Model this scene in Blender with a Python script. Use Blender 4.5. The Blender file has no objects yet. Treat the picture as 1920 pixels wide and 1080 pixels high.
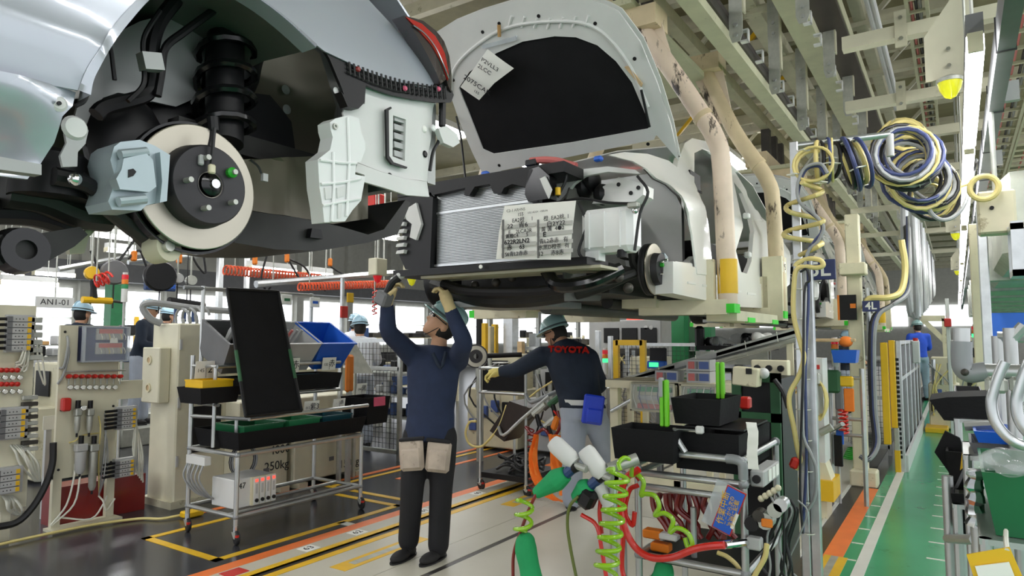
import bpy, bmesh, math, random
from math import sin, cos, pi, radians as R
from mathutils import Vector as V, Matrix, geometry
S = bpy.context.scene
COL = S.collection
ORD = ('first', 'second', 'third', 'fourth', 'fifth', 'sixth', 'seventh', 'eighth', 'ninth', 'tenth', 'eleventh', 'twelfth', 'thirteenth', 'fourteenth', 'fifteenth', 'sixteenth')
rnd = random.Random(7)
# ---------------- camera (photo frame 1920x1080) ----------------
F, CH, HY, VX = 1255.0, 1.46, 632.0, 1795.0
PIT = math.atan((HY-540)/F)
YAW = math.atan((VX-960)/math.hypot(F, HY-540))
CAM = V((0, 0, CH))
FW = V((-sin(YAW)*cos(PIT), cos(YAW)*cos(PIT), sin(PIT)))
RT = V((cos(YAW), sin(YAW), 0))
UP = RT.cross(FW)
cd = bpy.data.cameras.new('camera'); cam = bpy.data.objects.new('camera', cd); COL.objects.link(cam)
cd.sensor_width = 36; cd.lens = F/1920*36; cd.clip_start = .05; cd.clip_end = 200
cam.location = CAM
cam.rotation_euler = Matrix((RT, UP, -FW)).transposed().to_euler()
S.camera = cam
S.view_settings.view_transform = 'Standard'; S.view_settings.look = 'None'
S.view_settings.exposure = 0.05; S.view_settings.gamma = 1; S.view_settings.use_curve_mapping = False
S.cycles.use_denoising = True
S.cycles.max_bounces = 6; S.cycles.diffuse_bounces = 3; S.cycles.glossy_bounces = 3; S.cycles.transparent_max_bounces = 8
S.cycles.caustics_reflective = False; S.cycles.caustics_refractive = False
w = bpy.data.worlds.new('hall_daylight'); S.world = w; w.use_nodes = True
w.node_tree.nodes['Background'].inputs[0].default_value = (.93, .96, 1, 1)
w.node_tree.nodes['Background'].inputs[1].default_value = 1.5

def ray(px, py): return FW*F + RT*(px-960) + UP*(540-py)
def AX(px, py, X): d = ray(px, py); return CAM + d*(X/d.x)
def AY(px, py, Y): d = ray(px, py); return CAM + d*(Y/d.y)
def AZ(px, py, Z=0.0): d = ray(px, py); return CAM + d*((Z-CH)/d.z)
def AD(px, py, D): return CAM + ray(px, py)*(D/F)

# ---------------- materials ----------------
def lin(h):
    c = [int(h[i:i+2], 16)/255 for i in (0, 2, 4)]
    return tuple(x/12.92 if x < .04045 else ((x+.055)/1.055)**2.4 for x in c)
MATS = {}
def mat(name, hexc, rough=.5, metal=0., var=.10, scale=6., bump=0., coat=0., wear=None, wearamt=.55, alpha=1., trans=0., emit=0., bscale=60., spec=.5, ws=14.):
    m = bpy.data.materials.new(name); m.use_nodes = True; MATS[name] = m
    nt = m.node_tree; N = nt.nodes; L = nt.links; b = N['Principled BSDF']
    c = lin(hexc)
    tc = N.new('ShaderNodeTexCoord')
    nz = N.new('ShaderNodeTexNoise'); nz.inputs['Scale'].default_value = scale; nz.inputs['Detail'].default_value = 4
    L.new(tc.outputs['Object'], nz.inputs['Vector'])
    rp = N.new('ShaderNodeValToRGB'); e = rp.color_ramp.elements
    e[0].position = .3; e[1].position = .7
    e[0].color = (*[x*(1-var) for x in c], 1); e[1].color = (*[min(1, x*(1+var)) for x in c], 1)
    L.new(nz.outputs[0], rp.inputs[0]); out = rp.outputs[0]
    if wear:
        n2 = N.new('ShaderNodeTexNoise'); n2.inputs['Scale'].default_value = ws; n2.inputs['Detail'].default_value = 6; n2.inputs['Roughness'].default_value = .7
        mp = N.new('ShaderNodeMapping'); mp.inputs['Scale'].default_value = (1, 1, .3 if name.startswith('hanger') else 1); L.new(tc.outputs['Object'], mp.inputs['Vector']); L.new(mp.outputs[0], n2.inputs['Vector'])
        r2 = N.new('ShaderNodeValToRGB'); r2.color_ramp.elements[0].position = wearamt; r2.color_ramp.elements[1].position = wearamt+.06
        L.new(n2.outputs[0], r2.inputs[0])
        mx = N.new('ShaderNodeMixRGB'); L.new(r2.outputs[0], mx.inputs[0]); L.new(out, mx.inputs[1]); mx.inputs[2].default_value = (*lin(wear), 1)
        out = mx.outputs[0]
    L.new(out, b.inputs['Base Color'])
    b.inputs['Roughness'].default_value = rough; b.inputs['Metallic'].default_value = metal
    b.inputs['Specular IOR Level'].default_value = spec
    b.inputs['Coat Weight'].default_value = coat; b.inputs['Coat Roughness'].default_value = .06
    b.inputs['Alpha'].default_value = alpha; b.inputs['Transmission Weight'].default_value = trans
    if emit: L.new(out, b.inputs['Emission Color']); b.inputs['Emission Strength'].default_value = emit
    if bump:
        n3 = N.new('ShaderNodeTexNoise'); n3.inputs['Scale'].default_value = bscale; n3.inputs['Detail'].default_value = 3
        L.new(tc.outputs['Object'], n3.inputs['Vector'])
        bp = N.new('ShaderNodeBump'); bp.inputs['Strength'].default_value = bump; bp.inputs['Distance'].default_value = .01
        L.new(n3.outputs[0], bp.inputs['Height']); L.new(bp.outputs[0], b.inputs['Normal'])
    return m
mat('floor_dark', '34353a', .22, var=.18, scale=2, wear='4a4b4e', wearamt=.62, ws=5)
mat('deck', 'c2beae', .35, var=.06, scale=1.5, wear='a39e8e', wearamt=.66, ws=9)
mat('green_paint', '35a06c', .2, var=.12, scale=1.2, wear='2b8a5c', wearamt=.6, ws=4)
mat('orange_paint', 'f07b36', .4, var=.08, wear='b55a2a', wearamt=.7, ws=20)
mat('yellow_paint', 'e2b41e', .4, var=.1, wear='8f7420', wearamt=.68, ws=20)
mat('white_paint', 'dcdcd2', .4, var=.05)
mat('red_paint', 'c0281e', .4)
mat('steel_slot', '4a4744', .35, .6, wear='6b5a4c', wearamt=.6)
mat('beige', 'd2ceb6', .45, var=.05, wear='c3bda2', wearamt=.66, ws=6)
mat('beige_dim', 'c3bfa6', .5, var=.08, wear='9a9478', wearamt=.6, ws=5)
mat('cream', 'd9d2b4', .5, var=.08, wear='a89c7c', wearamt=.62, ws=7)
mat('hanger', 'dcc9b4', .45, var=.10, scale=4, wear='3a302b', wearamt=.585, ws=9)
mat('hanger_tan', 'cdbb98', .5, var=.12, scale=4, wear='5a4a3a', wearamt=.60, ws=9)
mat('rail_green', 'bdbd9e', .5, var=.08, wear='8f8c70', wearamt=.64)
mat('brown_pipe', '3a312d', .4, .3, var=.2)
mat('galv', 'b4b6ae', .42, .55, var=.15, scale=12)
mat('dark_steel', '47443f', .5, .5, var=.2)
mat('alu', 'c4c7c8', .3, .85, var=.08, scale=20)
mat('pipe', 'b9bbba', .33, .75, var=.08, scale=12)
mat('joint', '8e9193', .45, .3, var=.06)
mat('chrome', 'dadcdd', .15, 1.)
mat('silver_car', 'b9bec8', .25, .35, var=.02, coat=1.)
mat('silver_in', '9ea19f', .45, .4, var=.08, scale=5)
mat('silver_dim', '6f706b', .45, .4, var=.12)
mat('white_car', 'e6e6e2', .3, var=.015, coat=.8)
mat('white_in', 'd4d5d2', .45, var=.04)
mat('translucent', 'eef0ee', .3, var=.03, alpha=.86)
mat('tank_white', 'f2f3f2', .35, var=.02)
mat('black', '101012', .45, var=.25, spec=.35)
mat('black_soft', '121214', .75, var=.2, bump=.15, spec=.25)
mat('black_gloss', '0e0e10', .18, var=.2)
mat('under_dark', '232321', .5, .2, var=.35, scale=9)
mat('under_olive', '6a6656', .4, .3, var=.2, scale=3)
mat('rubber', '1b1b1c', .6)
mat('iron', '3b3a3c', .5, .6, var=.1)
mat('disc_steel', 'b0ab9d', .33, .9, var=.1, scale=3)
mat('caliper', 'a9b7bc', .4, .45, var=.08, wear='8d8a6a', wearamt=.7)
mat('rad_fin', '7d7f80', .4, .7, var=.06)
mat('rad_line', 'bfc2c2', .35, .8)
mat('paper', 'efefe8', .7, var=.02)
mat('paper_grey', 'b9b9b4', .7, var=.03)
mat('ink', '1c1c1e', .8)
mat('ink_soft', '6a6a68', .8)
mat('red', 'c3271d', .4)
mat('red_lens', 'b3201c', .12, var=.1, coat=1)
mat('smoke_lens', '3b3133', .08, var=.1, coat=1)
mat('pink', 'd65a7a', .5)
mat('red_hose', 'd2261c', .25, coat=.5)
mat('dark_red', '7d1512', .35, coat=.4)
mat('green_hose', '8fc21c', .25, coat=.5)
mat('olive_hose', '5f6a2a', .4)
mat('green_cloth', '1f9a5c', .8, var=.12, bump=.3, bscale=30)
mat('orange_cloth', 'f5822a', .75, var=.08, bump=.2, bscale=25)
mat('green', '2aa02a', .45)
mat('lime', '6cc21f', .4, var=.05)
mat('bright_green', '35e02a', .45)
mat('green_steel', '2f8a56', .5, var=.1)
mat('dark_green', '2b5a38', .6, var=.12)
mat('bin_green', '1d6b40', .45, var=.1)
mat('bin_teal', '17505a', .45, var=.1)
mat('blue', '1f5fc8', .4, var=.06)
mat('blue_dark', '24406f', .4)
mat('sign_navy', '27305c', .4)
mat('grey_plastic', '6a6b6d', .5, var=.08)
mat('light_grey', 'b2b3b2', .5, var=.06)
mat('wire_grey', '9a9c9c', .5)
mat('wire_white', 'dcdccf', .45)
mat('wire_black', '1a1a1c', .5)
mat('wire_blue', '3a4470', .5)
mat('yellow_hose', 'dccb84', .45, var=.06)
mat('yellow', 'e6b81c', .4, var=.06)
mat('yellow_lens', 'dede2a', .15, emit=.25)
mat('red_lamp', 'c8202a', .2, emit=.3)
mat('orange_coil', 'e8623a', .4)
mat('orange_plastic', 'e8801e', .45)
mat('wood', 'c9ad85', .6, var=.12, scale=20)
mat('cardboard', 'b08a58', .8)
mat('navy_shirt', '202c47', .85, var=.12, scale=14, bump=.7, bscale=9)
mat('navy_dark', '1b2636', .85, var=.12, scale=14, bump=.7, bscale=9)
mat('blue_shirt', '2a55cf', .8, var=.1, bump=.7, bscale=9)
mat('white_shirt', 'dfe3ea', .8, var=.05, bump=.7, bscale=9)
mat('black_cloth', '17171a', .85, var=.2, bump=.7, bscale=8)
mat('grey_cloth', 'a3abb8', .85, var=.08, bump=.7, bscale=8)
mat('jean_cloth', '8fa5b4', .85, var=.15, bump=.7, bscale=8)
mat('skin', 'c99a7c', .55, var=.05)
mat('hair', '15120f', .7)
mat('helmet', '9cc0c0', .3, var=.04, coat=.4)
mat('helmet_blue', 'a8cde0', .3, var=.04, coat=.4)
mat('helmet_band', '3b4a4a', .5)
mat('glove', 'cdb98a', .85, var=.12, bump=.3, bscale=40)
mat('glove_yellow', 'e0cf7c', .85, var=.1, bump=.3, bscale=40)
mat('pouch', 'b3a596', .85, var=.2, scale=9, bump=.3, bscale=20, wear='8d8073', wearamt=.6)
mat('pouch_blue', '2743c8', .35, var=.1, coat=.3)
mat('shoe', '1b1a1b', .7)
mat('lens_clear', 'dfe8ea', .05, alpha=.22)
mat('clear', 'e6ecee', .08, alpha=.12, var=.02)
mat('clear_dull', 'd6dde2', .25, alpha=.42, var=.05)
mat('film', 'e8eef0', .12, alpha=.26, var=.2, scale=18)
mat('tube_light', 'ffffff', .5, var=0, emit=24)
mat('window_light', 'f4f8ff', .5, var=.03, emit=2.0)
mat('glow_blue', '2a5ab0', .4, emit=.6)
mat('led_green', '38e080', .3, emit=1.8)
mat('led_red', 'ff4a3a', .3, emit=1.5)
mat('led_orange', 'f08a20', .3, emit=.5)
mat('panel_red', 'c46a66', .5)
mat('panel_blue', '4a5f9a', .5)
mat('duct', 'b9bcb0', .5, .25, var=.12, bump=.4, bscale=14)
mat('ceil', '7d7858', .6, var=.1)
mat('wall', 'b9b9b0', .6, var=.06)
mat('mesh_dark', '2a2b2c', .5)

# ---------------- mesh builder ----------------
def frame(d):
    d = d.normalized(); a = V((0, 0, 1)) if abs(d.z) < .95 else V((1, 0, 0))
    u = d.cross(a).normalized(); return u, d.cross(u).normalized()
def spline(pts, n=6, closed=False):
    pts = [V(p) for p in pts]; N = len(pts)
    if N < 3: return pts
    out = []
    for i in range(N if closed else N-1):
        p1, p2 = pts[i], pts[(i+1) % N]
        p0 = pts[i-1] if (i > 0 or closed) else p1*2-p2
        p3 = pts[(i+2) % N] if (i+2 < N or closed) else p2*2-p1
        for k in range(n):
            t = k/n
            out.append(.5*((2*p1)+(p2-p0)*t+(2*p0-5*p1+4*p2-p3)*t*t+(3*p1-p0-3*p2+p3)*t**3))
    if not closed: out.append(pts[-1])
    return out
class M:
    def __init__(s): s.v = []; s.f = []
    def add(s, vs, fs):
        o = len(s.v); s.v += [V(v) for v in vs]; s.f += [tuple(i+o for i in f) for f in fs]; return s
    def bx(s, x0, x1, y0, y1, z0, z1):
        return s.add([(x, y, z) for x in (x0, x1) for y in (y0, y1) for z in (z0, z1)],
                     [(0, 1, 3, 2), (4, 6, 7, 5), (0, 4, 5, 1), (2, 3, 7, 6), (0, 2, 6, 4), (1, 5, 7, 3)])
    def box(s, c, size, rot=None, ch=0.):
        c = V(c); h = V(size)*.5
        if ch > 0:   # chamfered box
            vs = []; fs = []
            for sx in (-1, 1):
                for sy in (-1, 1):
                    for sz in (-1, 1):
                        vs += [(sx*h.x, sy*(h.y-ch), sz*(h.z-ch)), (sx*(h.x-ch), sy*h.y, sz*(h.z-ch)), (sx*(h.x-ch), sy*(h.y-ch), sz*h.z)]
            bm = bmesh.new(); bv = [bm.verts.new(v) for v in vs]; r = bmesh.ops.convex_hull(bm, input=bv)
            bm.verts.index_update(); P = [v.co.copy() for v in bm.verts]; fs = [[v.index for v in f.verts] for f in bm.faces]; bm.free()
        else:
            P = [V((x, y, z)) for x in (-h.x, h.x) for y in (-h.y, h.y) for z in (-h.z, h.z)]
            fs = [(0, 1, 3, 2), (4, 6, 7, 5), (0, 4, 5, 1), (2, 3, 7, 6), (0, 2, 6, 4), (1, 5, 7, 3)]
        m = rot if rot is not None else Matrix.Identity(3)
        if not isinstance(m, Matrix): m = Matrix.Rotation(m, 3, 'Z')
        return s.add([c + m @ p for p in P], fs)
    def beam(s, p0, p1, wd, ht):   # rectangular bar between two points, ht measured towards Z
        p0, p1 = V(p0), V(p1); d = (p1-p0).normalized()
        z = V((0, 0, 1)) if abs(d.z) < .9 else V((1, 0, 0))
        u = d.cross(z).normalized()*wd/2; t = u.cross(d).normalized()*ht/2
        return s.add([p+a*u+b*t for p in (p0, p1) for a, b in ((-1, -1), (1, -1), (1, 1), (-1, 1))],
                     [(0, 1, 2, 3), (7, 6, 5, 4), (0, 4, 5, 1), (1, 5, 6, 2), (2, 6, 7, 3), (3, 7, 4, 0)])
    def tube(s, pts, r, n=8, closed=False, sm=0, cap=True):
        if sm:
            if not isinstance(r, (int, float)):
                k = len(pts); L0 = list(r); pts2 = spline(pts, sm, closed)
                r = [L0[min(k-1, int(i/sm))]*(1-(i/sm-int(i/sm)))+L0[min(k-1, int(i/sm)+1)]*(i/sm-int(i/sm)) for i in range(len(pts2))]
                pts = pts2
            else: pts = spline(pts, sm, closed)
        pts = [V(p) for p in pts]; N = len(pts); rr = [r]*N if isinstance(r, (int, float)) else r
        d0 = (pts[1]-pts[0]); u, w_ = frame(d0); vs = []; fs = []
        for i, p in enumerate(pts):
            a = pts[(i-1) % N] if (i or closed) else p; b = pts[(i+1) % N] if (i < N-1 or closed) else p
            d = (b-a)
            if d.length < 1e-9: d = d0
            d = d.normalized(); u = (u-d*u.dot(d))
            if u.length < 1e-6: u, _ = frame(d)
            u = u.normalized(); w_ = d.cross(u)
            vs += [p+(u*cos(2*pi*k/n)+w_*sin(2*pi*k/n))*rr[i] for k in range(n)]
        for i in range(N if closed else N-1):
            j = (i+1) % N
            fs += [(i*n+k, i*n+(k+1) % n, j*n+(k+1) % n, j*n+k) for k in range(n)]
        if cap and not closed: fs += [tuple(range(n-1, -1, -1)), tuple(range((N-1)*n, N*n))]
        return s.add(vs, fs)
    def cyl(s, p0, p1, r, r1=None, n=12): return s.tube([p0, p1], [r, r if r1 is None else r1], n)
    def lathe(s, prof, c, axis, n=32, close=True):   # prof: (radius, height along axis)
        c = V(c); axis = V(axis).normalized(); u, w_ = frame(axis); K = len(prof); vs = []; fs = []
        for r, h in prof: vs += [c+axis*h+(u*cos(2*pi*k/n)+w_*sin(2*pi*k/n))*max(r, 1e-5) for k in range(n)]
        for i in range(K if close else K-1):
            j = (i+1) % K
            fs += [(i*n+k, i*n+(k+1) % n, j*n+(k+1) % n, j*n+k) for k in range(n)]
        return s.add(vs, fs)
    def sph(s, c, r, nu=14, nv=9, rot=None):
        c = V(c); r = V((r, r, r)) if isinstance(r, (int, float)) else V(r); vs = []; fs = []
        for i in range(nv+1):
            t = pi*i/nv
            for k in range(nu):
                p = V((r.x*sin(t)*cos(2*pi*k/nu), r.y*sin(t)*sin(2*pi*k/nu), r.z*cos(t)))
                vs.append(c+(rot @ p if rot is not None else p))
        for i in range(nv): fs += [(i*nu+k, (i+1)*nu+k, (i+1)*nu+(k+1) % nu, i*nu+(k+1) % nu) for k in range(nu)]
        return s.add(vs, fs)
    def prism(s, poly, off):
        poly = [V(p) for p in poly]; off = V(off); n = len(poly)
        tri = geometry.tessellate_polygon([poly]); vs = poly+[p+off for p in poly]; fs = []
        for t in tri: fs += [tuple(t), tuple(i+n for i in reversed(t))]
        fs += [(i, (i+1) % n, n+(i+1) % n, n+i) for i in range(n)]
        return s.add(vs, fs)
    def loft(s, rings, cap=True, closed=False):
        n = len(rings[0]); K = len(rings); vs = [p for r in rings for p in r]; fs = []
        for i in range(K if closed else K-1):
            j = (i+1) % K
            fs += [(i*n+k, i*n+(k+1) % n, j*n+(k+1) % n, j*n+k) for k in range(n)]
        if cap and not closed: fs += [tuple(range(n-1, -1, -1)), tuple(range((K-1)*n, K*n))]
        return s.add(vs, fs)
    def grid(s, rows, off=None):     # open sheet of points, thickened by off
        nr, nc = len(rows), len(rows[0]); vs = [V(p) for r in rows for p in r]; fs = [(i*nc+j, i*nc+j+1, (i+1)*nc+j+1, (i+1)*nc+j) for i in range(nr-1) for j in range(nc-1)]
        if off is not None:
            o = len(vs); off = V(off); vs += [v+off for v in vs]; fs += [tuple(i+o for i in reversed(f)) for f in fs]
            rim = [j for j in range(nc)]+[i*nc+nc-1 for i in range(1, nr)]+[(nr-1)*nc+j for j in range(nc-2, -1, -1)]+[i*nc for i in range(nr-2, 0, -1)]
            fs += [(rim[i], rim[(i+1) % len(rim)], o+rim[(i+1) % len(rim)], o+rim[i]) for i in range(len(rim))]
        return s.add(vs, fs)
    def panel(s, outline, fn, off, holes=(), step=.05):   # sheet filled inside a 2-D outline, fn maps (u,v) to 3-D
        def dens(pl):
            o = []
            for i, a in enumerate(pl):
                b = pl[(i+1) % len(pl)]; a = V(a); b = V(b); k = max(1, int((b-a).length/step))
                o += [a+(b-a)*t/k for t in range(k)]
            return o
        def inside(p, pl):
            c = False; j = len(pl)-1
            for i in range(len(pl)):
                if (pl[i].y > p.y) != (pl[j].y > p.y) and p.x < (pl[j].x-pl[i].x)*(p.y-pl[i].y)/(pl[j].y-pl[i].y)+pl[i].x: c = not c
                j = i
            return c
        lo = [dens([V((q[0], q[1])) for q in pl]) for pl in (outline, *holes)]
        pts = []; ed = []
        for pl in lo:
            o = len(pts); pts += pl; ed += [(o+i, o+(i+1) % len(pl)) for i in range(len(pl))]
        x0 = min(p.x for p in lo[0]); x1 = max(p.x for p in lo[0]); y0 = min(p.y for p in lo[0]); y1 = max(p.y for p in lo[0])
        y = y0+step/2
        while y < y1:
            x = x0+step/2
            while x < x1:
                p = V((x, y))
                if inside(p, lo[0]) and not any(inside(p, h) for h in lo[1:]): pts.append(p)
                x += step
            y += step
        r = geometry.delaunay_2d_cdt(pts, ed, [], 0, 1e-6); vv = r[0]; fs = []
        for t in r[2]:
            c = (vv[t[0]]+vv[t[1]]+vv[t[2]])/3
            if inside(c, lo[0]) and not any(inside(c, h) for h in lo[1:]): fs.append(tuple(t))
        used = sorted({i for f in fs for i in f}); mp = {i: k for k, i in enumerate(used)}; fs = [tuple(mp[i] for i in f) for f in fs]
        P = [V(fn(vv[i].x, vv[i].y)) for i in used]; n = len(P); off = V(off)
        cnt = {}
        for f in fs:
            for a, b in zip(f, f[1:]+f[:1]): cnt[(a, b)] = 1
        rim = [(a, b) for a, b in cnt if (b, a) not in cnt]
        return s.add(P+[p+off for p in P], fs+[tuple(i+n for i in reversed(f)) for f in fs]+[(b, a, a+n, b+n) for a, b in rim])
    def mesh(s, name, ang=35, fix=True):
        me = bpy.data.meshes.new(name); me.from_pydata(s.v, [], s.f)
        if fix:
            bm = bmesh.new(); bm.from_mesh(me); bmesh.ops.recalc_face_normals(bm, faces=bm.faces); bm.to_mesh(me); bm.free()
        me.polygons.foreach_set('use_smooth', [True]*len(me.polygons)); me.set_sharp_from_angle(angle=R(ang)); me.update()
        return me
    def build(s, name, m, parent=None, label=None, cat=None, group=None, kind=None, ang=35, fix=True):
        return place(name, s.mesh(name, ang, fix), m, parent, label, cat, group, kind)
def place(name, me, m, parent=None, label=None, cat=None, group=None, kind=None):
    if isinstance(m, str): m = MATS[m]
    if m: me.materials.append(m)
    o = bpy.data.objects.new(name, me); COL.objects.link(o)
    if parent is not None: o.parent = parent; me.transform(Matrix.Translation(-wl(parent)))
    elif me.vertices:
        xs = [v.co for v in me.vertices]; c = V((sum(v.x for v in xs)/len(xs), sum(v.y for v in xs)/len(xs), min(v.z for v in xs)))
        if kind != 'structure': me.transform(Matrix.Translation(-c)); o.location = c
    if label: o['label'] = label
    if cat: o['category'] = cat
    if group: o['group'] = group
    if kind: o['kind'] = kind
    return o
def wl(o):
    p = V((0, 0, 0))
    while o is not None: p = p+o.location; o = o.parent
    return p
def T(name, label, cat, loc=(0, 0, 0), group=None):
    o = bpy.data.objects.new(name, None); COL.objects.link(o); o.location = V(loc); o.empty_display_size = .1
    o['label'] = label; o['category'] = cat
    if group: o['group'] = group
    return o
def kids(o): return [c for c in COL.objects if c.parent == o]
def dup(o, d, label=None, parent=None, group=None, rz=0.):
    c = o.copy(); COL.objects.link(c); c.parent = parent
    if parent is None:
        c.location = o.location+V(d)
        if rz: c.rotation_euler.z += rz
    if label: c['label'] = label
    if group: c['group'] = group
    for k in kids(o): dup(k, (0, 0, 0), parent=c)
    return c
def txt(s, size, c, right, up, m='ink', parent=None, name='lettering', bold=0., align='CENTER', sx=1., ext=.0006):
    cu = bpy.data.curves.new(name, 'FONT'); cu.body = s; cu.size = size; cu.align_x = align; cu.align_y = 'CENTER'; cu.extrude = ext; cu.offset = bold; cu.resolution_u = 3
    o = bpy.data.objects.new(name, cu); COL.objects.link(o); dg = bpy.context.evaluated_depsgraph_get()
    me = bpy.data.meshes.new_from_object(o.evaluated_get(dg)); bpy.data.objects.remove(o)
    me.materials.clear(); right = V(right).normalized(); up = V(up); up = (up-right*up.dot(right)).normalized(); n = right.cross(up)
    mt = Matrix((right*sx, up, n)).transposed().to_4x4(); mt.translation = V(c); me.transform(mt)
    return place(name, me, m, parent)
def rect(m, c, right, up, wd, ht, th=.002):    # thin board facing right x up
    right = V(right).normalized(); up = V(up); up = (up-right*up.dot(right)).normalized(); n = right.cross(up)
    return m.box(c, (wd, ht, th), Matrix((right, up, n)).transposed())
def ybox(m, x0, y0, x1, y1, Y, dy):     # box whose -Y face covers these photo pixels at depth plane Y
    mx, my = (x0+x1)/2, (y0+y1)/2
    return m.bx(AY(x0, my, Y).x, AY(x1, my, Y).x, Y, Y+dy, AY(mx, y1, Y).z, AY(mx, y0, Y).z)
def xbox(m, x0, y0, x1, y1, X, dx):     # box whose +X face covers these photo pixels at plane X
    mx, my = (x0+x1)/2, (y0+y1)/2
    return m.bx(X-dx, X, AX(x0, my, X).y, AX(x1, my, X).y, AX(mx, y1, X).z, AX(mx, y0, X).z)
def helix(p0, p1, r, turns, n=12, taper=1.):
    p0, p1 = V(p0), V(p1); d = p1-p0; u, w_ = frame(d); K = int(turns*n)
    return [p0+d*(i/K)+(u*cos(2*pi*i/n)+w_*sin(2*pi*i/n))*r*(1+(taper-1)*i/K) for i in range(K+1)]
def blob(name, parts, voxel, m, parent=None, smooth=4, **kw):     # union of overlapping solids as one continuous surface
    me = bpy.data.meshes.new('t'); me.from_pydata(parts.v, [], parts.f)
    bm = bmesh.new(); bm.from_mesh(me); bmesh.ops.recalc_face_normals(bm, faces=bm.faces); bm.to_mesh(me); bm.free()
    o = bpy.data.objects.new('t', me); COL.objects.link(o)
    md = o.modifiers.new('r', 'REMESH'); md.mode = 'VOXEL'; md.voxel_size = voxel
    if smooth: sm = o.modifiers.new('s', 'SMOOTH'); sm.iterations = smooth; sm.factor = .5
    me2 = bpy.data.meshes.new_from_object(o.evaluated_get(bpy.context.evaluated_depsgraph_get())); bpy.data.objects.remove(o)
    me2.name = name; me2.polygons.foreach_set('use_smooth', [True]*len(me2.polygons))
    return place(name, me2, m, parent, **kw)
# ---------------- the hall ----------------
def st(name, m, ma, parent=None): return m.build(name, ma, parent, kind=None if parent else 'structure')
fl = st('floor', M().bx(-24, 7, -6, 48, -.3, 0), 'floor_dark')
def strip(name, ma, x0, x1, y0, y1, z1=.004, z0=-.01): return M().bx(x0, x1, y0, y1, z0, z1).build(name, ma, fl)
deck_x = [-3.85, -3.69, -3.58, -3.02, -2.80, -1.6, -.93]
for a, b in ((-3.85, -3.645), (-3.575, -3.02), (-3.015, -2.785), (-2.735, -1.62), (-1.612, -.95)):
    for k in range(9): strip('deck_plate', 'deck', a, b, -4+k*4.6+.004, -4+(k+1)*4.6-.004, .012)
strip('guide_slot', 'steel_slot', -3.645, -3.575, -4, 38, .003); strip('guide_slot', 'steel_slot', -2.785, -2.735, -4, 38, .009)
strip('yellow_stripe', 'yellow_paint', -3.70, -3.645, -4, 38, .014); strip('yellow_stripe', 'yellow_paint', -3.575, -3.51, -4, 38, .014)
strip('orange_stripe', 'orange_paint', -3.98, -3.85, -4, 30, .005)
for i in range(4): strip('yellow_hatch', 'yellow_paint', -3.36+i*.0, -3.22, 2.98+i*1.9, 3.78+i*1.9, .0135); strip('hatch_plate', 'galv', -3.32, -3.26, 3.1+i*1.9, 3.66+i*1.9, .0142)
strip('edge_line', 'white_paint', -.95, -.925, -4, 30, .013)
strip('edge_gutter', 'steel_slot', -.925, -.81, -4, 30, .003)
strip('orange_stripe', 'orange_paint', -.81, -.69, -4, 7.4, .005)
strip('green_lane', 'green_paint', -.69, 3.2, -4, 40, .003)
strip('white_line', 'white_paint', -.605, -.535, -4, 30, .006)
for i in range(12):
    if i < 7: strip('tick_mark', 'white_paint', -.685, -.61, 4.55+i*.42, 4.57+i*.42, .006)
    strip('tick_mark', 'white_paint', -.23, -.07, 4.45+i*.42, 4.47+i*.42, .006)
strip('white_line', 'white_paint', -.06, -.03, -4, 12, .006)
strip('yellow_patch', 'yellow_paint', -.80, -.76, 3.4, 5.0, .007); strip('yellow_patch', 'yellow_paint', -.715, -.66, 3.4, 5.0, .007); strip('drain_plate', 'galv', -.76, -.715, 3.4, 5.0, .007)
strip('red_patch', 'red_paint', -3.83, -3.72, 2.52, 2.66, .0145)
for y, t in ((3.1, '63'), (3.55, '62'), (4.3, '61'), (5.05, '60')):
    strip('number_plate', 'paper', -3.83, -3.72, y+.0, y+.12, .0135); txt(t, .08, (-3.775, y+.06, .0142), (0, 1, 0), (-1, 0, 0), 'ink', fl)
# yellow parking box of the cart and other floor tape
bx0, by0 = -5.0, 2.66; bx1, by1 = -4.08, 4.42
for a in ((bx0, bx1, by0, by0+.06), (bx0, bx1, by1-.06, by1), (bx0, bx0+.06, by0, by1), (bx1-.06, bx1, by0, by1)): strip('yellow_tape', 'yellow_paint', *a, .003)
strip('yellow_tape', 'yellow_paint', -5.3, -4.0, 4.55, 4.61, .003); strip('orange_tape', 'orange_paint', -5.35, -5.28, 3.2, 8, .003); strip('yellow_tape', 'yellow_paint', -5.2, -5.14, 4.6, 9, .003)
strip('white_tape', 'white_paint', -4.12, -3.99, 3.72, 3.79, .003); strip('orange_tape', 'orange_paint', -4.9, -4.84, 5.2, 9, .003)
# ceiling and far walls
ce = st('ceiling', M().bx(-24, 7, -6, 48, 5.6, 5.75), 'ceil')
for k in range(24): M().bx(-24, 7, -5+k*2.2, -4.9+k*2.2, 5.42, 5.6).build('trim_%d' % (k+1), 'beige_dim', kind='structure')
wf = st('wall_far', M().bx(-24, 7, 46, 46.3, 0, 5.6), 'wall')
for k in range(8):
    M().bx(-22+k*3.4, -19.4+k*3.4, 45.9, 46, 2.1, 3.3).build('pane', 'window_light', wf)
wl_ = st('wall_left', M().bx(-20.3, -20, -6, 46, 0, 5.6), 'wall')
for k in range(20):
    for j in range(2): M().bx(-20, -19.93, -5.4+k*2.4, -3.5+k*2.4, 1.15+j*.85, 1.93+j*.85).build('pane', 'window_light', wl_)
for k in range(21): M().bx(-20, -19.85, -5.75+k*2.4, -5.45+k*2.4, 0, 5.4).build('pilaster', 'wall', wl_)
M().bx(-19.9, -19.4, -6, 46, 3.0, 3.5).build('grey_band', 'grey_plastic', wl_)
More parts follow.
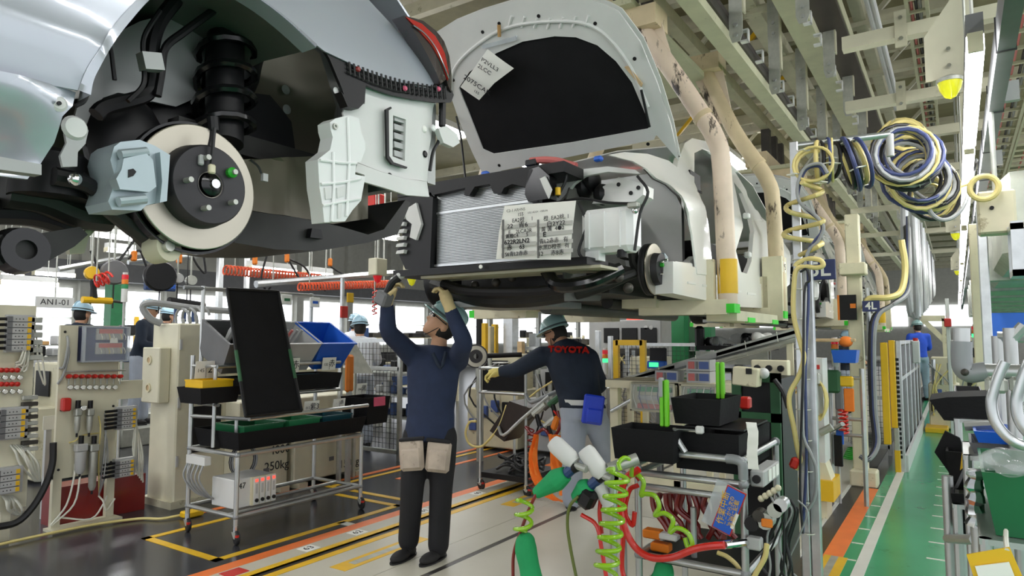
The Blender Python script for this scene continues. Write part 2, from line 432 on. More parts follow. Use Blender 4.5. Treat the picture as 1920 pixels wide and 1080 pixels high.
# fluorescent fixtures
def lamp(p0, p1, label, ht=.09, wd=.16, group=None, name='fluorescent_lamp', hm='white_in'):
    p0, p1 = V(p0), V(p1); t = T(name, label, 'lamp', (p0+p1)/2, group); up = V((0, 0, 1))
    d = (p1-p0).normalized()
    M().beam(p0+up*ht, p1+up*ht, wd*.8, ht).build('housing', hm, t)
    M().beam(p0+up*.012, p1+up*.012, wd*.8, .06).build('diffuser', 'tube_light', t)
    for p in (p0-d*.015, p1+d*.015): M().beam(p+up*.012, p+d*.012+up*.012, wd*.7, .08).build('end_cap', 'cream', t)
    for q in (.15, .85): M().cyl(p0.lerp(p1, q)+up*(ht*1.4), V((p0.lerp(p1, q).x, p0.lerp(p1, q).y, 5.59)), .008, n=6).build('drop_rod', 'galv', t)
    return t
LZ = 2.62
lx = AZ(1822, 200, LZ).x
bnds = [(88, 271), (281, 417), (427, 489), (493, 522), (525, 545), (547, 560), (562, 572)]
for i, (a, b) in enumerate(bnds):
    ya, yb = AZ(1820, a, LZ).y, AZ(1806, b, LZ).y
    lamp((lx, ya, LZ), (lx, yb, LZ), ORD[i]+' tube light of the aisle row counted from its capped end', group='aisle row of tube lights', wd=.075, hm='grey_plastic')
for X, z in ((-6.2, 4.5), (-3.4, 4.75), (2.4, 4.4), (-10.6, 4.3)):  # high lamp rows beyond view, added to light the line
    for k in range(7):
        y = -4.5+k*3.3
        if z > 4.7 and 1.5 < y < 9: continue
        lamp((X, y, z), (X, y+2.5, z), 'added fluorescent ceiling lamp hung high to light the assembly line', group='added high bay tube lights', wd=.3)
far = [(0, 517, 40, 518, -15), (64, 513, 136, 520, -15), (0, 530, 104, 538, -13), (672, 436, 742, 447, -8.2), (468, 504, 550, 512, -9.5), (572, 514, 618, 520, -9.5), (170, 440, 262, 448, -12), (200, 469, 250, 474, -12.5), (330, 470, 400, 478, -11)]
for i, (a, b, c, d, X) in enumerate(far):
    p, q = AX(a, b, X), AX(c, d, X); q.z = p.z
    lamp(p, q, 'fluorescent lamp hanging low in the far bay beneath the silver car', group='far bay tube lights', wd=.22)
# light channel beside the aisle lamps
t = T('lighting_channel', 'long grey metal channel running beside the aisle tube lights', 'channel', (lx+.16, 8, 2.7))
M().bx(lx+.075, lx+.135, 2.2, 34, LZ+.0, LZ+.14).build('channel', 'grey_plastic', t)
for k in range(10):
    M().bx(lx+.07, lx+.14, 2.4+k*.9, 2.41+k*.9, LZ-.005, LZ+.145).build('strap', 'wire_black', t)
    M().bx(lx+.135, lx+.2, 2.6+k*1.5, 2.64+k*1.5, LZ+.02, LZ+.12).build('bracket', 'light_grey', t)
# overhead beams that run along the line; each passes through a photo point at its own height
def long(name, label, px, py, z, wd, ht, ma, y0=1.0, y1=36, cat='beam', round_=False):
    p = AZ(px, py, z); m = M()
    if round_: m.cyl((p.x, y0, z), (p.x, y1, z), wd, n=10)
    else: m.bx(p.x-wd/2, p.x+wd/2, y0, y1, z, z+ht)
    return m.build(name, ma, label=label, cat=cat), p.x
long('guide_rail', 'pale green steel guide rail above the car hangers', 1390, 128, 3.78, .13, .10, 'rail_green')
long('guide_rail', 'narrow steel rail with slotted brackets beside the brown pipe', 1415, 128, 3.86, .07, .10, 'dark_steel')
long('conveyor_pipe', 'dark brown conveyor pipe hung between the guide rails', 1428, 125, 3.95, .035, 0, 'brown_pipe', round_=True, cat='pipe')
long('overhead_beam', 'greyish beige beam over the hanging bracket row', 1462, 110, 4.6, .16, .2, 'beige_dim')
long('overhead_beam', 'broad pale beige box beam over the conveyor', 1560, 170, 4.25, .20, .2, 'rail_green')
long('overhead_beam', 'rust brown channel beam next to the broad beige beam', 1590, 130, 4.35, .22, .18, 'brown_pipe')
long('overhead_beam', 'thin beige angle beam along the rust brown channel', 1622, 160, 4.4, .06, .12, 'rail_green')
for i, px in enumerate((1652, 1661)): long('conduit', ('first' if i == 0 else 'second')+' of two grey conduits ending at the hose bundle', px, 100, 4.05, .022, 0, 'light_grey', round_=True, cat='conduit', y1=AZ(1692, 203, 4.05).y)
long('overhead_beam', 'slim olive beam above the grey conduits', 1640, 130, 4.9, .12, .15, 'beige_dim')
long('overhead_beam', 'dark olive roof beam crossing over the cable ladder', 1480, 40, 5.1, .3, .25, 'ceil')
# cable ladders
def ladder(label, xa, xb, py, z, y0, y1, pitch=.3, ma='rail_green'):
    a, b = AZ(xa, py, z).x, AZ(xb, py, z).x
    t = T('cable_ladder', label, 'cable ladder', ((a+b)/2, (y0+y1)/2, z))
    for x in (a, b): M().bx(x-.015, x+.015, y0, y1, z, z+.09).build('side_rail', ma, t)
    me = None; y = y0+.1; k = 0
    m0 = M().bx(-abs(b-a)/2, abs(b-a)/2, -.015, .015, 0, .03).mesh('rung'); m0.materials.append(MATS[ma])
    while y < y1 and k < 80:
        o = bpy.data.objects.new('rung', m0); COL.objects.link(o); o.parent = t; o.location = V(((a+b)/2, y, z+.01))-t.location; y += pitch; k += 1
    for j in range(3):
        x = a+(b-a)*(.3+.2*j); M().tube([(x+rnd.uniform(-.02, .02), yy, z+.05) for yy in (y0, (y0+y1)/2, y1)], .014, 6, sm=4).build('cable', ('panel_red', 'wire_black', 'wire_grey')[j], t)
    return t
ladder('beige cable ladder above the aisle carrying a pink cable', 1716, 1748, 120, 4.5, 2, 22)
ladder('pale cable ladder right of the aisle lights', 1878, 1925, 180, 4.0, 2, 22, .4)
ladder('second cable ladder close to the roof over the insulated duct', 1912, 1990, 250, 4.6, 2, 20, .4)
# cross beams carrying the lights
for i, py in enumerate((72, 193, 262, 330, 392, 440, 478)):
    p = AZ(1700, py, 3.7); m = M().bx(AZ(1600, py, 3.7).x-.1, lx+.3, p.y-.05, p.y+.05, 3.7, 3.8)
    t = T('cross_beam', ORD[i]+' beige cross beam along the aisle light row from its capped end', 'beam', (p.x, p.y, 3.7), 'cross beams of the light row')
    m.build('beam', 'beige', t)
    x = AZ(1690, py, 3.7).x
    M().bx(x-.04, x+.04, p.y-.07, p.y-.055, 3.62, 3.9).build('clamp_plate', 'beige_dim', t)
    for z in (3.68, 3.84): M().cyl((x, p.y-.085, z), (x, p.y-.07, z), .015, n=6).build('bolt', 'chrome', t)
    M().bx(lx+.0, lx+.06, p.y-.03, p.y+.03, LZ+.2, 3.7).build('drop_post', 'beige', t)
# hanging bracket row
xb = AZ(1380, 78, 3.72).x; ys = [AZ(1380, 78, 3.72).y, AZ(1455, 180, 3.72).y]; dy = (ys[1]-ys[0])
for i in range(9):
    y = ys[0]+i*dy*.95
    t = T('hanging_bracket', ORD[i]+' bolted hanger bar on the brown conveyor pipe going up the line', 'bracket', (xb, y, 3.72), 'hanger bars of the conveyor pipe')
    M().prism([(xb-.05, y, 3.78), (xb-.03, y, 3.72), (xb+.03, y, 3.72), (xb+.05, y, 3.78), (xb+.05, y, 4.65), (xb-.05, y, 4.65)], (0, .012, 0)).build('flat_bar', 'galv', t)
    M().bx(xb+.05, xb+.062, y, y+.07, 3.95, 4.65).build('angle_flange', 'beige_dim', t)
    for z in (3.77, 3.85, 4.3, 4.4): M().cyl((xb, y-.015, z), (xb, y, z), .016, n=6).build('bolt', 'alu', t)
    M().bx(xb-.3, xb+.02, y+.02, y+.06, 4.55, 4.62).build('cross_arm', 'beige_dim', t)
    p = AZ(1415, 128, 3.86)
    for q in (.25, .6):
        yy = y+q*dy; m = M(); m.bx(p.x+.035, p.x+.10, yy, yy+.05, 3.86, 3.875); m.bx(p.x+.035, p.x+.10, yy, yy+.05, 3.95, 3.965); m.bx(p.x+.09, p.x+.10, yy, yy+.05, 3.86, 3.965); m.build('clip', 'white_in', t)
for i, o in enumerate([o for o in COL.objects if o.parent is None and o.name.startswith('hanging_bracket')]): dup(o, (.42, .35, .18), ORD[i]+' hanger bar of the upper row under the broad beige beam', group='upper hanger bar row')
M().bx(-2.36, -2.24, -4, 30, 4.6, 4.74).build('monorail_beam', 'cream', label='cream monorail beam carrying the car hangers', cat='beam')
# dark mass of roof steel over the line
for i in range(12):
    y = 1.6+i*1.6
    t = T('roof_truss', ORD[i]+' beige lattice truss over the conveyor going up the line', 'truss', (-1.6, y, 4.7), 'roof trusses over the line')
    M().bx(-4.8, .1, y, y+.12, 4.85, 4.97).build('lower_chord', 'beige_dim', t); M().bx(-4.8, .1, y, y+.12, 5.3, 5.4).build('upper_chord', 'beige_dim', t)
    for k in range(7): M().beam((-4.7+k*.68, y+.06, 4.95), (-4.36+k*.68, y+.06, 5.3), .05, .05).build('brace', ('beige_dim', 'yellow')[k % 3 == 1], t)
# insulated duct at right
dx0 = .2
t = T('air_duct', 'large silver insulated air duct along the right of the aisle', 'duct', (dx0+.5, 8, 2.0))
for k in range(9):
    y = 5.4+k*1.5; M().box((dx0+.62, y+.72, 2.25), (1.1, 1.46, .6), ch=.06).build('duct_section', 'duct', t)
    M().box((dx0+.62, y+1.48, 2.25), (1.16, .05, .66), ch=.01).build('flange', 'galv', t)
p = AX(1908, 470, dx0+.06); m = M()
for a, b in (((-.12, -.1), (-.13, .13)), ((.1, .12), (-.13, .13))): m.bx(p.x-.03, p.x+.02, p.y+a[0], p.y+a[1], p.z+b[0], p.z+b[1]).bx(p.x-.03, p.x+.02, p.y-.12, p.y+.12, p.z+(a[0] if a[0] < 0 else a[0])-.01, p.z+a[1])
m.build('grille_frame', 'alu', t)
# yellow beacon lamps on bracket plates
for i, (px, py) in enumerate(((1781, 155), (1792, 438), (1795, 508))):
    p = AZ(px, py, 2.95); t = T('warning_lamp', ORD[i]+' yellow cone warning lamp along the aisle lights', 'warning lamp', p, 'yellow warning lamps by the aisle lights')
    M().lathe([(.0, -.1), (.03, -.085), (.055, -.04), (.065, 0), (0, 0)], p, (0, 0, 1), 14).build('lens', 'yellow_lens', t)
    M().lathe([(0, 0), (.07, 0), (.07, .02), (.03, .04), (0, .04)], p, (0, 0, 1), 14).build('cap', 'galv', t)
    M().prism([p+V((-.12, 0, .03)), p+V((.12, 0, .03)), p+V((.12, 0, .5)), p+V((.02, 0, .5)), p+V((-.12, 0, .3))], (0, .01, 0)).build('plate', 'beige', t)
    for q in ((0, .1), (.0, .2)): M().cyl(p+V((q[0], -.02, q[1])), p+V((q[0], 0, q[1])), .012, n=6).build('hook', 'chrome', t)
# ---------------- silver car (rear part in view) ----------------
SX = -1.40
def APL(px, py, P0, n): d = ray(px, py); n = V(n); return CAM + d*((V(P0)-CAM).dot(n)/d.dot(n))
def trx(pl, X=SX): return [(q.y, q.z) for q in (AX(a, b, X) for a, b in pl)]
def trY(pl, Y): return [(q.x, q.z) for q in (AY(a, b, Y) for a, b in pl)]
def px_panel(pl, X, th, holes=(), step=.04, fn=None): return M().panel(trx(pl, X), fn or (lambda u, v: (X, u, v)), (-th, 0, 0), [trx(h, X) for h in holes], step)
def py_panel(pl, Y, th, holes=(), step=.05, fn=None): return M().panel(trY(pl, Y), fn or (lambda u, v: (u, Y, v)), (0, th, 0), [trY(h, Y) for h in holes], step)
c1 = T('silver_sedan_body', 'silver sedan body without wheels or bumper, rear brake disc exposed', 'car', (-2.3, .9, 1.6))
arch = [(152, 167), (158, 140), (170, 115), (200, 66), (238, 20), (285, -25), (345, -52), (410, -52), (465, -25), (510, 5), (552, 40), (597, 83)]
arch = [(p.x, p.y) for p in spline([V((a, b, 0)) for a, b in arch], 3)]
def qx(u, v): return (SX-.5*max(0, v-2.12)**2-.03*max(0, min(1, (1.98-v)/.1)) + .012*math.exp(-((v-2.03)/.03)**2), u, v)
m = px_panel(arch+[(612, 95), (650, 113), (690, 133), (740, 150), (790, 162), (815, 165), (822, 152), (800, 105), (775, 62), (757, 36), (735, 5), (705, -40), (690, -160), (400, -250), (100, -260), (-140, -200), (-140, 110), (0, 137), (60, 149), (118, 160)], SX, .006, fn=qx, step=.03)
m.build('quarter_panel', 'silver_car', c1)
ap = [AX(a, b, SX) for a, b in arch]; cn = AX(380, 330, SX)
def inw(p, k): q = p+(cn-p).normalized()*k; return q
m = M(); rows = [[V((*[qx(p.y, p.z)[0]+.002], p.y, p.z)) for p in spline(ap, 4)], [V((SX+.004, *(inw(p, .018).yz))) for p in spline(ap, 4)], [V((SX-.05, *(inw(p, .020).yz))) for p in spline(ap, 4)]]
m.grid(rows, (0, .0, .002)).build('arch_flange', 'silver_car', c1)
rows = [[V((SX-.04, *inw(p, .015).yz)) for p in spline(ap, 4)], [V((SX-.25, *inw(p, -.02).yz)) for p in spline(ap, 4)], [V((SX-.5, *inw(p, .03).yz)) for p in spline(ap, 4)]]
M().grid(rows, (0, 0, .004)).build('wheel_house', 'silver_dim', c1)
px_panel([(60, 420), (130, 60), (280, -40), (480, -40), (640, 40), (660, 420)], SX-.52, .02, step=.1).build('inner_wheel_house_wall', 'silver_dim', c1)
# rocker end in front of the arch
rk = [(-140, 112), (0, 139), (60, 151), (118, 161), (152, 169), (145, 195), (125, 215), (118, 262), (100, 300), (78, 328), (0, 314), (-140, 290)]
px_panel(rk, SX-.01, .01, step=.02, fn=lambda u, v: (SX-.02-.05*cos((v-1.78)*22)*max(0, min(1, (.62-u)/.12))-.02, u, v)).build('rocker_panel', 'silver_car', c1)
M().prism([AX(a, b, SX+.0) for a, b in ((-140, 262), (-20, 290), (78, 308), (78, 328), (0, 318), (-140, 292))], (-.03, 0, 0)).build('sill_flange', 'silver_in', c1)
M().lathe([(0, .004), (.011, .004), (.016, 0), (0, -.002)], AX(110, 194, SX-.02), (1, 0, 0), 16).build('plug', 'white_in', c1)
M().lathe([(0, .004), (.004, .004), (.004, 0), (0, 0)], AX(110, 194, SX-.013), (1, 0, 0), 10).build('plug_hole', 'black', c1)
M().prism([AX(a, b, SX-.06) for a, b in ((128, 236), (140, 222), (158, 226), (166, 245), (160, 270), (146, 285), (145, 312), (118, 313), (113, 292), (125, 268), (122, 250))], (-.008, 0, 0)).build('bracket', 'silver_in', c1)
M().lathe([(0, .008), (.02, .008), (.025, 0), (0, 0)], AX(140, 240, SX-.06), (1, 0, 0), 18).build('grommet', 'white_in', c1)
# grey panel and black parts inside the arch
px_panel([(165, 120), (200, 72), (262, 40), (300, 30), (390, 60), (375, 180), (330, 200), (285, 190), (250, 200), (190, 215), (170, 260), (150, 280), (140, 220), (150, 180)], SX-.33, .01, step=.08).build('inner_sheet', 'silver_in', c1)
def tb(name, pts, r, X, ma='black', par=None, sm=5, n=8): M().tube([AX(a, b, x) if isinstance(x, float) else AX(a, b, X) for a, b, *x in [(p[0], p[1], *(p[2:] or (X,))) for p in pts] for x in [x[0]]], r, n, sm=sm).build(name, ma, par or c1)
tb('filler_hose', [(330, 0), (300, 40), (285, 90), (285, 150), (270, 180), (200, 200), (180, 215)], .018, -1.62)
tb('vent_hose', [(400, 20), (345, 60), (310, 90), (302, 140), (295, 180)], .010, -1.6)
tb('fuel_pipe', [(300, 20), (270, 70), (270, 120), (268, 160), (240, 190)], .006, -1.58)
tb('bracket_wire', [(200, 70), (208, 95), (212, 125), (215, 150)], .005, -1.55); tb('bracket_wire', [(180, 110), (172, 140), (160, 185), (142, 198)], .005, -1.52)
M().beam(AX(264, 115, -1.57), AX(300, 118, -1.57), .03, .04).build('hose_clip', 'silver_in', c1)
m = M(); m.sph(AX(330, 260, -1.84), (.12, .2, .13)); m.sph(AX(235, 270, -1.74), (.06, .10, .13)); m.sph(AX(440, 90, -1.8), (.09, .08, .2))
m.build('suspension_tower', 'black', c1)
M().cyl(AX(425, -20, -1.72), AX(420, 270, -1.62), .05, n=16).build('damper', 'black', c1)
M().tube(helix(AX(428, 20, -1.72), AX(420, 250, -1.63), .075, 5, 14), .011, 6).build('coil_spring', 'black_gloss', c1)
px_panel([(470, 170), (520, 60), (545, 60), (600, 100), (630, 200), (610, 300), (470, 300)], SX-.4, .02, step=.1).build('trunk_side_sheet', 'under_olive', c1)
for a, b in ((536, 168), (538, 205)): M().lathe([(0, .004), (.008, .004), (.016, 0), (0, 0)], AX(a, b, -1.79), (1, 0, 0), 14).build('access_hole', 'silver_in', c1)
px_panel([(345, 215), (400, 195), (440, 175), (500, 180), (540, 230), (548, 300), (470, 300), (430, 260)], -1.74, .03, step=.05, fn=lambda u, v: (-1.74+.05*sin((u-.9)*6)*cos((v-2)*6), u, v)).build('liner', 'black', c1)
# brake
dc = AX(374, 351, -1.50)
br = M().lathe([(.148, -.013), (.150, -.008), (.150, -.001), (.148, 0), (.100, 0), (.099, .004), (.094, .040), (.091, .044), (.03, .045), (.028, .02), (.02, .02), (.02, -.03), (.09, -.03), (.096, -.013)], dc, (1, 0, 0), 56)
br = br.build('brake_disc', 'disc_steel', c1, ang=25)
hat = M().lathe([(.1005, .001), (.0995, .006), (.0945, .042), (.091, .0458), (.031, .0462), (.031, .03), (.09, .0), (.1, .0)], dc, (1, 0, 0), 48).build('disc_hat', 'iron', br)
M().lathe([(.034, .047), (.034, .04), (.026, .036), (.026, .05), (.012, .058), (0, .058), (0, .03), (.03, .03)], dc, (1, 0, 0), 24).build('hub', 'black_gloss', br)
M().cyl(dc+V((.045, 0, 0)), dc+V((.068, 0, 0)), .011, n=12).build('axle_end', 'chrome', br)
for k in range(5):
    a = R(38+72*k); p = dc+V((.044, cos(a)*.062, sin(a)*.062)); M().cyl(p, p+V((.026, 0, 0)), .0065, n=10).build('wheel_stud', 'galv', br)
    if k == 0: M().lathe([(.006, 0), (.012, .002), (.013, .014), (.006, .02)], p, (1, 0, 0), 10).build('green_cap', 'green', br)
M().lathe([(.154, -.02), (.160, -.02), (.160, -.045), (.13, -.055), (.05, -.055), (.05, -.045), (.12, -.045), (.152, -.036)], dc, (1, 0, 0), 48).build('dust_shield', 'black_gloss', c1)
cp = [(207, 300), (214, 275), (226, 266), (262, 262), (290, 273), (318, 290), (312, 376), (290, 381), (274, 385), (264, 395), (210, 393), (203, 378), (212, 352), (215, 330)]
m = M().prism([AX(a, b, -1.455) for a, b in cp], (-.10, 0, 0)); cal = m.build('brake_caliper', 'caliper', c1)
M().prism([AX(a, b, -1.43) for a, b in ((232, 297), (275, 288), (287, 300), (293, 350), (280, 360), (225, 355), (218, 335), (228, 318))], (-.03, 0, 0)).build('piston_housing', 'caliper', cal)
M().prism([AX(a, b, -1.435) for a, b in ((300, 285), (319, 290), (313, 377), (300, 380), (304, 340))], (-.12, 0, 0)).build('carrier', 'caliper', cal)
M().prism([AX(a, b, -1.428) for a, b in ((241, 318), (250, 316), (256, 322), (250, 330), (241, 333))], (-.003, 0, 0)).build('inspection_slot', 'black', cal)
for a, b in ((225, 290), (222, 378)): M().cyl(AX(a, b, -1.44), AX(a+50, b-5, -1.44), .011, n=10).build('guide_pin', 'caliper', cal)
M().tube([AX(a, b, -1.5) for a, b in ((402, 225), (398, 240), (396, 262), (388, 290), (377, 303))], .006, 6, sm=4).build('sensor_lead', 'wire_black', c1)
M().tube([AX(a, b, -1.44) for a, b in ((402, 240), (400, 262), (398, 290), (396, 310))], .005, 6, sm=4).build('sensor_lead', 'wire_black', c1)
M().box(AX(397, 317, -1.435), (.012, .016, .022), ch=.003).build('connector', 'cream', c1); M().box(AX(377, 300, -1.45), (.012, .012, .025), ch=.003).build('connector', 'light_grey', c1)
M().cyl(AX(399, 220, -1.5), AX(401, 245, -1.5), .014, n=10).build('grommet', 'black', c1)
M().tube([AX(a, b, -1.5) for a, b in ((470, 300), (484, 312), (490, 325))], .003, 5, sm=4).build('sensor_lead', 'wire_black', c1); M().box(AX(496, 333, -1.5), (.01, .015, .02)).build('connector', 'light_grey', c1)
# suspension links and underbody
def arm(pts, X, r, ma='under_dark', nm='suspension_arm'): return M().tube([AX(a, b, X) for a, b in pts], r, 10, sm=4).build(nm, ma, c1)
arm([(140, 335), (200, 385), (260, 430), (300, 462)], -1.58, [.026, .022, .026, .034])
M().lathe([(.012, -.02), (.034, -.025), (.034, .025), (.012, .02)], AX(303, 466, -1.55), (1, .2, .1), 20).build('bushing', 'beige_dim', c1)
M().lathe([(0, -.02), (.013, -.02), (.013, .035), (0, .035)], AX(299, 465, -1.55), (1, .2, .1), 12).build('bushing_bolt', 'galv', c1)
M().lathe([(0, 0), (.075, 0), (.07, .09), (.06, .1), (0, .1)], AX(92, 372, -1.62), (0, 0, 1), 24).build('body_mount', 'black', c1)
m = M().prism([AX(a, b, -1.6) for a, b in ((-80, 440), (-80, 520), (20, 492), (90, 490), (140, 462), (165, 440), (150, 425), (60, 440))], (-.07, 0, 0)); m.build('trailing_arm', 'under_dark', c1)
M().lathe([(.02, 0), (.045, 0), (.05, -.05), (.02, -.05)], AX(50, 468, -1.585), (1, 0, 0), 20).build('bushing', 'black_gloss', c1)
arm([(10, 360), (80, 372), (150, 400), (205, 408)], -1.66, .035, 'under_dark', 'exhaust_pipe')
arm([(-60, 395), (60, 400), (140, 425)], -1.7, .03, 'black', 'subframe'); arm([(100, 330), (160, 345), (210, 380)], -1.54, [.02, .018, .014], 'black', 'stabiliser_link')
M().sph(AX(140, 336, -1.5), .014).build('ball_joint', 'chrome', c1)
px_panel([(128, 452), (165, 430), (182, 428), (166, 446), (158, 475), (131, 476)], -1.7, .02, step=.1).build('mud_plate', 'beige_dim', c1)
M().bx(-3.1, -1.75, -.8, .85, 2.02, 2.08).build('floor_pan', 'under_dark', c1)
m = M(); rows = []
p0 = trx([(452, 300), (640, 290), (690, 300), (690, 410), (625, 420), (455, 392)], -1.66)
M().panel(p0, lambda u, v: (-1.66+.012*(1 if sin(u*46) > .3 else 0), u, v), (-.03, 0, 0), (), .025).build('trunk_floor_side', 'under_olive', c1)
M().prism([AX(a, b, -1.58) for a, b in ((440, 392), (560, 408), (640, 425), (690, 440), (720, 430), (760, 375), (770, 380), (745, 440), (690, 455), (600, 470), (520, 468), (440, 455))], (-.35, 0, 0)).build('rear_undercover', 'under_dark', c1)
M().bx(-3.0, -1.68, .95, 1.62, 1.98, 2.04).build('trunk_floor', 'under_dark', c1)
M().prism([AX(a, b, -1.56) for a, b in ((585, 428), (602, 430), (606, 448), (582, 445))], (-.02, 0, 0)).build('tow_slot', 'black', c1)
# rear lower side with vent
lp = [(685, 160), (728, 172), (777, 183), (823, 181), (826, 236), (818, 258), (807, 285), (805, 340), (760, 335), (715, 322), (672, 305), (652, 250), (643, 211), (650, 195), (684, 195)]
px_panel(lp, SX-.035, .006, [[(733, 212), (764, 222), (762, 308), (731, 297)]], .03, lambda u, v: (SX-.035-.05*max(0, (u-1.62)/.12)**2+.02*math.exp(-((v-2.28)/.03)**2), u, v)).build('lower_rear_panel', 'white_in', c1)
px_panel([(672, 305), (715, 322), (760, 335), (805, 340), (805, 369), (763, 366), (721, 352), (682, 341), (684, 328), (666, 322)], SX-.02, .01, step=.03, fn=lambda u, v: (SX-.02-.06*math.exp(-((v-1.995)/.02)**2), u, v)).build('bumper_ledge', 'white_in', c1)
vt = M().panel(trx([(727, 206), (735, 203), (768, 215), (771, 222), (768, 306), (763, 313), (736, 304), (727, 292)], SX-.02), lambda u, v: (SX-.022, u, v), (-.02, 0, 0), [trx([(738, 216), (762, 224), (760, 302), (737, 293)], SX-.02)], .05).build('air_vent', 'white_in', c1)
px_panel([(724, 205), (733, 200), (735, 203), (729, 207), (730, 292), (738, 304), (764, 313), (763, 316), (735, 308), (726, 296)], SX-.015, .008, step=.05).build('gasket', 'black', vt)
for k in range(5):
    y = 219+k*16.5; M().prism([AX(a, b, SX-.03) for a, b in ((739, y-4), (761, y+3), (764, y+14), (740, y+7))], (-.012, 0, 0)).build('louvre', 'light_grey', vt)
for a, b, ma in ((796, 242, 'paper'), (813, 240, 'translucent'), (797, 289, 'black'), (731, 331, 'black')): M().lathe([(0, .004), (.008, .004), (.012, 0), (0, 0)], AX(a, b, SX-.035), (1, 0, 0), 12).build('plug', ma, c1)
# black bumper bracket with ribs
bk = [(606, 90), (650, 112), (700, 135), (740, 149), (790, 161), (818, 165), (838, 150), (851, 178), (846, 192), (815, 192), (775, 186), (735, 178), (700, 166), (686, 160), (684, 192), (672, 204), (652, 200), (641, 165), (618, 110)]
b = px_panel(bk, SX-.012, .01, step=.06).build('bumper_bracket', 'black', c1)
for k in range(22):
    t_ = k/21; x = 655+t_*180; yt = 116+t_*46+8*sin(t_*pi); M().beam(AX(x, yt, SX-.006), AX(x+2, yt+24, SX-.006), .006, .003).build('rib', 'rubber', b)
for k in range(3): M().tube([AX(a, c_+k*8+3, SX-.006) for a, c_ in ((650, 115), (700, 138), (745, 152), (830, 162))], .0018, 4).build('rib', 'rubber', b)
for x, y in ((671, 130), (759, 166), (822, 167)): M().lathe([(0, .006), (.006, .006), (.009, 0), (0, 0)], AX(x, y, SX-.006), (1, 0, 0), 12).build('clip', 'dark_red' if x < 700 else 'pink', b)
M().prism([AX(a, c_, SX-.0) for a, c_ in ((640, 172), (655, 190), (684, 188), (672, 204), (652, 200))], (-.03, 0, 0)).build('bracket_foot', 'black', b)
M().lathe([(0, .003), (.004, .003), (.010, 0), (0, 0)], AX(630, 170, SX-.03), (1, 0, 0), 12).build('tab', 'white_in', b)
# translucent plastic stay
tp = [(619, 229), (629, 222), (654, 216), (673, 222), (678, 250), (685, 267), (685, 281), (677, 303), (668, 306), (666, 327), (685, 331), (677, 376), (661, 394), (647, 415), (608, 417), (605, 387), (599, 352), (596, 299), (619, 281), (624, 257), (620, 243)]
ts = px_panel(tp, SX+.02, .05, step=.05).build('bumper_stay', 'translucent', c1)
for a in (((609, 352), (622, 350), (622, 372), (611, 374)), ((632, 352), (648, 348), (646, 366), (633, 372)), ((634, 382), (642, 380), (640, 408), (634, 410))): px_panel(a, SX+.024, .006, step=.1).build('pocket', 'white_in', ts)
for pts in (((600, 300), (640, 305), (668, 306)), ((602, 345), (640, 342), (676, 335)), ((605, 385), (640, 378), (676, 372)), ((625, 285), (626, 350), (622, 415)), ((652, 220), (655, 300), (650, 405))): M().tube([AX(a, b, SX+.024) for a, b in pts], .004, 6).build('rib', 'tank_white', ts)
M().lathe([(.004, .004), (.008, .004), (.009, 0), (.004, 0)], AX(628, 237, SX+.022), (1, 0, 0), 12).build('eyelet', 'galv', ts)
# tail lamp
tl = px_panel([(755, 30), (772, 34), (792, 40), (815, 58), (832, 78), (846, 105), (853, 140), (852, 172), (842, 160), (838, 148), (824, 158), (815, 135), (800, 105), (778, 66)], SX+.005, .05, step=.02, fn=lambda u, v: (SX+.01-.9*max(0, u-1.66)**1.6, u, v)).build('tail_lamp', 'smoke_lens', c1)
px_panel([(760, 32), (790, 45), (815, 68), (834, 100), (844, 135), (842, 150), (828, 118), (808, 84), (785, 58)], SX+.011, .004, step=.02, fn=lambda u, v: (SX+.014-.9*max(0, u-1.66)**1.6, u, v)).build('red_lens', 'red_lens', tl)
M().tube([V((SX+.016-.9*max(0, q.y-1.66)**1.6, q.y, q.z)) for q in [AX(a, b, SX) for a, b in ((768, 50), (790, 66), (810, 92), (826, 125), (838, 148))]], .003, 6, sm=4).build('light_guide', 'chrome', tl)
# rear end seen edge-on, boot lid, far side
m = M(); P = lambda x, y, z: V((x, y, z))
M().bx(-3.15, -1.47, 1.70, 1.74, 1.98, 2.4).build('rear_end_panel', 'silver_in', c1)
M().grid([[P(-1.46, 1.72, 2.42), P(-2.3, 1.80, 2.44), P(-3.14, 1.72, 2.42)], [P(-1.5, 1.5, 2.62), P(-2.3, 1.6, 2.66), P(-3.1, 1.5, 2.62)], [P(-1.55, .9, 2.7), P(-2.3, .95, 2.76), P(-3.05, .9, 2.7)], [P(-1.62, -.9, 2.95), P(-2.3, -.9, 3.0), P(-2.98, -.9, 2.95)]], (0, 0, .01)).build('boot_lid', 'silver_car', c1)
M().bx(-3.2, -3.18, -.9, 1.7, 2.1, 2.75).build('far_side_panel', 'silver_car', c1)
M().prism([AX(a, b, -1.43) for a, b in ((822, 240), (838, 236), (858, 252), (862, 268), (850, 276), (832, 268), (826, 252))], (-.02, 0, 0)).build('strap_hook', 'white_in', c1)
M().tube([AX(a, b, -1.45) for a, b in ((826, 205), (828, 240), (822, 265), (812, 285), (806, 320))], .006, 6, sm=4).build('wiring', 'wire_black', c1)
M().box(AX(829, 215, -1.45), (.02, .025, .09), ch=.005).build('latch', 'black', c1)

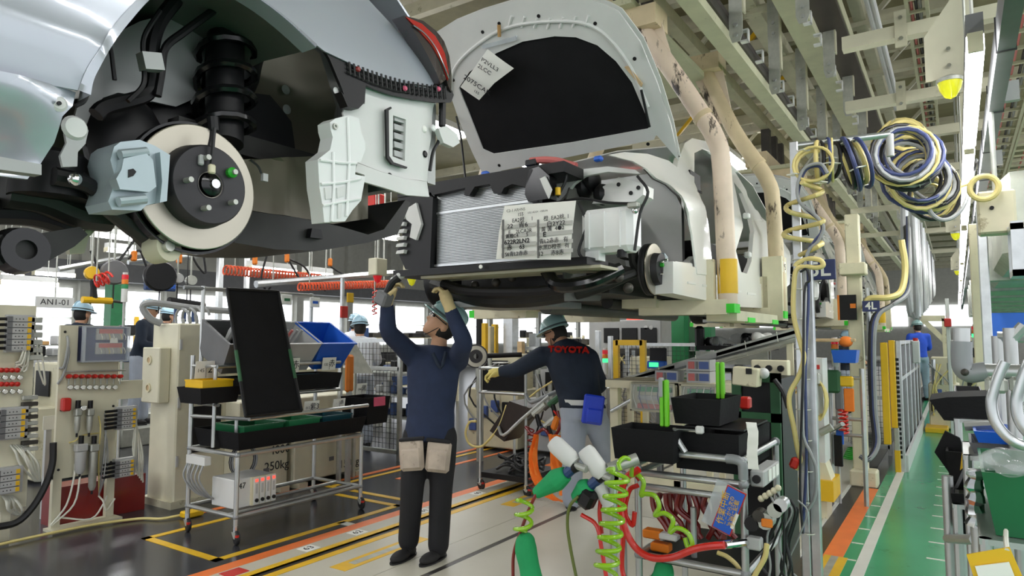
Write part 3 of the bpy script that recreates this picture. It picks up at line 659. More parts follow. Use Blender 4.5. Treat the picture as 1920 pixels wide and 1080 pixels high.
# ---------------- white car with raised hood ----------------
c2 = T('white_sedan_body', 'white sedan body with raised hood and bare radiator, bumper not fitted', 'car', (-2.3, 5.0, 1.6))
YR = 3.18
def side(v): return SX-(max(0, v-2.35)*.42)
def tr2(pl):
    o = []
    for a, b in pl:
        p = AX(a, b, SX)
        if p.z > 2.35: p = APL(a, b, (SX, 0, 2.35), (1, 0, .42))
        o.append((p.y, p.z))
    return o
fen = [(1130, 292), (1165, 286), (1210, 289), (1250, 302), (1285, 330), (1304, 368), (1317, 410), (1327, 450), (1328, 500), (1322, 516), (1303, 514), (1299, 480), (1294, 440), (1284, 400), (1268, 368), (1246, 347), (1222, 336), (1206, 318), (1180, 303), (1150, 297)]
M().panel(tr2(fen), lambda u, v: (side(v)+.015+.02*math.exp(-((v-2.3)/.08)**2), u, v), (-.012, 0, 0), (), .035).build('front_fender', 'white_car', c2)
fa = [(1206, 318), (1222, 336), (1246, 347), (1268, 368), (1284, 400), (1294, 440), (1299, 480), (1303, 512)]
M().grid([[AX(a, b, SX+.01) for a, b in fa], [AX(a, b, SX-.05) for a, b in fa]], (0, .002, 0)).build('fender_flange', 'white_car', c2)
txt('HYBRID', .028, AX(1312, 360, SX+.03), (0, 1, 0), (0, 0, 1), 'ink', c2)
sd = [(1266, 330), (1272, 300), (1284, 268), (1298, 259), (1325, 265), (1352, 285), (1382, 328), (1408, 372), (1432, 415), (1443, 450), (1445, 500), (1438, 545), (1440, 578), (1360, 573), (1266, 548), (1266, 490), (1300, 494), (1322, 516), (1326, 450), (1312, 385), (1290, 338)]
h1 = [(1302, 287), (1318, 279), (1342, 298), (1348, 330), (1352, 520), (1340, 524), (1334, 480), (1330, 430), (1318, 380), (1302, 342)]
h2 = [(1376, 342), (1392, 362), (1406, 398), (1413, 440), (1409, 490), (1400, 513), (1390, 510), (1380, 470)]
h3 = [(1398, 352), (1410, 372), (1424, 398), (1416, 392), (1402, 368)]
ss = M().panel(tr2(sd), lambda u, v: (side(v), u, v), (-.035, 0, 0), [tr2(h) for h in (h1, h2, h3)], .05)
ss.build('body_side', 'white_car', c2)
rq = tr2(sd); yb = max(u for u, v in rq)
M().panel([(yb-.1, 1.9), (yb+.2, 1.9), (yb+.75, 2.0), (yb+.85, 2.3), (yb+.5, 2.55), (yb-.1, 2.6)], lambda u, v: (side(v)-.02*max(0, u-yb), u, v), (-.02, 0, 0), (), .08).build('rear_quarter', 'white_car', c2)
roof = [[V((-1.68, 5.1, 2.97)), V((-2.3, 5.05, 3.0)), V((-2.92, 5.1, 2.97))], [V((-1.64, 5.8, 3.02)), V((-2.3, 5.8, 3.06)), V((-2.96, 5.8, 3.02))], [V((-1.66, 6.9, 2.98)), V((-2.3, 6.9, 3.03)), V((-2.94, 6.9, 2.98))], [V((-1.62, 7.7, 2.66)), V((-2.3, 7.75, 2.7)), V((-2.98, 7.7, 2.66))], [V((-1.5, 8.2, 2.6)), V((-2.3, 8.3, 2.62)), V((-3.1, 8.2, 2.6))]]
M().grid(roof, (0, 0, .01)).build('roof', 'white_car', c2)
M().bx(-3.22, -3.19, 4.2, 8.1, 1.75, 2.5).build('far_side_panel', 'white_in', c2)
M().bx(-3.1, -1.5, 4.35, 8.0, 1.72, 1.8).build('floor_pan', 'under_dark', c2)
M().bx(-2.9, -1.6, 5.0, 7.4, 1.8, 2.2).build('cabin_trim', 'black', c2)
M().bx(-3.1, -1.55, 4.45, 4.5, 1.8, 2.62).build('firewall', 'white_in', c2)
M().bx(-3.15, -1.5, 4.5, 4.72, 2.5, 2.62).build('cowl', 'black', c2)
sl = M().prism([AX(a, b, SX+.01) for a, b in ((1262, 490), (1300, 500), (1340, 515), (1440, 535), (1440, 578), (1380, 575), (1262, 550))], (-.12, 0, 0)).build('sill', 'white_car', c2)
for k in range(5): M().prism([AX(1290+k*28, 528+k*5, SX+.014), AX(1306+k*28, 530+k*5, SX+.014), AX(1306+k*28, 534+k*5, SX+.014), AX(1290+k*28, 532+k*5, SX+.014)], (-.006, 0, 0)).build('sill_rib', 'white_in', sl)
for a, b in ((1400, 405), (1402, 478)): M().box(AX(a, b, SX+.015), (.05, .06, .05), ch=.01).build('door_hinge', 'white_in', c2)
# wheel well behind the disc
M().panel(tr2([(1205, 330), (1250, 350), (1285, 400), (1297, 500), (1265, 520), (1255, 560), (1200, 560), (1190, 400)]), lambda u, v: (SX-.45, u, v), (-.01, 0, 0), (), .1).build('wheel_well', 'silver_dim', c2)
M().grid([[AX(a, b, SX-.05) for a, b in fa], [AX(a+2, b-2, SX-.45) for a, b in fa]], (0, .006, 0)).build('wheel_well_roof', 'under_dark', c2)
for a, b, w_, h in ((1255, 442, .1, .04), (1253, 455, .1, .04), (1280, 440, .02, .02), (1258, 365, .02, .02)): M().sph(AX(a, b, SX-.44), (.006, w_/2, h/2)).build('slot', 'black', c2)
M().sph(AX(1280, 480, SX-.3), (.05, .1, .06)).build('bundle', 'black', c2)
M().prism([AX(a, b, SX-.02) for a, b in ((1292, 492), (1305, 480), (1320, 490), (1322, 515), (1300, 520))], (-.05, 0, 0)).build('fender_bracket', 'white_in', c2)
d2 = AX(1229, 505, -1.5)
bd = M().lathe([(.152, -.012), (.155, -.008), (.155, 0), (.100, 0), (.092, .04), (.03, .042), (.02, .0), (.02, -.03), (.09, -.03), (.1, -.012)], d2, (1, 0, 0), 48).build('brake_disc', 'disc_steel', c2, ang=25)
M().lathe([(.1, .002), (.093, .042), (.03, .0445), (.03, .02), (.09, 0)], d2, (1, 0, 0), 40).build('disc_hat', 'iron', bd)
M().lathe([(.03, .045), (.03, .03), (0, .03), (0, .05), (.015, .05)], d2, (1, 0, 0), 20).build('hub', 'black_gloss', bd)
M().lathe([(.155, -.015), (.158, -.02), (.158, -.035), (.1, -.035), (.1, -.015)], d2, (1, 0, 0), 48).build('vent_ring', 'black', bd)
M().lathe([(.153, -.037), (.157, -.04), (.157, -.05), (.1, -.05), (.1, -.037)], d2, (1, 0, 0), 48).build('disc_back', 'iron', bd)
for k in range(5):
    a = R(70+72*k); p = d2+V((.042, cos(a)*.06, sin(a)*.06)); M().cyl(p, p+V((.028, 0, 0)), .007, n=8).build('wheel_stud', 'chrome', bd)
p = d2+V((.045, -.03, .02)); M().lathe([(0, .02), (.012, .018), (.013, 0), (0, 0)], p, (1, 0, 0), 10).build('green_cap', 'green', bd)
M().prism([d2+V((.02, .10, z)) for z in (.11,)]+[d2+V((.02, .16, .09)), d2+V((.02, .175, 0)), d2+V((.02, .16, -.1)), d2+V((.02, .11, -.11)), d2+V((.02, .13, 0))], (-.06, 0, 0)).build('caliper_carrier', 'caliper', c2)
# raised hood
HA = R(50); HP = V((0, 4.2, 2.66)); HN = V((0, sin(HA), cos(HA)))
def hp(u, l, o=0.): return V((u, 4.2-l*cos(HA), 2.66+l*sin(HA)))+HN*o
def trh(pl): return [(q.x, (4.2-q.y)/cos(HA)) for q in (APL(a, b, HP, HN) for a, b in pl)]
ho = [(905, 326), (885, 285), (862, 230), (845, 180), (828, 110), (815, 62), (850, 40), (900, 20), (960, 2), (1030, -12), (1090, -6), (1135, 8), (1160, 22), (1200, 78), (1232, 155), (1258, 235), (1273, 302), (1230, 252), (1226, 262), (940, 320), (920, 332)]
ins = [(860, 165), (880, 135), (930, 100), (980, 78), (1040, 68), (1080, 70), (1120, 85), (1155, 115), (1185, 155), (1219, 235), (1214, 242), (1070, 268), (925, 289), (905, 280), (880, 215)]
hd = M().panel(trh(ho), lambda u, v: hp(u, v, .05+.03*sin(max(0, min(1, v/1.15))*pi)), HN*.008, (), .08).build('hood', 'white_car', c2)
M().panel(trh(ho), lambda u, v: hp(u, v, 0), HN*.012, [trh(ins)], .06).build('inner_frame', 'white_in', hd)
M().panel(trh(ins), lambda u, v: hp(u, v, .012), HN*.02, (), .1).build('insulation_pad', 'black_soft', hd)
hb = [q for q in trh([(845, 180), (852, 130), (890, 88), (950, 52), (1030, 40), (1100, 45), (1145, 75), (1185, 130), (1215, 200)])]
M().tube([hp(u, v, -.004) for u, v in hb], .012, 8, sm=5).build('stiffening_bead', 'white_in', hd)
for k in range(7):
    a, b = (960+k*24, 30-abs(k-3)*1.5); q = trh([(a, b+4), (a-6, b+24)]); M().tube([hp(*q[0], -.002), hp(*q[1], -.002)], .010, 6).build('rib', 'white_in', hd)
for a, b in ((936, 44), (1010, 30), (1116, 44), (1190, 110), (1215, 270), (936, 310), (850, 150), (905, 60)): q = trh([(a, b)])[0]; M().lathe([(0, 0), (.012, 0), (.012, .004), (0, .004)], hp(*q, -.003), HN, 12).build('hole', 'black', hd)
q = trh([(938, 45), (940, 66), (905, 84), (970, 66), (970, 74), (908, 90)])
M().tube([hp(*q[0], -.02), hp(*q[1], -.03)], .012, 8).build('latch', 'cardboard', hd)
M().prism([hp(*q[i], -.02) for i in (2, 3, 4, 5)], HN*.015).build('tape', 'clear_dull', hd)
q = trh([(1172, 124), (1180, 122), (1206, 156), (1204, 162)]); M().prism([hp(*a, -.015) for a in q], HN*.01).build('wood_prop', 'wood', hd)
q = trh([(1205, 165), (1222, 232)]); M().cyl(hp(*q[0], -.03), hp(*q[1], -.05), .009, n=8).build('gas_stay', 'black', c2)
q = trh([(857, 218)])[0]; M().tube([hp(*q, -.01), AY(864, 255, 3.75), AY(873, 338, 3.62)], .008, 6).build('gas_stay', 'black', c2)
# radiator pack
z0 = AY(820, 498, YR).z; z1 = AY(820, 364, YR).z; zc = AY(820, 401, YR).z; xl = AY(819, 430, YR).x; xr = -1.93
rd = M().bx(xl, xr, YR, YR+.04, z0, z1).build('radiator', 'rad_fin', c2)
m = M(); n = 44
for k in range(n):
    z = z0+.01+(z1-z0-.02)*k/n
    m.bx(xl+.005, xr-.005, YR-.004, YR, z, z+.004)
m.build('fin_rows', 'rad_line', rd)
for a, b in ((z1-.012, z1+.004), (zc-.006, zc+.006), (z0-.008, z0+.006)): M().bx(xl-.02, xr, YR-.012, YR+.02, a, b).build('frame_bar', 'alu', rd)
M().cyl((xl-.028, YR-.01, z0-.01), (xl-.028, YR-.01, z1-.02), .018, n=12).build('receiver_tank', 'chrome', rd); M().cyl((xl-.065, YR, z0), (xl-.065, YR, z1+.03), .014, n=10).build('coolant_pipe', 'black_gloss', rd)
M().box((xl-.03, YR-.02, zc+.02), (.05, .03, .05), ch=.006).build('clamp', 'alu', rd)
us = [(805, 352), (880, 340), (930, 330), (985, 315), (1000, 318), (985, 350), (960, 345), (945, 352), (940, 362), (925, 362), (918, 345), (890, 350), (880, 366), (870, 366), (872, 352), (810, 366)]
py_panel(us, YR-.06, .05).build('upper_support', 'black', c2)
M().bx(-2.98, -1.75, YR-.03, YR+.2, z1+.01, z1+.07).build('upper_beam', 'black', c2); M().bx(-2.98, -1.6, YR-.06, YR+.2, z0-.06, z0-.02).build('lower_beam', 'black', c2)
M().bx(-2.8, -1.55, YR+.0, YR+.25, z0-.075, z0-.06).build('under_tray', 'beige_dim', c2)
M().lathe([(0, .006), (.012, .006), (.012, 0), (0, 0)], AY(902, 500, YR-.085), (0, -1, 0), 12).build('tow_cap', 'paper', c2)
sdt = py_panel([(745, 372), (800, 364), (812, 370), (806, 505), (760, 505), (745, 470), (755, 440), (748, 400)], YR-.05, .2, step=.08).build('side_duct', 'black', c2)
for k in range(6): py_panel([(744, 405+k*13), (758, 403+k*13), (756, 410+k*13), (742, 411+k*13)], YR-.08, .03, step=.1).build('duct_fin', 'white_in', sdt)
py_panel([(756, 395), (780, 380), (790, 420), (780, 450), (768, 445), (772, 420), (762, 412)], YR-.07, .02, step=.1).build('side_bracket', 'white_in', sdt)
# headlamp side: washer tank, apron, strut tower
tk = M().box(((-1.69-1.385)/2, 3.29, (1.91+2.15)/2), (.30, .16, .24), ch=.03).build('washer_tank', 'tank_white', c2)
for k in range(3): M().box((-1.63+k*.09, 3.205, 2.03), (.006, .012, .2)).build('mould_rib', 'tank_white', tk)
M().bx(-1.66, -1.58, 3.22, 3.3, 1.87, 1.92).build('spout', 'tank_white', tk); M().cyl((-1.46, 3.25, 1.88), (-1.46, 3.25, 1.92), .025).build('pump', 'black', tk)
py_panel([(1040, 330), (1085, 318), (1140, 312), (1190, 318), (1200, 326), (1140, 322), (1095, 330), (1075, 345), (1060, 365), (1045, 380), (1035, 350)], 3.4, .03, step=.06).build('apron', 'white_in', c2)
py_panel([(1110, 382), (1130, 350), (1160, 332), (1190, 340), (1207, 345), (1206, 365), (1190, 378), (1160, 380)], 3.5, .15, step=.08).build('strut_tower', 'white_car', c2)
for a, b in ((1160, 346), (1183, 362), (1197, 352)): M().lathe([(0, .004), (.012, .004), (.012, 0), (0, 0)], AY(a, b, 3.495), (0, -1, 0), 12).build('hole', 'black', c2)
py_panel([(985, 350), (992, 318), (1010, 312), (1030, 330), (1030, 372), (990, 378), (984, 365)], YR-.06, .08, step=.08).build('latch_cover', 'black_gloss', c2)
py_panel([(1012, 335), (1022, 330), (1034, 355), (1028, 372), (1018, 350)], YR-.075, .01, step=.08).build('lamp_bracket', 'white_in', c2)
M().cyl(AY(1046, 352, YR), AY(1046, 366, YR), .016, n=10).build('yellow_cap', 'yellow', c2)
m = M()
for a, b, r in ((1075, 345, .05), (1095, 350, .06), (1110, 340, .05), (1060, 355, .04), (1130, 365, .05)): m.sph(AY(a, b, 3.55), (r, .08, r*1.3), 10, 7)
m.bx(-2.75, -1.9, 3.5, 4.2, 2.1, 2.42).build('engine_block', 'black', c2)
M().tube([AY(a, b, 3.4) for a, b in ((995, 302), (1020, 300), (1045, 302), (1065, 308), (1080, 312))], .022, 8, sm=4).build('wrapped_hose', 'panel_red', c2)
M().box(AY(998, 306, 3.4), (.08, .05, .04), ch=.006).build('plug', 'black', c2)
for a, b in ((986, 321), (910, 326), (1122, 298)): M().box(AY(a, b, 3.38), (.05, .04, .03), ch=.008).build('blue_clip', 'blue', c2)
for pts in (((1000, 375), (1040, 380), (1090, 372), (1140, 380), (1195, 382)), ((1045, 370), (1060, 340), (1062, 322)), ((985, 330), (960, 345), (945, 352)), ((1085, 380), (1100, 420), (1085, 470), (1100, 490)), ((1195, 330), (1215, 360), (1200, 400), (1190, 470))): M().tube([AY(a, b, 3.22) for a, b in pts], .008, 6, sm=4).build('wiring', 'wire_black', c2)
M().box(AY(1188, 385, 3.2), (.06, .04, .03), ch=.006).build('connector', 'galv', c2); M().sph(AY(1190, 395, 3.2), .018).build('ball_fitting', 'chrome', c2)
# underside of the nose
M().tube([(-2.75, 3.35, 1.80), (-2.5, 3.3, 1.74), (-2.0, 3.3, 1.72), (-1.75, 3.3, 1.76), (-1.6, 3.5, 1.80)], .035, 10, sm=5).build('stabiliser_bar', 'black', c2)
M().tube([(-3.0, 3.55, 1.83), (-2.6, 3.5, 1.72), (-2.2, 3.5, 1.70), (-1.8, 3.5, 1.74), (-1.58, 3.7, 1.84)], [.05, .06, .06, .05, .03], 10, sm=5).build('subframe', 'under_dark', c2)
M().tube([(-1.95, 3.3, 1.84), (-1.85, 3.25, 1.75), (-1.68, 3.3, 1.76), (-1.56, 3.45, 1.84)], .04, 10, sm=5).build('lower_arm', 'black_gloss', c2)
M().bx(-2.8, -1.7, 3.6, 4.3, 1.72, 1.9).build('gearbox', 'under_dark', c2); M().bx(-2.9, -2.2, 3.55, 4.2, 1.66, 1.70).build('heat_shield', 'silver_in', c2)
M().cyl((-2.0, 4.2, 1.70), (-2.05, 7.6, 1.70), .045, n=12).build('exhaust_pipe', 'under_dark', c2); M().cyl((-2.55, 4.3, 1.69), (-2.55, 7.0, 1.69), .06, n=12).build('tunnel_cover', 'silver_dim', c2)
for a, b in ((1010, 545), (1050, 535), (1160, 520), (1178, 540), (960, 520), (930, 530), (890, 535)): M().sph(AY(a, b, 3.45), .03, 10, 7).build('joint', 'dark_steel', c2)
M().lathe([(.02, -.1), (.2, -.1), (.22, -.06), (.22, .06), (.2, .1), (.02, .1)], (-3.0, 3.75, 1.86), (1, 0, 0), 28).build('far_wheel_liner', 'black', c2)
M().tube([V((-1.62, 3.75, 2.05)), V((-1.6, 3.74, 1.9)), V((-1.56, 3.72, 1.84))], .03, 10).build('knuckle', 'under_dark', c2)
M().tube(helix((-1.68, 3.8, 1.95), (-1.72, 3.85, 2.25), .05, 4, 12), .009, 6).build('coil_spring', 'black', c2)
# more of the same cars up the line
c3 = dup(c2, (0, 5.55, 0), 'white car body behind the navy five L sign, hood also raised')
c4 = dup(c2, (0, 11.1, 0), 'white car body far up the line beyond the beige column')
# papers taped to the white car
def paper(name, label, pl, Y): t = T(name, label, 'paper', AY(*pl[2], Y)); py_panel(pl, Y, .002, step=.3).build('sheet', 'paper', t); return t
ys = 3.04
pt = T('build_sheet', 'two page printed build sheet hung on the radiator', 'paper', AY(1000, 487, ys))
py_panel([(946, 386), (1080, 376), (1074, 440), (1070, 487), (930, 486), (938, 436)], ys, .0015, step=.1, fn=lambda u, v: (u, ys-.015*math.exp(-((v-2.02)/.05)**2), v)).build('sheet', 'paper', pt)
gx = lambda px, py: AY(px, py, ys-.018)
for k in range(2):
    x0, x1 = ((940, 1004), (1006, 1074))[k]
    for i in range(4):
        y = 424+i*17-k*4; a, b = gx(x0, y), gx(x1, y-6); M().bx(a.x, b.x, ys-.0172, ys-.0165, a.z-.02, a.z).build('grey_row', 'paper_grey', pt)
    a, b = gx(x0+1, 412), gx(x0+5, 484); M().bx(a.x, b.x, ys-.0176, ys-.0165, b.z, a.z).build('margin_bar', 'ink_soft', pt)
def pl(s, px, py, size, ma='ink', sx=1., bold=0.): txt(s, size, gx(px, py)-V((0, .0006, 0)), (1, 0, 0), (0, 0, 1), ma, pt, sx=sx, bold=bold)
pl('C2-1 ARHNS', 967, 394, .022, 'ink_soft'); pl('155', 976, 402, .026); pl('USU ADSH  -150S-IN', 1008, 397, .014, 'ink_soft')
pl('EA2橙     1', 980, 412, .030); pl('22   青6', 970, 423, .034, sx=1.2); pl('E    2LCA2R', 975, 434, .030); pl('黄橙C4       5', 969, 442, .026)
pl('622R2LN2', 969, 453, .034, sx=1.1, bold=.0008); pl('赤     63', 967, 464, .034, bold=.0006); pl('S6青L2赤赤', 968, 476, .030)
pl('橙  EA2桃. 1', 1043, 408, .030); pl('白2Y22', 1042, 419, .032, sx=1.15); pl('黄 黄  4●2', 1036, 429, .030); pl('E', 1021, 440, .034, sx=1.2, bold=.001)
pl('青L2赤赤   有', 1038, 451, .030); pl('水黒D橙茶  有', 1038, 463, .030); pl('12     赤8赤', 1033, 475, .032)
ht = T('hood_tag', 'curled white paper tag hanging from the raised hood latch', 'paper tag', hp(-2.2, .5))
qs = trh([(922, 86), (973, 120), (936, 148), (906, 181), (873, 155), (900, 118)])
M().panel(qs, lambda u, v: hp(u, v, -.05-.03*sin((v-.6)*7)), HN*.0012, (), .06).build('sheet', 'paper', ht)
def hl(s, px, py, size, ma='ink'):
    q = trh([(px, py)])[0]; b = hp(*q, -.095); r = (hp(*trh([(px+30, py+20)])[0])-hp(*q)); txt(s, size, b, r, (0, -1, 1), ma, ht)
hl('P2VLL3', 930, 112, .045); hl('2LCC', 920, 121, .045); hl('2075CAK', 906, 150, .055); hl('155', 905, 163, .03)
# ---------------- overhead hangers ----------------
def hanger(y0, y1, label):
    t = T('car_hanger', label, 'car hanger', (-2.3, (y0+y1)/2, 1.6))
    for y, zt, nm in ((y0, 3.75, 'front'), (y1, 3.95, 'rear')):
        for s in (1, -1):
            X = lambda x: -2.3+s*(x+2.3)
            pts = [V((X(-1.86), y, zt)), V((X(-1.62), y, 3.35)), V((X(-1.42), y, 3.0)), V((X(-1.33), y, 2.82)), V((X(-1.29), y, 2.6)), V((X(-1.27), y, 1.68))]
            M().tube(spline(pts, 3), .065, 12).build('arm', 'hanger' if y == y0 else 'hanger_tan', t)
            M().cyl((X(-1.42), y, 3.0), (X(-1.40), y, 2.97), .072, n=14).build('weld_collar', 'hanger_tan', t)
            M().prism([(X(-1.70), y-.01, zt), (X(-2.0), y-.01, zt), (X(-1.75), y-.01, 3.42), (X(-1.6), y-.01, 3.36)], (0, .02, 0)).build('gusset', 'hanger', t)
            M().bx(min(X(-1.44), X(-1.34)), max(X(-1.44), X(-1.34)), y-.08, y-.02, 1.66, 1.98).build('foot_plate', 'cream', t)
            M().bx(min(X(-1.33), X(-1.21)), max(X(-1.33), X(-1.21)), y-.07, y+.07, 1.62, 1.68).build('foot', 'bright_green', t)
            if y == y0: M().cyl((X(-1.27), y, 1.75), (X(-1.27), y, 1.98), .0665, n=14).build('grip_tape', 'yellow', t)
            M().beam((X(-1.27), y, 1.66), (X(-1.85), y-.1, 1.66), .14, .1).build('carrying_arm', 'cream', t)
            M().bx(min(X(-1.95), X(-1.7)), max(X(-1.95), X(-1.7)), y-.2, y, 1.66, 1.74).build('support_pad', 'cream', t)
        M().bx(-2.9, -1.7, y-.12, y+.12, zt-.05, zt+.1).build('cross_member', 'hanger_tan', t)
    s = 1
    M().bx(-1.38, -1.22, y1-.08, y1+.12, 1.6, 2.15).build('number_box', 'cream', t)
    txt('95', .075, (-1.214, y1+.02, 2.06), (0, 1, 0), (0, 0, 1), 'ink', t)
    M().bx(-1.222, -1.218, y1-.04, y1+.08, 2.015, 2.11).build('number_tag', 'paper', t)
    M().bx(-1.45, -1.24, y0+.1, y1-.2, 1.57, 1.64).build('side_rail', 'cream', t)
    for q in (.3, .8): M().bx(-1.26, -1.235, y0+(y1-y0)*q-.08, y0+(y1-y0)*q+.12, 1.565, 1.60).build('green_tag', 'bright_green', t)
    M().bx(-2.75, -1.85, y0-.2, y1+.3, 3.85, 3.9).build('carrier_deck', 'rail_green', t); M().bx(-2.45, -2.15, y0-.3, y1+.4, 3.9, 4.1).build('spine', 'hanger_tan', t)
    for q in (.2, .5, .8): M().bx(-2.36, -2.24, y0+(y1-y0)*q, y0+(y1-y0)*q+.12, 4.1, 4.6).build('trolley', 'dark_steel', t)
    return t
h0 = hanger(4.53, 6.06, 'worn beige car hanger numbered 95 holding the car with raised hood')
dup(h0, (0, 5.55, 0), 'worn car hanger holding the body beyond the navy five L sign'); dup(h0, (0, 11.1, 0), 'worn car hanger far up the line near the beige column')
dup(h0, (0, -5.95, 0), 'worn car hanger carrying the silver sedan body')
# ---------------- shared builders ----------------
def tray(x0, x1, y0, y1, z0, z1, fl=.02, th=.008, rim=.0):     # open tapered bin
    m = M(); a = [(x0, y0), (x1, y0), (x1, y1), (x0, y1)]; b = [(x0-fl, y0-fl), (x1+fl, y0-fl), (x1+fl, y1+fl), (x0-fl, y1+fl)]
    sg = [(1, 1), (-1, 1), (-1, -1), (1, -1)]
    ra = [V((*p, z0)) for p in a]; rb = [V((*p, z1)) for p in b]
    rc = [V((p[0]+s[0]*th, p[1]+s[1]*th, z1)) for p, s in zip(b, sg)]; rd_ = [V((p[0]+s[0]*th, p[1]+s[1]*th, z0+th)) for p, s in zip(a, sg)]
    m.loft([ra, rb, rc, rd_])
    if rim:
        o = [V((p[0]-s[0]*rim, p[1]-s[1]*rim, z1)) for p, s in zip(b, sg)]; m.loft([o, [q+V((0, 0, .012)) for q in o], [q+V((0, 0, .012)) for q in rc], rc], cap=False, closed=True)
    return m
def bar(t, a, b, r=.014, ma='pipe', nm='rail', n=8): return M().cyl(a, b, r, n=n).build(nm, ma, t)
def joints(t, pts, r=.019):
    for p in pts: M().sph(p, r, 8, 6).build('joint', 'joint', t)
def caster(t, x, y, z=.1):
    c = M().cyl((x, y, z-.01), (x, y, z+.03), .018, n=8).build('caster', 'chrome', t)
    M().lathe([(0, -.014), (.042, -.014), (.05, -.008), (.05, .008), (.042, .014), (0, .014)], (x+.015, y, .05), (.3, 1, 0), 16).build('wheel', 'rubber', c)
    M().prism([(x-.02, y-.02, z-.01), (x+.03, y-.02, z-.01), (x+.022, y-.02, .045), (x+.008, y-.02, .045)], (0, .004, 0)).build('fork', 'galv', c)
    M().box((x+.05, y-.02, .07), (.02, .02, .015)).build('brake_pedal', 'red', c)
def tower(p, label, h=.45, r=.028, pole=.25, lit=None):
    t = T('signal_tower', label, 'signal light', p); p = V(p); M().cyl((p.x, p.y, 0), p, r*.4, n=8).build('stand', 'light_grey', t); M().cyl(p, p+V((0, 0, pole)), r*.45, n=8).build('pole', 'light_grey', t)
    M().cyl(p+V((0, 0, pole)), p+V((0, 0, pole+h*.45)), r, n=14).build('body', 'white_in', t)
    for k, c in enumerate(('green_steel', 'orange_plastic', 'red_lamp')):
        ma = 'led_green' if (lit == 'g' and k == 0) else c
        z = pole+h*(.45+.16*k); M().cyl(p+V((0, 0, z)), p+V((0, 0, z+h*.15)), r*1.03, n=14).build('lens', ma, t)
    M().cyl(p+V((0, 0, pole+h*.93)), p+V((0, 0, pole+h)), r*.8, n=12).build('cap', 'white_in', t)
    return t
def hoses(t, ends, r=.006, ma='wire_white', sag=.15, n=6, nm='air_tube'):
    for a, b in ends:
        a, b = V(a), V(b); mid = (a+b)/2+V((rnd.uniform(.02, .08), rnd.uniform(-.03, .03), -sag*rnd.uniform(.6, 1.3)))
        M().tube([a, (a*2+mid)/3+V((.03, 0, 0)), mid, b], r, n, sm=4).build(nm, ma, t)
# ---------------- pneumatic panels at left ----------------
def valve_bank(t, X, y, z, n, w=.11, h=.033):
    b = M().bx(X, X+.05, y-.02, y+w+.03, z-.01, z+n*h+.01).build('valve_manifold', 'light_grey', t)
    for k in range(n):
        M().bx(X+.05, X+.085, y, y+w, z+k*h+.003, z+(k+1)*h-.003).build('valve', 'light_grey', b); M().bx(X+.05, X+.088, y+w*.78, y+w*.98, z+k*h+.006, z+(k+1)*h-.006).build('valve_tag', 'yellow', b)
        M().bx(X+.05, X+.086, y-.03, y, z+k*h+.003, z+(k+1)*h-.003).build('valve_end', 'grey_plastic', b)
        for q in range(3): M().cyl((X+.085, y+.02+q*.022, z+(k+.5)*h), (X+.088, y+.02+q*.022, z+(k+.5)*h), .004, n=6).build('port', 'black', b)
        M().cyl((X+.06, y-.03, z+(k+.5)*h), (X+.06, y-.12, z+(k+.45)*h), .011, n=8).build('silencer', 'black', b)
    return b
def gauge(t, p, r=.02, red=True):
    g = M().lathe([(0, 0), (r, 0), (r, .02), (r*.85, .022), (0, .018)], p, (1, 0, 0), 16).build('gauge', 'chrome', t); M().lathe([(0, .0225), (r*.84, .0225), (0, .0245)], p, (1, 0, 0), 16).build('dial', 'paper', g)
def frl(t, X, y, z, L=.16, ma='galv', wd=.03):
    b = M().box((X+.05, y, z), (.06, wd*2.2, .06), ch=.008).build('regulator', ma, t); M().lathe([(0, -L), (wd*.5, -L), (wd*.9, -L+.03), (wd, -.03), (wd, 0), (0, 0)], (X+.05, y, z-.03), (0, 0, 1), 14).build('bowl', ma, b)
    M().cyl((X+.05, y, z-L-.06), (X+.05, y, z-L-.02), .008, n=8).build('drain', 'black', b); M().cyl((X+.05, y, z+.03), (X+.05, y, z+.09), .018, n=12).build('knob', 'black', b)
PX = -5.75
def ppt(px, py, X=PX): return AX(px, py, X)
y0, y1 = ppt(110, 700).y, ppt(222, 700).y; zt = ppt(150, 610).z
t = T('pneumatic_panel', 'beige pneumatic panel with clear wiring box and row of red regulators', 'control panel', (PX, (y0+y1)/2, 0))
M().bx(PX-.03, PX, y0, y1, .38, zt).build('back_plate', 'beige', t); M().bx(PX-.03, PX, y1, y1+.2, .95, 1.1).build('side_plate', 'beige', t)
for y in (y0+.03, y1-.02): M().bx(PX-.05, PX-.005, y-.03, y+.03, 0, .5).build('leg', 'beige', t)
M().bx(PX-.06, PX+.1, y0-.03, y1+.03, 0, .02).build('foot_plate', 'beige', t)
for y in (y0+.03, y1-.03):
    for z in (.45, .9, 1.5): M().cyl((PX, y, z), (PX+.004, y, z), .01, n=8).build('bolt', 'black', t)
bz0, bz1 = ppt(190, 678).z, ppt(190, 612).z; by0, by1 = ppt(146, 640).y, ppt(232, 640).y
bxx = M().bx(PX, PX+.06, by0, by1, bz0, bz1).build('wiring_box', 'wire_blue', t)
for k, z in enumerate((.22, .62)):
    zz = bz0+(bz1-bz0)*z; M().bx(PX+.06, PX+.075, by0+.1, by1-.04, zz, zz+.09).build('terminal_block', 'light_grey', bxx); M().bx(PX+.075, PX+.08, by0+.12, by1-.05, zz+.05, zz+.085).build('terminal_row', 'panel_red', bxx)
    for q in range(8): M().tube([(PX+.08, by0+.13+q*.03, zz+.05), (PX+.095, by0+.135+q*.03, zz+.02), (PX+.08, by0+.14+q*.03, zz)], .003, 5, sm=3).build('wire', ('wire_white', 'wire_grey', 'yellow_hose')[q % 3], bxx)
M().bx(PX+.082, PX+.084, by0+.2, by0+.26, bz0+.15, bz0+.19).build('tag', 'paper', bxx)
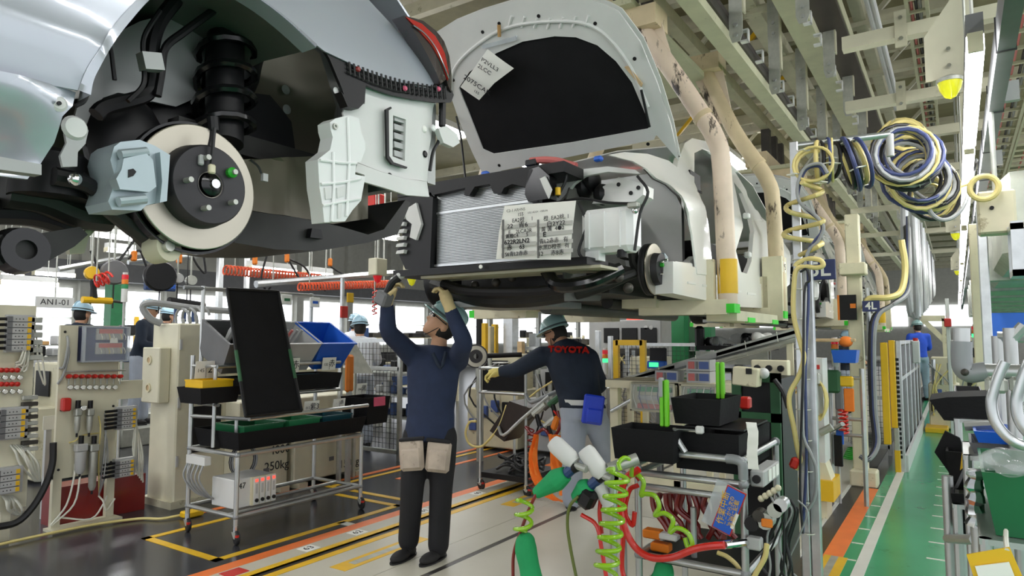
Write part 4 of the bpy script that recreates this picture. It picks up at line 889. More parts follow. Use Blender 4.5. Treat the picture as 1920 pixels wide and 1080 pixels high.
M().bx(PX+.095, PX+.10, by0, by1, bz0, bz1).build('clear_cover', 'clear', bxx)
for a, b in ((by0, by0+.012), (by1-.012, by1)): M().bx(PX, PX+.104, a, b, bz0, bz1).build('box_edge', 'clear_dull', bxx)
for z in (bz0, bz1-.012): M().bx(PX, PX+.104, by0, by1, z, z+.012).build('box_edge', 'clear_dull', bxx)
for k in range(9):
    p = ppt(127+k*12, 706); M().lathe([(0, 0), (.016, 0), (.018, .03), (.012, .05), (0, .05)], p, (1, 0, .1), 10).build('red_regulator', 'red', t)
    if k < 8: gauge(t, ppt(130+k*12, 726), .02)
    M().cyl(p+V((.02, 0, -.01)), p+V((.02, 0, -.06)), .006, n=6).build('stem', 'galv', t)
M().cyl(ppt(120, 697)+V((.03, 0, 0)), ppt(232, 694)+V((.03, 0, 0)), .008, n=6).build('supply_pipe', 'galv', t)
for a, b in ((140, 772), (163, 772)): q = ppt(a, b); frl(t, PX, q.y, q.z, .13, 'galv', .022)
q = ppt(146, 838); frl(t, PX, q.y, q.z, .17, 'light_grey', .04); q = ppt(170, 838); frl(t, PX, q.y, q.z, .30, 'galv', .03)
p = ppt(119, 758); M().box(p+V((.04, 0, 0)), (.06, .06, .10), ch=.01).build('relief_valve', 'red', t); gauge(t, ppt(148, 764)+V((.06, 0, 0)), .022)
q = ppt(218, 803); valve_bank(t, PX, q.y, q.z, 5); q = ppt(214, 893); valve_bank(t, PX, q.y, q.z, 4)
hoses(t, [(ppt(250, 760+k*6), ppt(250+k*3, 880+k*4)) for k in range(7)], .007, sag=.05); hoses(t, [(ppt(196, 775+k*10), ppt(185, 930)) for k in range(5)], .005, 'wire_grey', .05)
hoses(t, [(ppt(140, 870), ppt(95, 985)), (ppt(150, 870), ppt(97, 985)), (ppt(185, 930), ppt(215, 935)), (ppt(200, 930), ppt(110, 970))], .007, sag=.08); hoses(t, [(ppt(126, 630), ppt(112, 690)), (ppt(128, 650), ppt(108, 720))], .009, 'wire_grey', .1)
hoses(t, [(ppt(130, 830), ppt(185, 812)), (ppt(185, 780), ppt(186, 930))], .006, 'yellow_hose', -.02)
M().bx(PX-.3, PX-.08, y0+.05, y1+.3, 0, .30).build('red_toolbox', 'dark_red', label='dark red steel box on the floor behind the beige pneumatic panel', cat='box')
# second panel at frame edge
ya, yb2 = ppt(-60, 700).y, ppt(62, 700).y
t = T('pneumatic_panel', 'beige pneumatic panel with grey valve stacks and hanging white tubes', 'control panel', (PX, (ya+yb2)/2, 0))
M().bx(PX-.03, PX, ya, yb2, .22, ppt(20, 572).z).build('back_plate', 'beige', t)
for y in (ya+.05, ppt(10, 990).y): M().bx(PX-.05, PX-.005, y-.03, y+.03, 0, .3).build('leg', 'beige', t)
for a, b, n in ((12, 658, 6), (0, 822, 5), (-10, 925, 4)): q = ppt(a, b); valve_bank(t, PX, q.y, q.z, n, .12, .042)
for k in range(4):
    for j in range(2): gauge(t, ppt(-6+k*14, 708+j*26), .018); M().lathe([(0, 0), (.016, 0), (.018, .03), (0, .04)], ppt(0+k*10, 694+j*26), (1, 0, 0), 8).build('red_regulator', 'red', t)
for k in range(6):
    a = ppt(62, 600+k*14); M().box(a+V((.03, 0, 0)), (.04, .09, .04), ch=.004).build('solenoid', 'galv', t)
for k in range(9):
    a = ppt(52, 745+k*12); M().box(a+V((.03, 0, 0)), (.04, .1, .03), ch=.004).build('solenoid', 'dark_steel' if k % 2 else 'galv', t)
hoses(t, [(ppt(50, 610+k*5), ppt(30, 680+k*2)) for k in range(6)], .007, sag=.12); hoses(t, [(ppt(20+k*5, 835), ppt(66+k*2, 902)) for k in range(6)], .009, sag=.0); hoses(t, [(ppt(5+k*4, 930), ppt(30+k*3, 965)) for k in range(5)], .009, sag=.03)
hoses(t, [(ppt(62, 610), ppt(82, 720)), (ppt(70, 640), ppt(84, 722))], .007, sag=.1)
M().tube([AX(a, b, -5.7) for a, b in ((100, 830), (98, 870), (85, 910), (62, 950), (30, 980), (-20, 990))], .025, 8, sm=5).build('floor_cable', 'wire_black', label='thick black cable drooping to the floor between the pneumatic panels', cat='cable')
t = T('tag_stand', 'thin grey stand with a white paper tag between the two panels', 'stand', (-6.2, 2.2, 0)); q = AX(90, 800, -6.2)
M().bx(-6.22, -6.18, q.y-.02, q.y+.02, 0, q.z).build('post', 'light_grey', t); M().bx(-6.17, -6.165, q.y-.05, q.y+.05, q.z-.02, q.z+.09).build('tag', 'paper', t)
# ---------------- tall cabinet and counterweights behind the cart ----------------
CX = -5.62; cy0 = AX(324, 940, CX).y
t = T('electrical_cabinet', 'tall beige electrical cabinet with two round ports on a side box', 'cabinet', (CX-.2, cy0+.3, 0))
M().box((CX-.21, cy0+.24, .8), (.42, .48, 1.56), ch=.012).build('body', 'beige', t)
M().bx(CX-.46, CX+.02, cy0-.03, cy0+.49, 0, .06).build('plinth', 'beige_dim', t)
for z in (.35, .85, 1.35): M().bx(CX, CX+.012, cy0+.01, cy0+.03, z, z+.09).build('hinge', 'light_grey', t)
pb = M().box((CX-.25, cy0-.05, 1.13), (.28, .10, .48), ch=.008).build('port_box', 'beige', t)
for z in (1.02, 1.26): M().lathe([(.025, 0), (.04, 0), (.04, .01), (.025, .01)], (CX-.27, cy0-.10, z), (0, -1, 0), 18).build('port_ring', 'cream', pb); M().lathe([(0, .002), (.026, .002), (0, .004)], (CX-.27, cy0-.10, z), (0, -1, 0), 18).build('port_hole', 'wood', pb)
M().bx(CX, CX+.008, cy0+.12, cy0+.42, .45, .85).build('black_window', 'black', t)
M().tube([(CX-.25, cy0-.02, 1.58), (CX-.28, cy0-.1, 1.62), (CX-.3, cy0-.16, 1.72), (CX-.25, cy0-.1, 1.76), (CX-.2, cy0+.3, 1.72), (CX-.2, cy0+.9, 1.70)], .03, 8, sm=5).build('conduit', 'wire_grey', t)
M().tube(helix((CX-.2, cy0+.1, 1.62), (CX-.2, cy0+.35, 1.66), .09, 4, 12), .012, 6).build('cable_coil', 'wire_grey', t)
for i, (x0, x1, yt, yb_, txt_, lab) in enumerate(((446, 540, 820, 905, '250kg', 'beige counterweight box marked 250kg'), (552, 676, 800, 888, '150kg', 'beige counterweight box marked 150kg'))):
    X = -5.42+i*.03; a = AX(x0, 850, X); b = AX(x1, 850, X); h = .82
    t = T('counterweight_box', lab+' behind the wheeled cart', 'weight box', (X-.3, (a.y+b.y)/2, 0))
    M().box((X-.3, (a.y+b.y)/2, h/2+.05), (.6, b.y-a.y, h), ch=.01).build('body', 'beige', t); M().bx(X-.5, X+.06, a.y+.02, a.y+.12, 0, .05).build('foot', 'beige_dim', t); M().bx(X-.5, X+.06, b.y-.12, b.y-.02, 0, .05).build('foot', 'beige_dim', t)
    M().box((X+.02, (a.y+b.y)/2-.05, h*.72), (.04, (b.y-a.y)*.6, h*.34), ch=.006).build('cover', 'beige', t)
    p = AX((519, 655)[i], (873, 868)[i], X+.004); txt(txt_, .115, p, (0, 1, 0), (0, 0, 1), 'ink', t)
    if i == 0: p = AX(525, 843, X+.004); txt('4000', .115, p, (0, 1, 0), (0, 0, 1), 'ink', t)
    M().bx(X, X+.005, (a.y+b.y)/2, (a.y+b.y)/2+.06, .2, .24).build('latch', 'grey_plastic', t)
t = T('low_cabinet', 'low beige cabinet row behind the parts bins', 'cabinet', (-6.4, 4.6, 0)); M().box((-6.4, 4.75, .55), (.4, 1.9, 1.1), ch=.01).build('body', 'beige', t)
for k in range(3): M().box((-6.19, 4.1+k*.6, .62), (.02, .5, .7), ch=.004).build('door', 'beige', t); M().bx(-6.18, -6.168, 4.3+k*.6, 4.36+k*.6, .5, .56).build('handle', 'grey_plastic', t)
# ---------------- wheeled parts cart ----------------
X0, X1, Y0, Y1 = -4.90, -4.30, 2.95, 4.14
t = T('parts_cart', 'grey pipe cart on casters carrying bins and labels in a yellow box', 'cart', (-4.6, 3.5, 0))
for x, y, h in ((X1, Y0, .62), (X1, Y1, .62), (X0, Y0, 1.32), (X0, Y1, 1.32)): bar(t, (x, y, .1), (x, y, h), .017, nm='post'); caster(t, x, y)
for z in (.19, .62):
    for a, b in (((X0, Y0, z), (X1, Y0, z)), ((X0, Y1, z), (X1, Y1, z)), ((X1, Y0, z), (X1, Y1, z)), ((X0, Y0, z), (X0, Y1, z))): bar(t, a, b, .016)
bar(t, (X1-.1, Y0, .19), (X1-.1, Y1, .19)); bar(t, (X1-.3, Y0+.3, .19), (X1-.3, Y1, .19))
joints(t, [(x, y, z) for x in (X0, X1) for y in (Y0, Y1) for z in (.19, .62)], .022)
for y in (Y0+.12, Y1+.08): bar(t, (X1-.2, y, .65), (X1-.2, y, .86), nm='post')
bar(t, (X1-.05, Y0+.12, .86), (X1-.05, Y1+.12, .86), .016, 'alu'); bar(t, (X0, Y0, .86), (X1-.05, Y0+.12, .86)); bar(t, (X0+.1, Y0, .96), (X0+.35, Y0, .96))
for z, y0_ in ((1.0, 3.3), (1.24, 3.3)): bar(t, (X0+.32, Y0, z), (X0+.32, Y1, z), .015, 'alu'); bar(t, (X0, Y0, z), (X0+.32, Y0, z)); bar(t, (X0, Y1, z), (X0+.32, Y1, z))
for y in (Y0+.08, Y1-.05): bar(t, (X0-.02, y, 1.2), (X0-.02, y, 1.86), .016, nm='post')
bar(t, (X0-.02, Y0+.08, 1.84), (X0-.02, Y1-.05, 1.84), .016, 'pipe'); bar(t, (X0-.02, Y0-.08, 1.84), (X0-.02, Y0+.08, 1.84), .016, 'joint')
bar(t, (X0+.3, Y0, .65), (X0+.3, Y0, 1.24), nm='post')
for i, (s, px, py, w_, h, X) in enumerate((('2', 386, 693, .17, .13, -4.72), ('赤', 549, 685, .13, .12, -4.56), ('赤', 617, 682, .15, .11, -4.56), ('黒', 678, 729, .12, .10, -4.5), ('紫3', 584, 763, .15, .10, -4.4), ('赤', 636, 755, .13, .07, -4.4))):
    p = AX(px, py, X); rect(M(), p, (0, 1, 0), (.15, 0, 1), w_, h, .003).build('label_card', 'paper', t)
    txt(s, h*.62, p+V((.004, w_*.2, 0)), (0, 1, 0), (.15, 0, 1), 'ink', t); M().bx(p.x+.0025, p.x+.004, p.y+w_*.0-.001, p.y+.001, p.z-h*.45, p.z+h*.45).build('card_line', 'ink', t)
    txt(('145', '123', '132', '194', '013', '')[i] or '-', h*.3, p+V((.004, -w_*.25, -h*.05)), (0, 1, 0), (.15, 0, 1), 'ink_soft', t)
def bin_(nm, label, ma, m, cat='bin', **k): return m.build(nm, ma, label=label, cat=cat, **k)
bin_('parts_tray', 'long black tray of green inserts on the lower cart level', 'black_soft', tray(-4.86, -4.36, 3.0, 4.2, .64, .77, .03))
for i, (a, b, ma, lab) in enumerate(((3.1, 3.42, 'bin_green', 'plain green insert bin in the black tray'), (3.5, 3.78, 'green_steel', 'light green insert bin in the black tray middle'), (3.84, 4.12, 'bin_teal', 'teal insert bin at the tray end'))): bin_('insert_bin', lab, ma, tray(-4.78, -4.44, a, b, .655, .79, .015, .006, .01))
bin_('parts_tray', 'black tray on the middle cart level under the red cards', 'black_soft', tray(-4.85, -4.55, 3.15, 4.1, 1.02, 1.15, .02)); bin_('insert_bin', 'dark teal insert lying in the middle black tray', 'bin_teal', tray(-4.80, -4.60, 3.45, 4.0, 1.035, 1.14, .0, .005))
q = AX(390, 750, -4.6); bin_('small_bin', 'small black box on the cart corner under yellow trays', 'black_soft', tray(-4.72, -4.46, q.y-.14, q.y+.14, .985, 1.10, .02)); bin_('yellow_tray', 'stack of small yellow trays in the black corner box', 'yellow', tray(-4.70, -4.48, q.y-.12, q.y+.12, 1.05, 1.14, .0, .006, .004))
bin_('side_bin', 'black side bin with a pink card beyond the cart end', 'black_soft', tray(-4.7, -4.4, 4.3, 4.55, .68, .92, .02)); 
M().bx(-4.38, -4.374, 4.36, 4.5, .84, .92).build('pink_card', 'pink', label='pink card with a white dial on the black side bin', cat='card')
def tilt(o, ang): o.rotation_euler.y = ang
o = bin_('tilted_bin', 'grey tilted bin of black grips behind the black board', 'grey_plastic', tray(-4.95, -4.62, 3.02, 3.42, 1.26, 1.52, .03, .008, .012)); tilt(o, R(28))
o = bin_('tilted_bin', 'grey tilted bin of pale hoses beside the blue bin', 'light_grey', tray(-4.95, -4.62, 3.50, 3.82, 1.26, 1.52, .03, .008, .012)); tilt(o, R(28))
o = bin_('tilted_bin', 'empty bright blue tilted bin on top of the cart', 'blue', tray(-4.95, -4.62, 3.88, 4.20, 1.26, 1.52, .03, .008, .012)); tilt(o, R(28))
for k in range(5):
    M().tube([(-4.72, 3.1+k*.06, 1.40), (-4.68, 3.13+k*.06, 1.50), (-4.62, 3.12+k*.06, 1.56)], [.02, .03, .018], 8, sm=3).build('hand_grip', 'black' if k % 2 else 'light_grey', label=('black' if k % 2 else 'pale')+' moulded grip lying in the grey tilted bin', cat='grip', group='grips in the tilted bin')
for k in range(4): M().cyl((-4.72, 3.55+k*.06, 1.38), (-4.62, 3.60+k*.05, 1.52), .012, n=8).build('hose_piece', 'panel_red' if k == 1 else 'wire_grey', label='short hose piece standing in the tilted bin by the blue one', cat='hose', group='hose pieces in the tilted bin')
# leaning black board
cs = [AX(425, 542, -4.60), AX(521, 547, -4.60), AX(565, 770, -4.24), AX(460, 781, -4.24)]
t = T('leaning_board', 'tall black mesh board with green tape edges leaning on the cart', 'board', (cs[2]+cs[3])/2)
n_ = (cs[1]-cs[0]).cross(cs[3]-cs[0]).normalized()*-.012; nb = n_ if n_.x < 0 else -n_
M().prism(cs, nb).build('board', 'black_soft', t)
for a, b in ((0, 1), (1, 2), (2, 3), (3, 0)): M().cyl(cs[a]-nb*.3, cs[b]-nb*.3, .012, n=8).build('edge', 'black', t)
for a, b in ((0, 3), (1, 2)): M().cyl(cs[a].lerp(cs[b], .5)-nb*.3, cs[a].lerp(cs[b], .74)-nb*.3, .014, n=8).build('green_tape', 'dark_green', t)
# controller box 47
t = T('controller_unit', 'white controller box numbered 47 on the cart bottom rails', 'controller', (-4.5, 3.2, .2))
q = AX(446, 930, -4.42); yv = q.y; M().box((-4.56, yv+.14, .315), (.28, .34, .21), ch=.006).build('case', 'white_in', t); txt('47', .06, (-4.415, yv+.03, .37), (0, 1, 0), (0, 0, 1), 'ink', t)
M().bx(-4.42, -4.40, yv+.10, yv+.31, .215, .42).build('module_rack', 'cream', t)
for k in range(4):
    y = yv+.115+k*.05; md = M().bx(-4.40, -4.39, y, y+.04, .22, .415).build('module', 'white_in', t); M().bx(-4.39, -4.387, y+.012, y+.028, .30, .37).build('slot', 'light_grey', md); M().bx(-4.39, -4.386, y+.008, y+.03, .385, .405).build('lamp', 'led_red', md); M().cyl((-4.39, y+.02, .25), (-4.38, y+.02, .25), .014, n=10).build('knob', 'black', md)
t = T('terminal_strip', 'white terminal strip with drooping cables on the cart side', 'terminal strip', (-4.75, 2.98, .5)); M().bx(-4.86, -4.62, 2.90, 2.95, .52, .58).build('strip', 'white_in', t)
for k in range(5): M().tube([(-4.84+k*.05, 2.9, .52), (-4.85+k*.05, 2.88, .42), (-4.8+k*.04, 2.95, .3), (-4.7, 3.05, .24)], .008, 6, sm=4).build('cable', 'wire_grey', t)
t = T('cable_coil', 'coil of grey cable hanging under the cart tray', 'cable coil', (-4.75, 3.2, .5))
for k in range(4): M().tube([V((-4.75+k*.012, 3.30+.11*cos(a*pi/8), .49+.12*sin(a*pi/8))) for a in range(16)], .008, 6, closed=True).build('turn', 'wire_grey' if k % 2 else 'wire_black', t)
t = T('power_cable', 'yellow flex lying on the dark floor from cabinet to pneumatic panel', 'cable', (-5.5, 2.9, 0)); M().tube([(-5.3, 3.15, .02), (-5.35, 3.0, .015), (-5.5, 2.9, .015), (-5.6, 2.6, .02), (-5.62, 2.2, .02), (-5.6, 1.7, .02)], .011, 6, sm=5).build('flex', 'yellow_hose', t)
M().box((-5.25, 3.2, .03), (.1, .16, .05), ch=.01).build('cable_guard', 'yellow', label='yellow plastic guard over the flex beside the cart wheel', cat='cable guard')
# ---------------- people ----------------
FH = V((-sin(YAW), cos(YAW), 0))
def vplane(base): return lambda px, py, dd=0.: APL(px, py, V(base)+FH*dd, FH)
def ring(c, s, f, rw, rd, n=18): return [c+s*rw*cos(2*pi*k/n)+f*rd*sin(2*pi*k/n) for k in range(n)]
def limb(m, pts, rs, n=12):
    m.tube(pts, rs, n, sm=4)
    for p, r in zip(pts, rs): m.sph(p, r*.99, 12, 8)
def hand(m, w, d, pn, sd, k=1., curl=.5):   # wrist, direction, palm normal, thumb side
    d = d.normalized(); pn = (pn-d*pn.dot(d)).normalized(); sd_ = d.cross(pn).normalized(); sd_ = sd_ if sd_.dot(sd) > 0 else -sd_
    c = w+d*.05*k
    m.tube([w-d*.02*k, w+d*.03*k, w+d*.09*k], [.030*k, .036*k, .034*k], 10); m.sph(c, .038*k, 12, 8)
    for i, (o, L) in enumerate(((.030, .075), (.010, .085), (-.011, .080), (-.031, .062))):
        p = w+d*.088*k+sd_*o*k; pts = [p-d*.02*k]; a = 0
        for j in range(4):
            pts.append(p); a += curl*(.55 if j == 0 else .9)
            p = p+(d*cos(a)+pn*sin(a))*L*k*(.42, .33, .27, .1)[j]
        m.tube(pts, [.0115*k, .0108*k, .010*k, .0095*k, .008*k][:len(pts)], 8); m.sph(pts[-1], .0085*k, 8, 6)
    p = w+d*.03*k+sd_*.035*k; q = p+(d*.7+sd_*.6+pn*.4).normalized()*.04*k; r_ = q+(d*.9+pn*.6).normalized()*.035*k
    m.tube([p-sd_*.015*k, p, q, r_], [.014*k, .014*k, .012*k, .009*k], 8); m.sph(r_, .0095*k, 8, 6)
def head(t, C, f, u, hel='helmet', body=None, band=True, glasses=True, k=1.):
    s = f.cross(u).normalized(); m = body; RM = Matrix((s, f, u)).transposed()
    m.sph(C, (.077*k, .096*k, .115*k), 20, 14, RM); m.sph(C+f*.035*k-u*.065*k, (.058*k, .055*k, .055*k), 14, 10, RM); m.sph(C+f*.068*k-u*.1*k, .024*k, 10, 8)
    m.tube([C+f*.088*k+u*.012*k, C+f*.112*k-u*.028*k, C+f*.095*k-u*.04*k], [.008*k, .015*k, .010*k], 8); m.sph(C+f*.088*k-u*.068*k, (.024*k, .012*k, .007*k), 10, 6, RM); m.sph(C+f*.086*k-u*.079*k, (.021*k, .012*k, .008*k), 10, 6, RM)
    m.sph(C+f*.08*k+u*.03*k, (.055*k, .018*k, .012*k), 10, 6, RM)
    for q in (-1, 1): m.sph(C+s*q*.079*k-f*.012*k-u*.012*k, (.010*k, .02*k, .032*k), 8, 8, RM)
    for q in (-1, 1): M().sph(C+f*.088*k+s*q*.031*k+u*.012*k, .011*k, 10, 8).build('eye', 'ink', t)
    hm = M(); hm.sph(C-f*.02*k-u*.01*k, (.081*k, .09*k, .105*k), 16, 12, RM); hm.build('hair', 'hair', t)
    rows = []; hc = C+u*.035*k; up2 = (u-f*.12).normalized()
    rr = [(0, .125), (.04, .121), (.075, .108), (.1, .08), (.113, .045), (.118, .01)]
    def hr(a, h, e=0.): return hc+(s*cos(a)*(.93+e)+f*sin(a)*(1.12+e))*a0*k+up2*h*k
    rings = []
    for a0, h in rr: a0 = max(a0, .002); rings.append([hc+(s*cos(2*pi*i/24)*.93+f*sin(2*pi*i/24)*1.12)*a0*k+up2*h*k for i in range(24)])
    brim = [hc+(s*cos(2*pi*i/24)*(.97+.08)+f*sin(2*pi*i/24)*(1.12+(.42 if sin(2*pi*i/24) > .2 else .08)))*.118*k+up2*.002*k for i in range(24)]
    low = [p-up2*.008*k for p in brim]; inn = [hc+(s*cos(2*pi*i/24)*.9+f*sin(2*pi*i/24)*1.08)*.115*k+up2*.0*k for i in range(24)]
    h = M().loft(rings+[brim, low, inn]).build('helmet', hel, t)
    M().tube([hc+f*.128*k+up2*.05*k, hc+f*.1*k+up2*.1*k, hc+up2*.129*k, hc-f*.1*k+up2*.1*k, hc-f*.128*k+up2*.03*k], .008*k, 6, sm=4).build('ridge', hel, h)
    if band: M().loft([[hc+(s*cos(2*pi*i/24)*.945+f*sin(2*pi*i/24)*1.135)*.118*k+up2*z*k for i in range(24)] for z in (.012, .026)], cap=False).build('band', 'helmet_band', h)
    M().tube([C+s*.078*k+u*.02*k, C+s*.05*k+f*.05*k-u*.1*k, C+f*.055*k-u*.128*k, C-s*.05*k+f*.05*k-u*.1*k, C-s*.078*k+u*.02*k], .003*k, 5, sm=4).build('chin_strap', 'black', t)
    if glasses:
        g = M().tube([C+s*.08*k-f*.01*k+u*.012*k, C+s*.07*k+f*.085*k+u*.018*k, C+f*.115*k+u*.02*k, C-s*.07*k+f*.085*k+u*.018*k, C-s*.08*k-f*.01*k+u*.012*k], .0035*k, 5, sm=4).build('glasses', 'black', t)
        for q in (-1, 1): M().sph(C+f*.102*k+s*q*.036*k+u*.004*k, (.029*k, .006*k, .02*k), 12, 6, RM).build('lens', 'lens_clear', g)
def figure(t, J, shirt, pants, glove='glove', hel='helmet', vox=.012, glasses=True, wd=1., hands=True, curl=.9, hem=.02):
    P = lambda n: V(J[n]); pel, chest, neck = P('pel'), P('chest'), P('neck'); sax = (P('shR')-P('shL')).normalized(); upx = (neck-pel).normalized(); sax = (sax-upx*sax.dot(upx)).normalized(); fwd = upx.cross(sax); fwd = fwd if fwd.dot(V(J['face'])) > -.35 else -fwd
    hax = (P('hipR')-P('hipL')).normalized(); C = P('head'); f = V(J['face']).normalized(); u = V(J['hup']); u = (u-f*u.dot(f)).normalized()
    b = M(); head(t, C, f, u, hel, b, glasses=glasses)
    b.tube([C-u*.05, (C+neck)/2-u*.01, neck, neck-upx*.06], [.055, .053, .058, .07], 14)
    b.loft([ring(pel, hax, fwd, .14, .09), ring(chest, sax, fwd, .14, .09), ring(neck-upx*.06, sax, fwd, .1, .07)])
    for q in 'LR':
        limb(b, [P('sh'+q), P('el'+q), P('wr'+q)], [.045, .036, .028]); limb(b, [P('hip'+q), P('kn'+q), P('an'+q)], [.07, .05, .036])
        if hands is True and glove is None: hand(b, P('wr'+q), P('ha'+q)-P('wr'+q), V(J.get('pn'+q, fwd)), fwd, 1., curl)
    blob('body', b, vox, 'skin', t, 3)
    c = M(); wa = pel.lerp(chest, .35)
    c.loft([ring(pel-upx*hem, hax, fwd, .176*wd, .132*wd), ring(pel+upx*.06, hax, fwd, .165*wd, .12*wd), ring(wa, sax, fwd, .162*wd, .118*wd), ring(chest, sax, fwd, .182*wd, .125*wd), ring(chest.lerp(neck, .55), sax, fwd, .175*wd, .11*wd), ring(chest.lerp(neck, .85), sax, fwd, .11*wd, .085*wd), ring(neck+upx*.02, sax, fwd, .068, .068)])
    for q in 'LR':
        s_, e_, w_ = P('sh'+q), P('el'+q), P('wr'+q); c.tube([chest.lerp(neck, .6), s_], [.09, .078], 12); limb(c, [s_, s_.lerp(e_, .5), e_, e_.lerp(w_, .55), e_.lerp(w_, .84)], [.078*wd, .068*wd, .060*wd, .052*wd, .046*wd])
    sh = blob('shirt', c, vox, shirt, t, 6)
    l = M(); l.loft([ring(pel+upx*.07, hax, fwd, .160*wd, .118*wd), ring(pel, hax, fwd, .168*wd, .125*wd), ring((P('hipL')+P('hipR'))/2-V((0, 0, .06)), hax, fwd, .165*wd, .12*wd)])
    for q in 'LR':
        h_, k_, a_ = P('hip'+q), P('kn'+q), P('an'+q); limb(l, [h_, h_.lerp(k_, .5), k_, k_.lerp(a_, .55), a_+V((0, 0, .01))], [.098*wd, .094*wd, .080*wd, .075*wd, .072*wd])
    blob('trousers', l, vox, pants, t, 6)
    for q in 'LR':
        a_, o_ = P('an'+q), P('to'+q); d = V((o_.x-a_.x, o_.y-a_.y, 0)); z0 = min(a_.z, o_.z)-.06; d = d.normalized() if d.length > 1e-4 else fwd; sd = d.cross(V((0, 0, 1)))
        gz = J.get('gz', 0.); ct = V((a_.x, a_.y, gz)); R3 = Matrix((sd, d, V((0, 0, 1)))).transposed()
        m = M(); m.sph(ct-d*.02+V((0, 0, .045)), (.042, .05, .045), 12, 8, R3); m.sph(ct+d*.10+V((0, 0, .04)), (.048, .10, .038), 14, 8, R3); m.cyl(ct+V((0, 0, .03)), ct+V((0, 0, .1)), .045, n=12)
        x = blob('shoe', m, .01, 'shoe', t, 3); M().loft([ring(ct+d*.06+V((0, 0, z)), sd, d, .05, .145) for z in (.002, .022)]).build('sole', 'rubber', x)
        if glove:
            m = M(); w_ = P('wr'+q); dd = (P('ha'+q)-w_).normalized(); hand(m, w_, dd, V(J.get('pn'+q, fwd)), V(J.get('ts'+q, fwd)), 1.12, curl); m.tube([w_-(w_-P('el'+q)).normalized()*.08, w_, w_+dd*.03], [.043, .038, .034], 12)
            blob('glove', m, .0065 if vox < .015 else .011, glove, t, 2)
    return sh
# --- worker with the drill under the white car
b1 = AZ(788, 1048); w = vplane(b1)
J = dict(pel=w(806, 800), chest=w(812, 700), neck=w(822, 653), head=w(830, 607, -.01), face=-RT*.80-FH*.35+V((0, 0, .62)), hup=V((0, 0, 1))+RT*.75,
         shL=w(858, 676, .0), elL=w(869, 640, -.26), wrL=w(842, 574, -.30), haL=w(828, 535, -.28), shR=w(774, 668, .0), elR=w(729, 622, -.20), wrR=w(725, 566, -.27), haR=w(738, 532, -.27),
         hipR=w(781, 818), knR=w(773, 915, -.05), anR=w(766, 1016, .02), toR=w(742, 1050, -.12), hipL=w(831, 818), knL=w(827, 915, -.03), anL=w(822, 1026, -.02), toL=w(796, 1060, -.16), pnL=-RT+FH*.3, pnR=RT, tsL=FH, tsR=-FH)
t = T('person', 'worker in navy shirt and black trousers reaching up under the white car', 'person', b1)
sh = figure(t, J, 'navy_shirt', 'black_cloth', 'glove', 'helmet', .012, wd=.98, hem=.09)
M().tube([w(836, 660, -.10), w(826, 690, -.14), w(812, 662, -.12)], .012, 8, sm=3).build('collar', 'navy_dark', sh)
for a, b_ in ((w(772, 853, -.19), 4), (w(822, 856, -.19), -6)):
    r_ = (RT*cos(R(b_))+V((0, 0, 1))*sin(R(b_))); RM = Matrix((r_, FH, r_.cross(FH))).transposed()
    pc = M().box(a, (.155, .045, .20), RM, ch=.018).build('tool_pouch', 'pouch', t); M().box(a-FH*.028-V((0, 0, .02)), (.125, .03, .13), RM, ch=.012).build('pocket', 'pouch', pc); M().box(a+V((0, 0, .10)), (.16, .05, .02), RM, ch=.006).build('pouch_band', 'black_cloth', pc)
# cordless nut runner in the right hand
t = T('nut_runner', 'black and grey cordless angle nut runner held up by the worker', 'power tool', w(722, 575, -.30))
M().box(w(720, 560, -.30), (.095, .085, .09), Matrix.Rotation(R(25), 3, 'Y'), ch=.012).build('battery', 'grey_plastic', t)
M().tube([w(724, 552, -.30), w(734, 532, -.30), w(748, 520, -.30)], [.022, .026, .028], 10, sm=3).build('grip', 'black', t)
M().tube([w(735, 527, -.30), w(750, 517, -.30), w(764, 512, -.30)], [.02, .024, .016], 10).build('motor_housing', 'white_in', t); M().cyl(w(760, 516, -.30), w(776, 508, -.30), .014, n=10).build('angle_head', 'alu', t); M().cyl(w(772, 510, -.30), w(772, 496, -.30), .008, n=8).build('socket', 'galv', t)
# --- worker leaning over, seen from behind
b2 = AZ(1086, 958); w = vplane(b2)
J = dict(pel=w(1092, 762), chest=w(1074, 688, .03), neck=w(1056, 642, .09), head=w(1041, 625, .16), face=-RT*.8+FH*.5-V((0, 0, .35)), hup=V((0, 0, 1))-RT*.15+FH*.1,
         shL=w(1016, 668, .10), elL=w(966, 694, .15), wrL=w(938, 697, .18), haL=w(905, 703, .22), shR=w(1104, 672, .03), elR=w(1124, 722, .16), wrR=w(1090, 740, .34), haR=w(1070, 735, .42),
         hipL=w(1076, 775), knL=w(1074, 862, .0), anL=w(1072, 938, .02), toL=w(1070, 958, .16), hipR=w(1112, 775), knR=w(1140, 850, .12), anR=w(1150, 925, .22), toR=w(1148, 940, .36), pnL=-V((0, 0, 1)), tsL=-FH)
t = T('person', 'worker in dark navy jacket and grey trousers leaning over the tool cart', 'person', b2)
sh = figure(t, J, 'navy_dark', 'grey_cloth', 'glove_yellow', 'helmet', .013, wd=1.16)
nb = -(V((0, 0, 1)).cross(RT)); 
txt('TOYOTA', .072, w(1066, 656, -.085), RT*1+V((0, 0, -.03)), V((0, 0, 1))+FH*.55, 'red', t, name='shirt_lettering', sx=1.15, bold=.002, ext=.012)
M().loft([ring(w(1093, 752)+V((0, 0, z)), RT, FH, .205, .156) for z in (-.022, .022)], cap=False).build('belt', 'white_in', t)
for a, ma, sz in ((w(1112, 768, -.20), 'pouch_blue', (.17, .03, .24)), (w(1114, 780, -.22), 'pouch_blue', (.13, .03, .12))):
    M().box(a, sz, Matrix((RT, FH, V((0, 0, 1)))).transposed() @ Matrix.Rotation(R(8), 3, 'Y'), ch=.012).build('tool_pouch', ma, t)
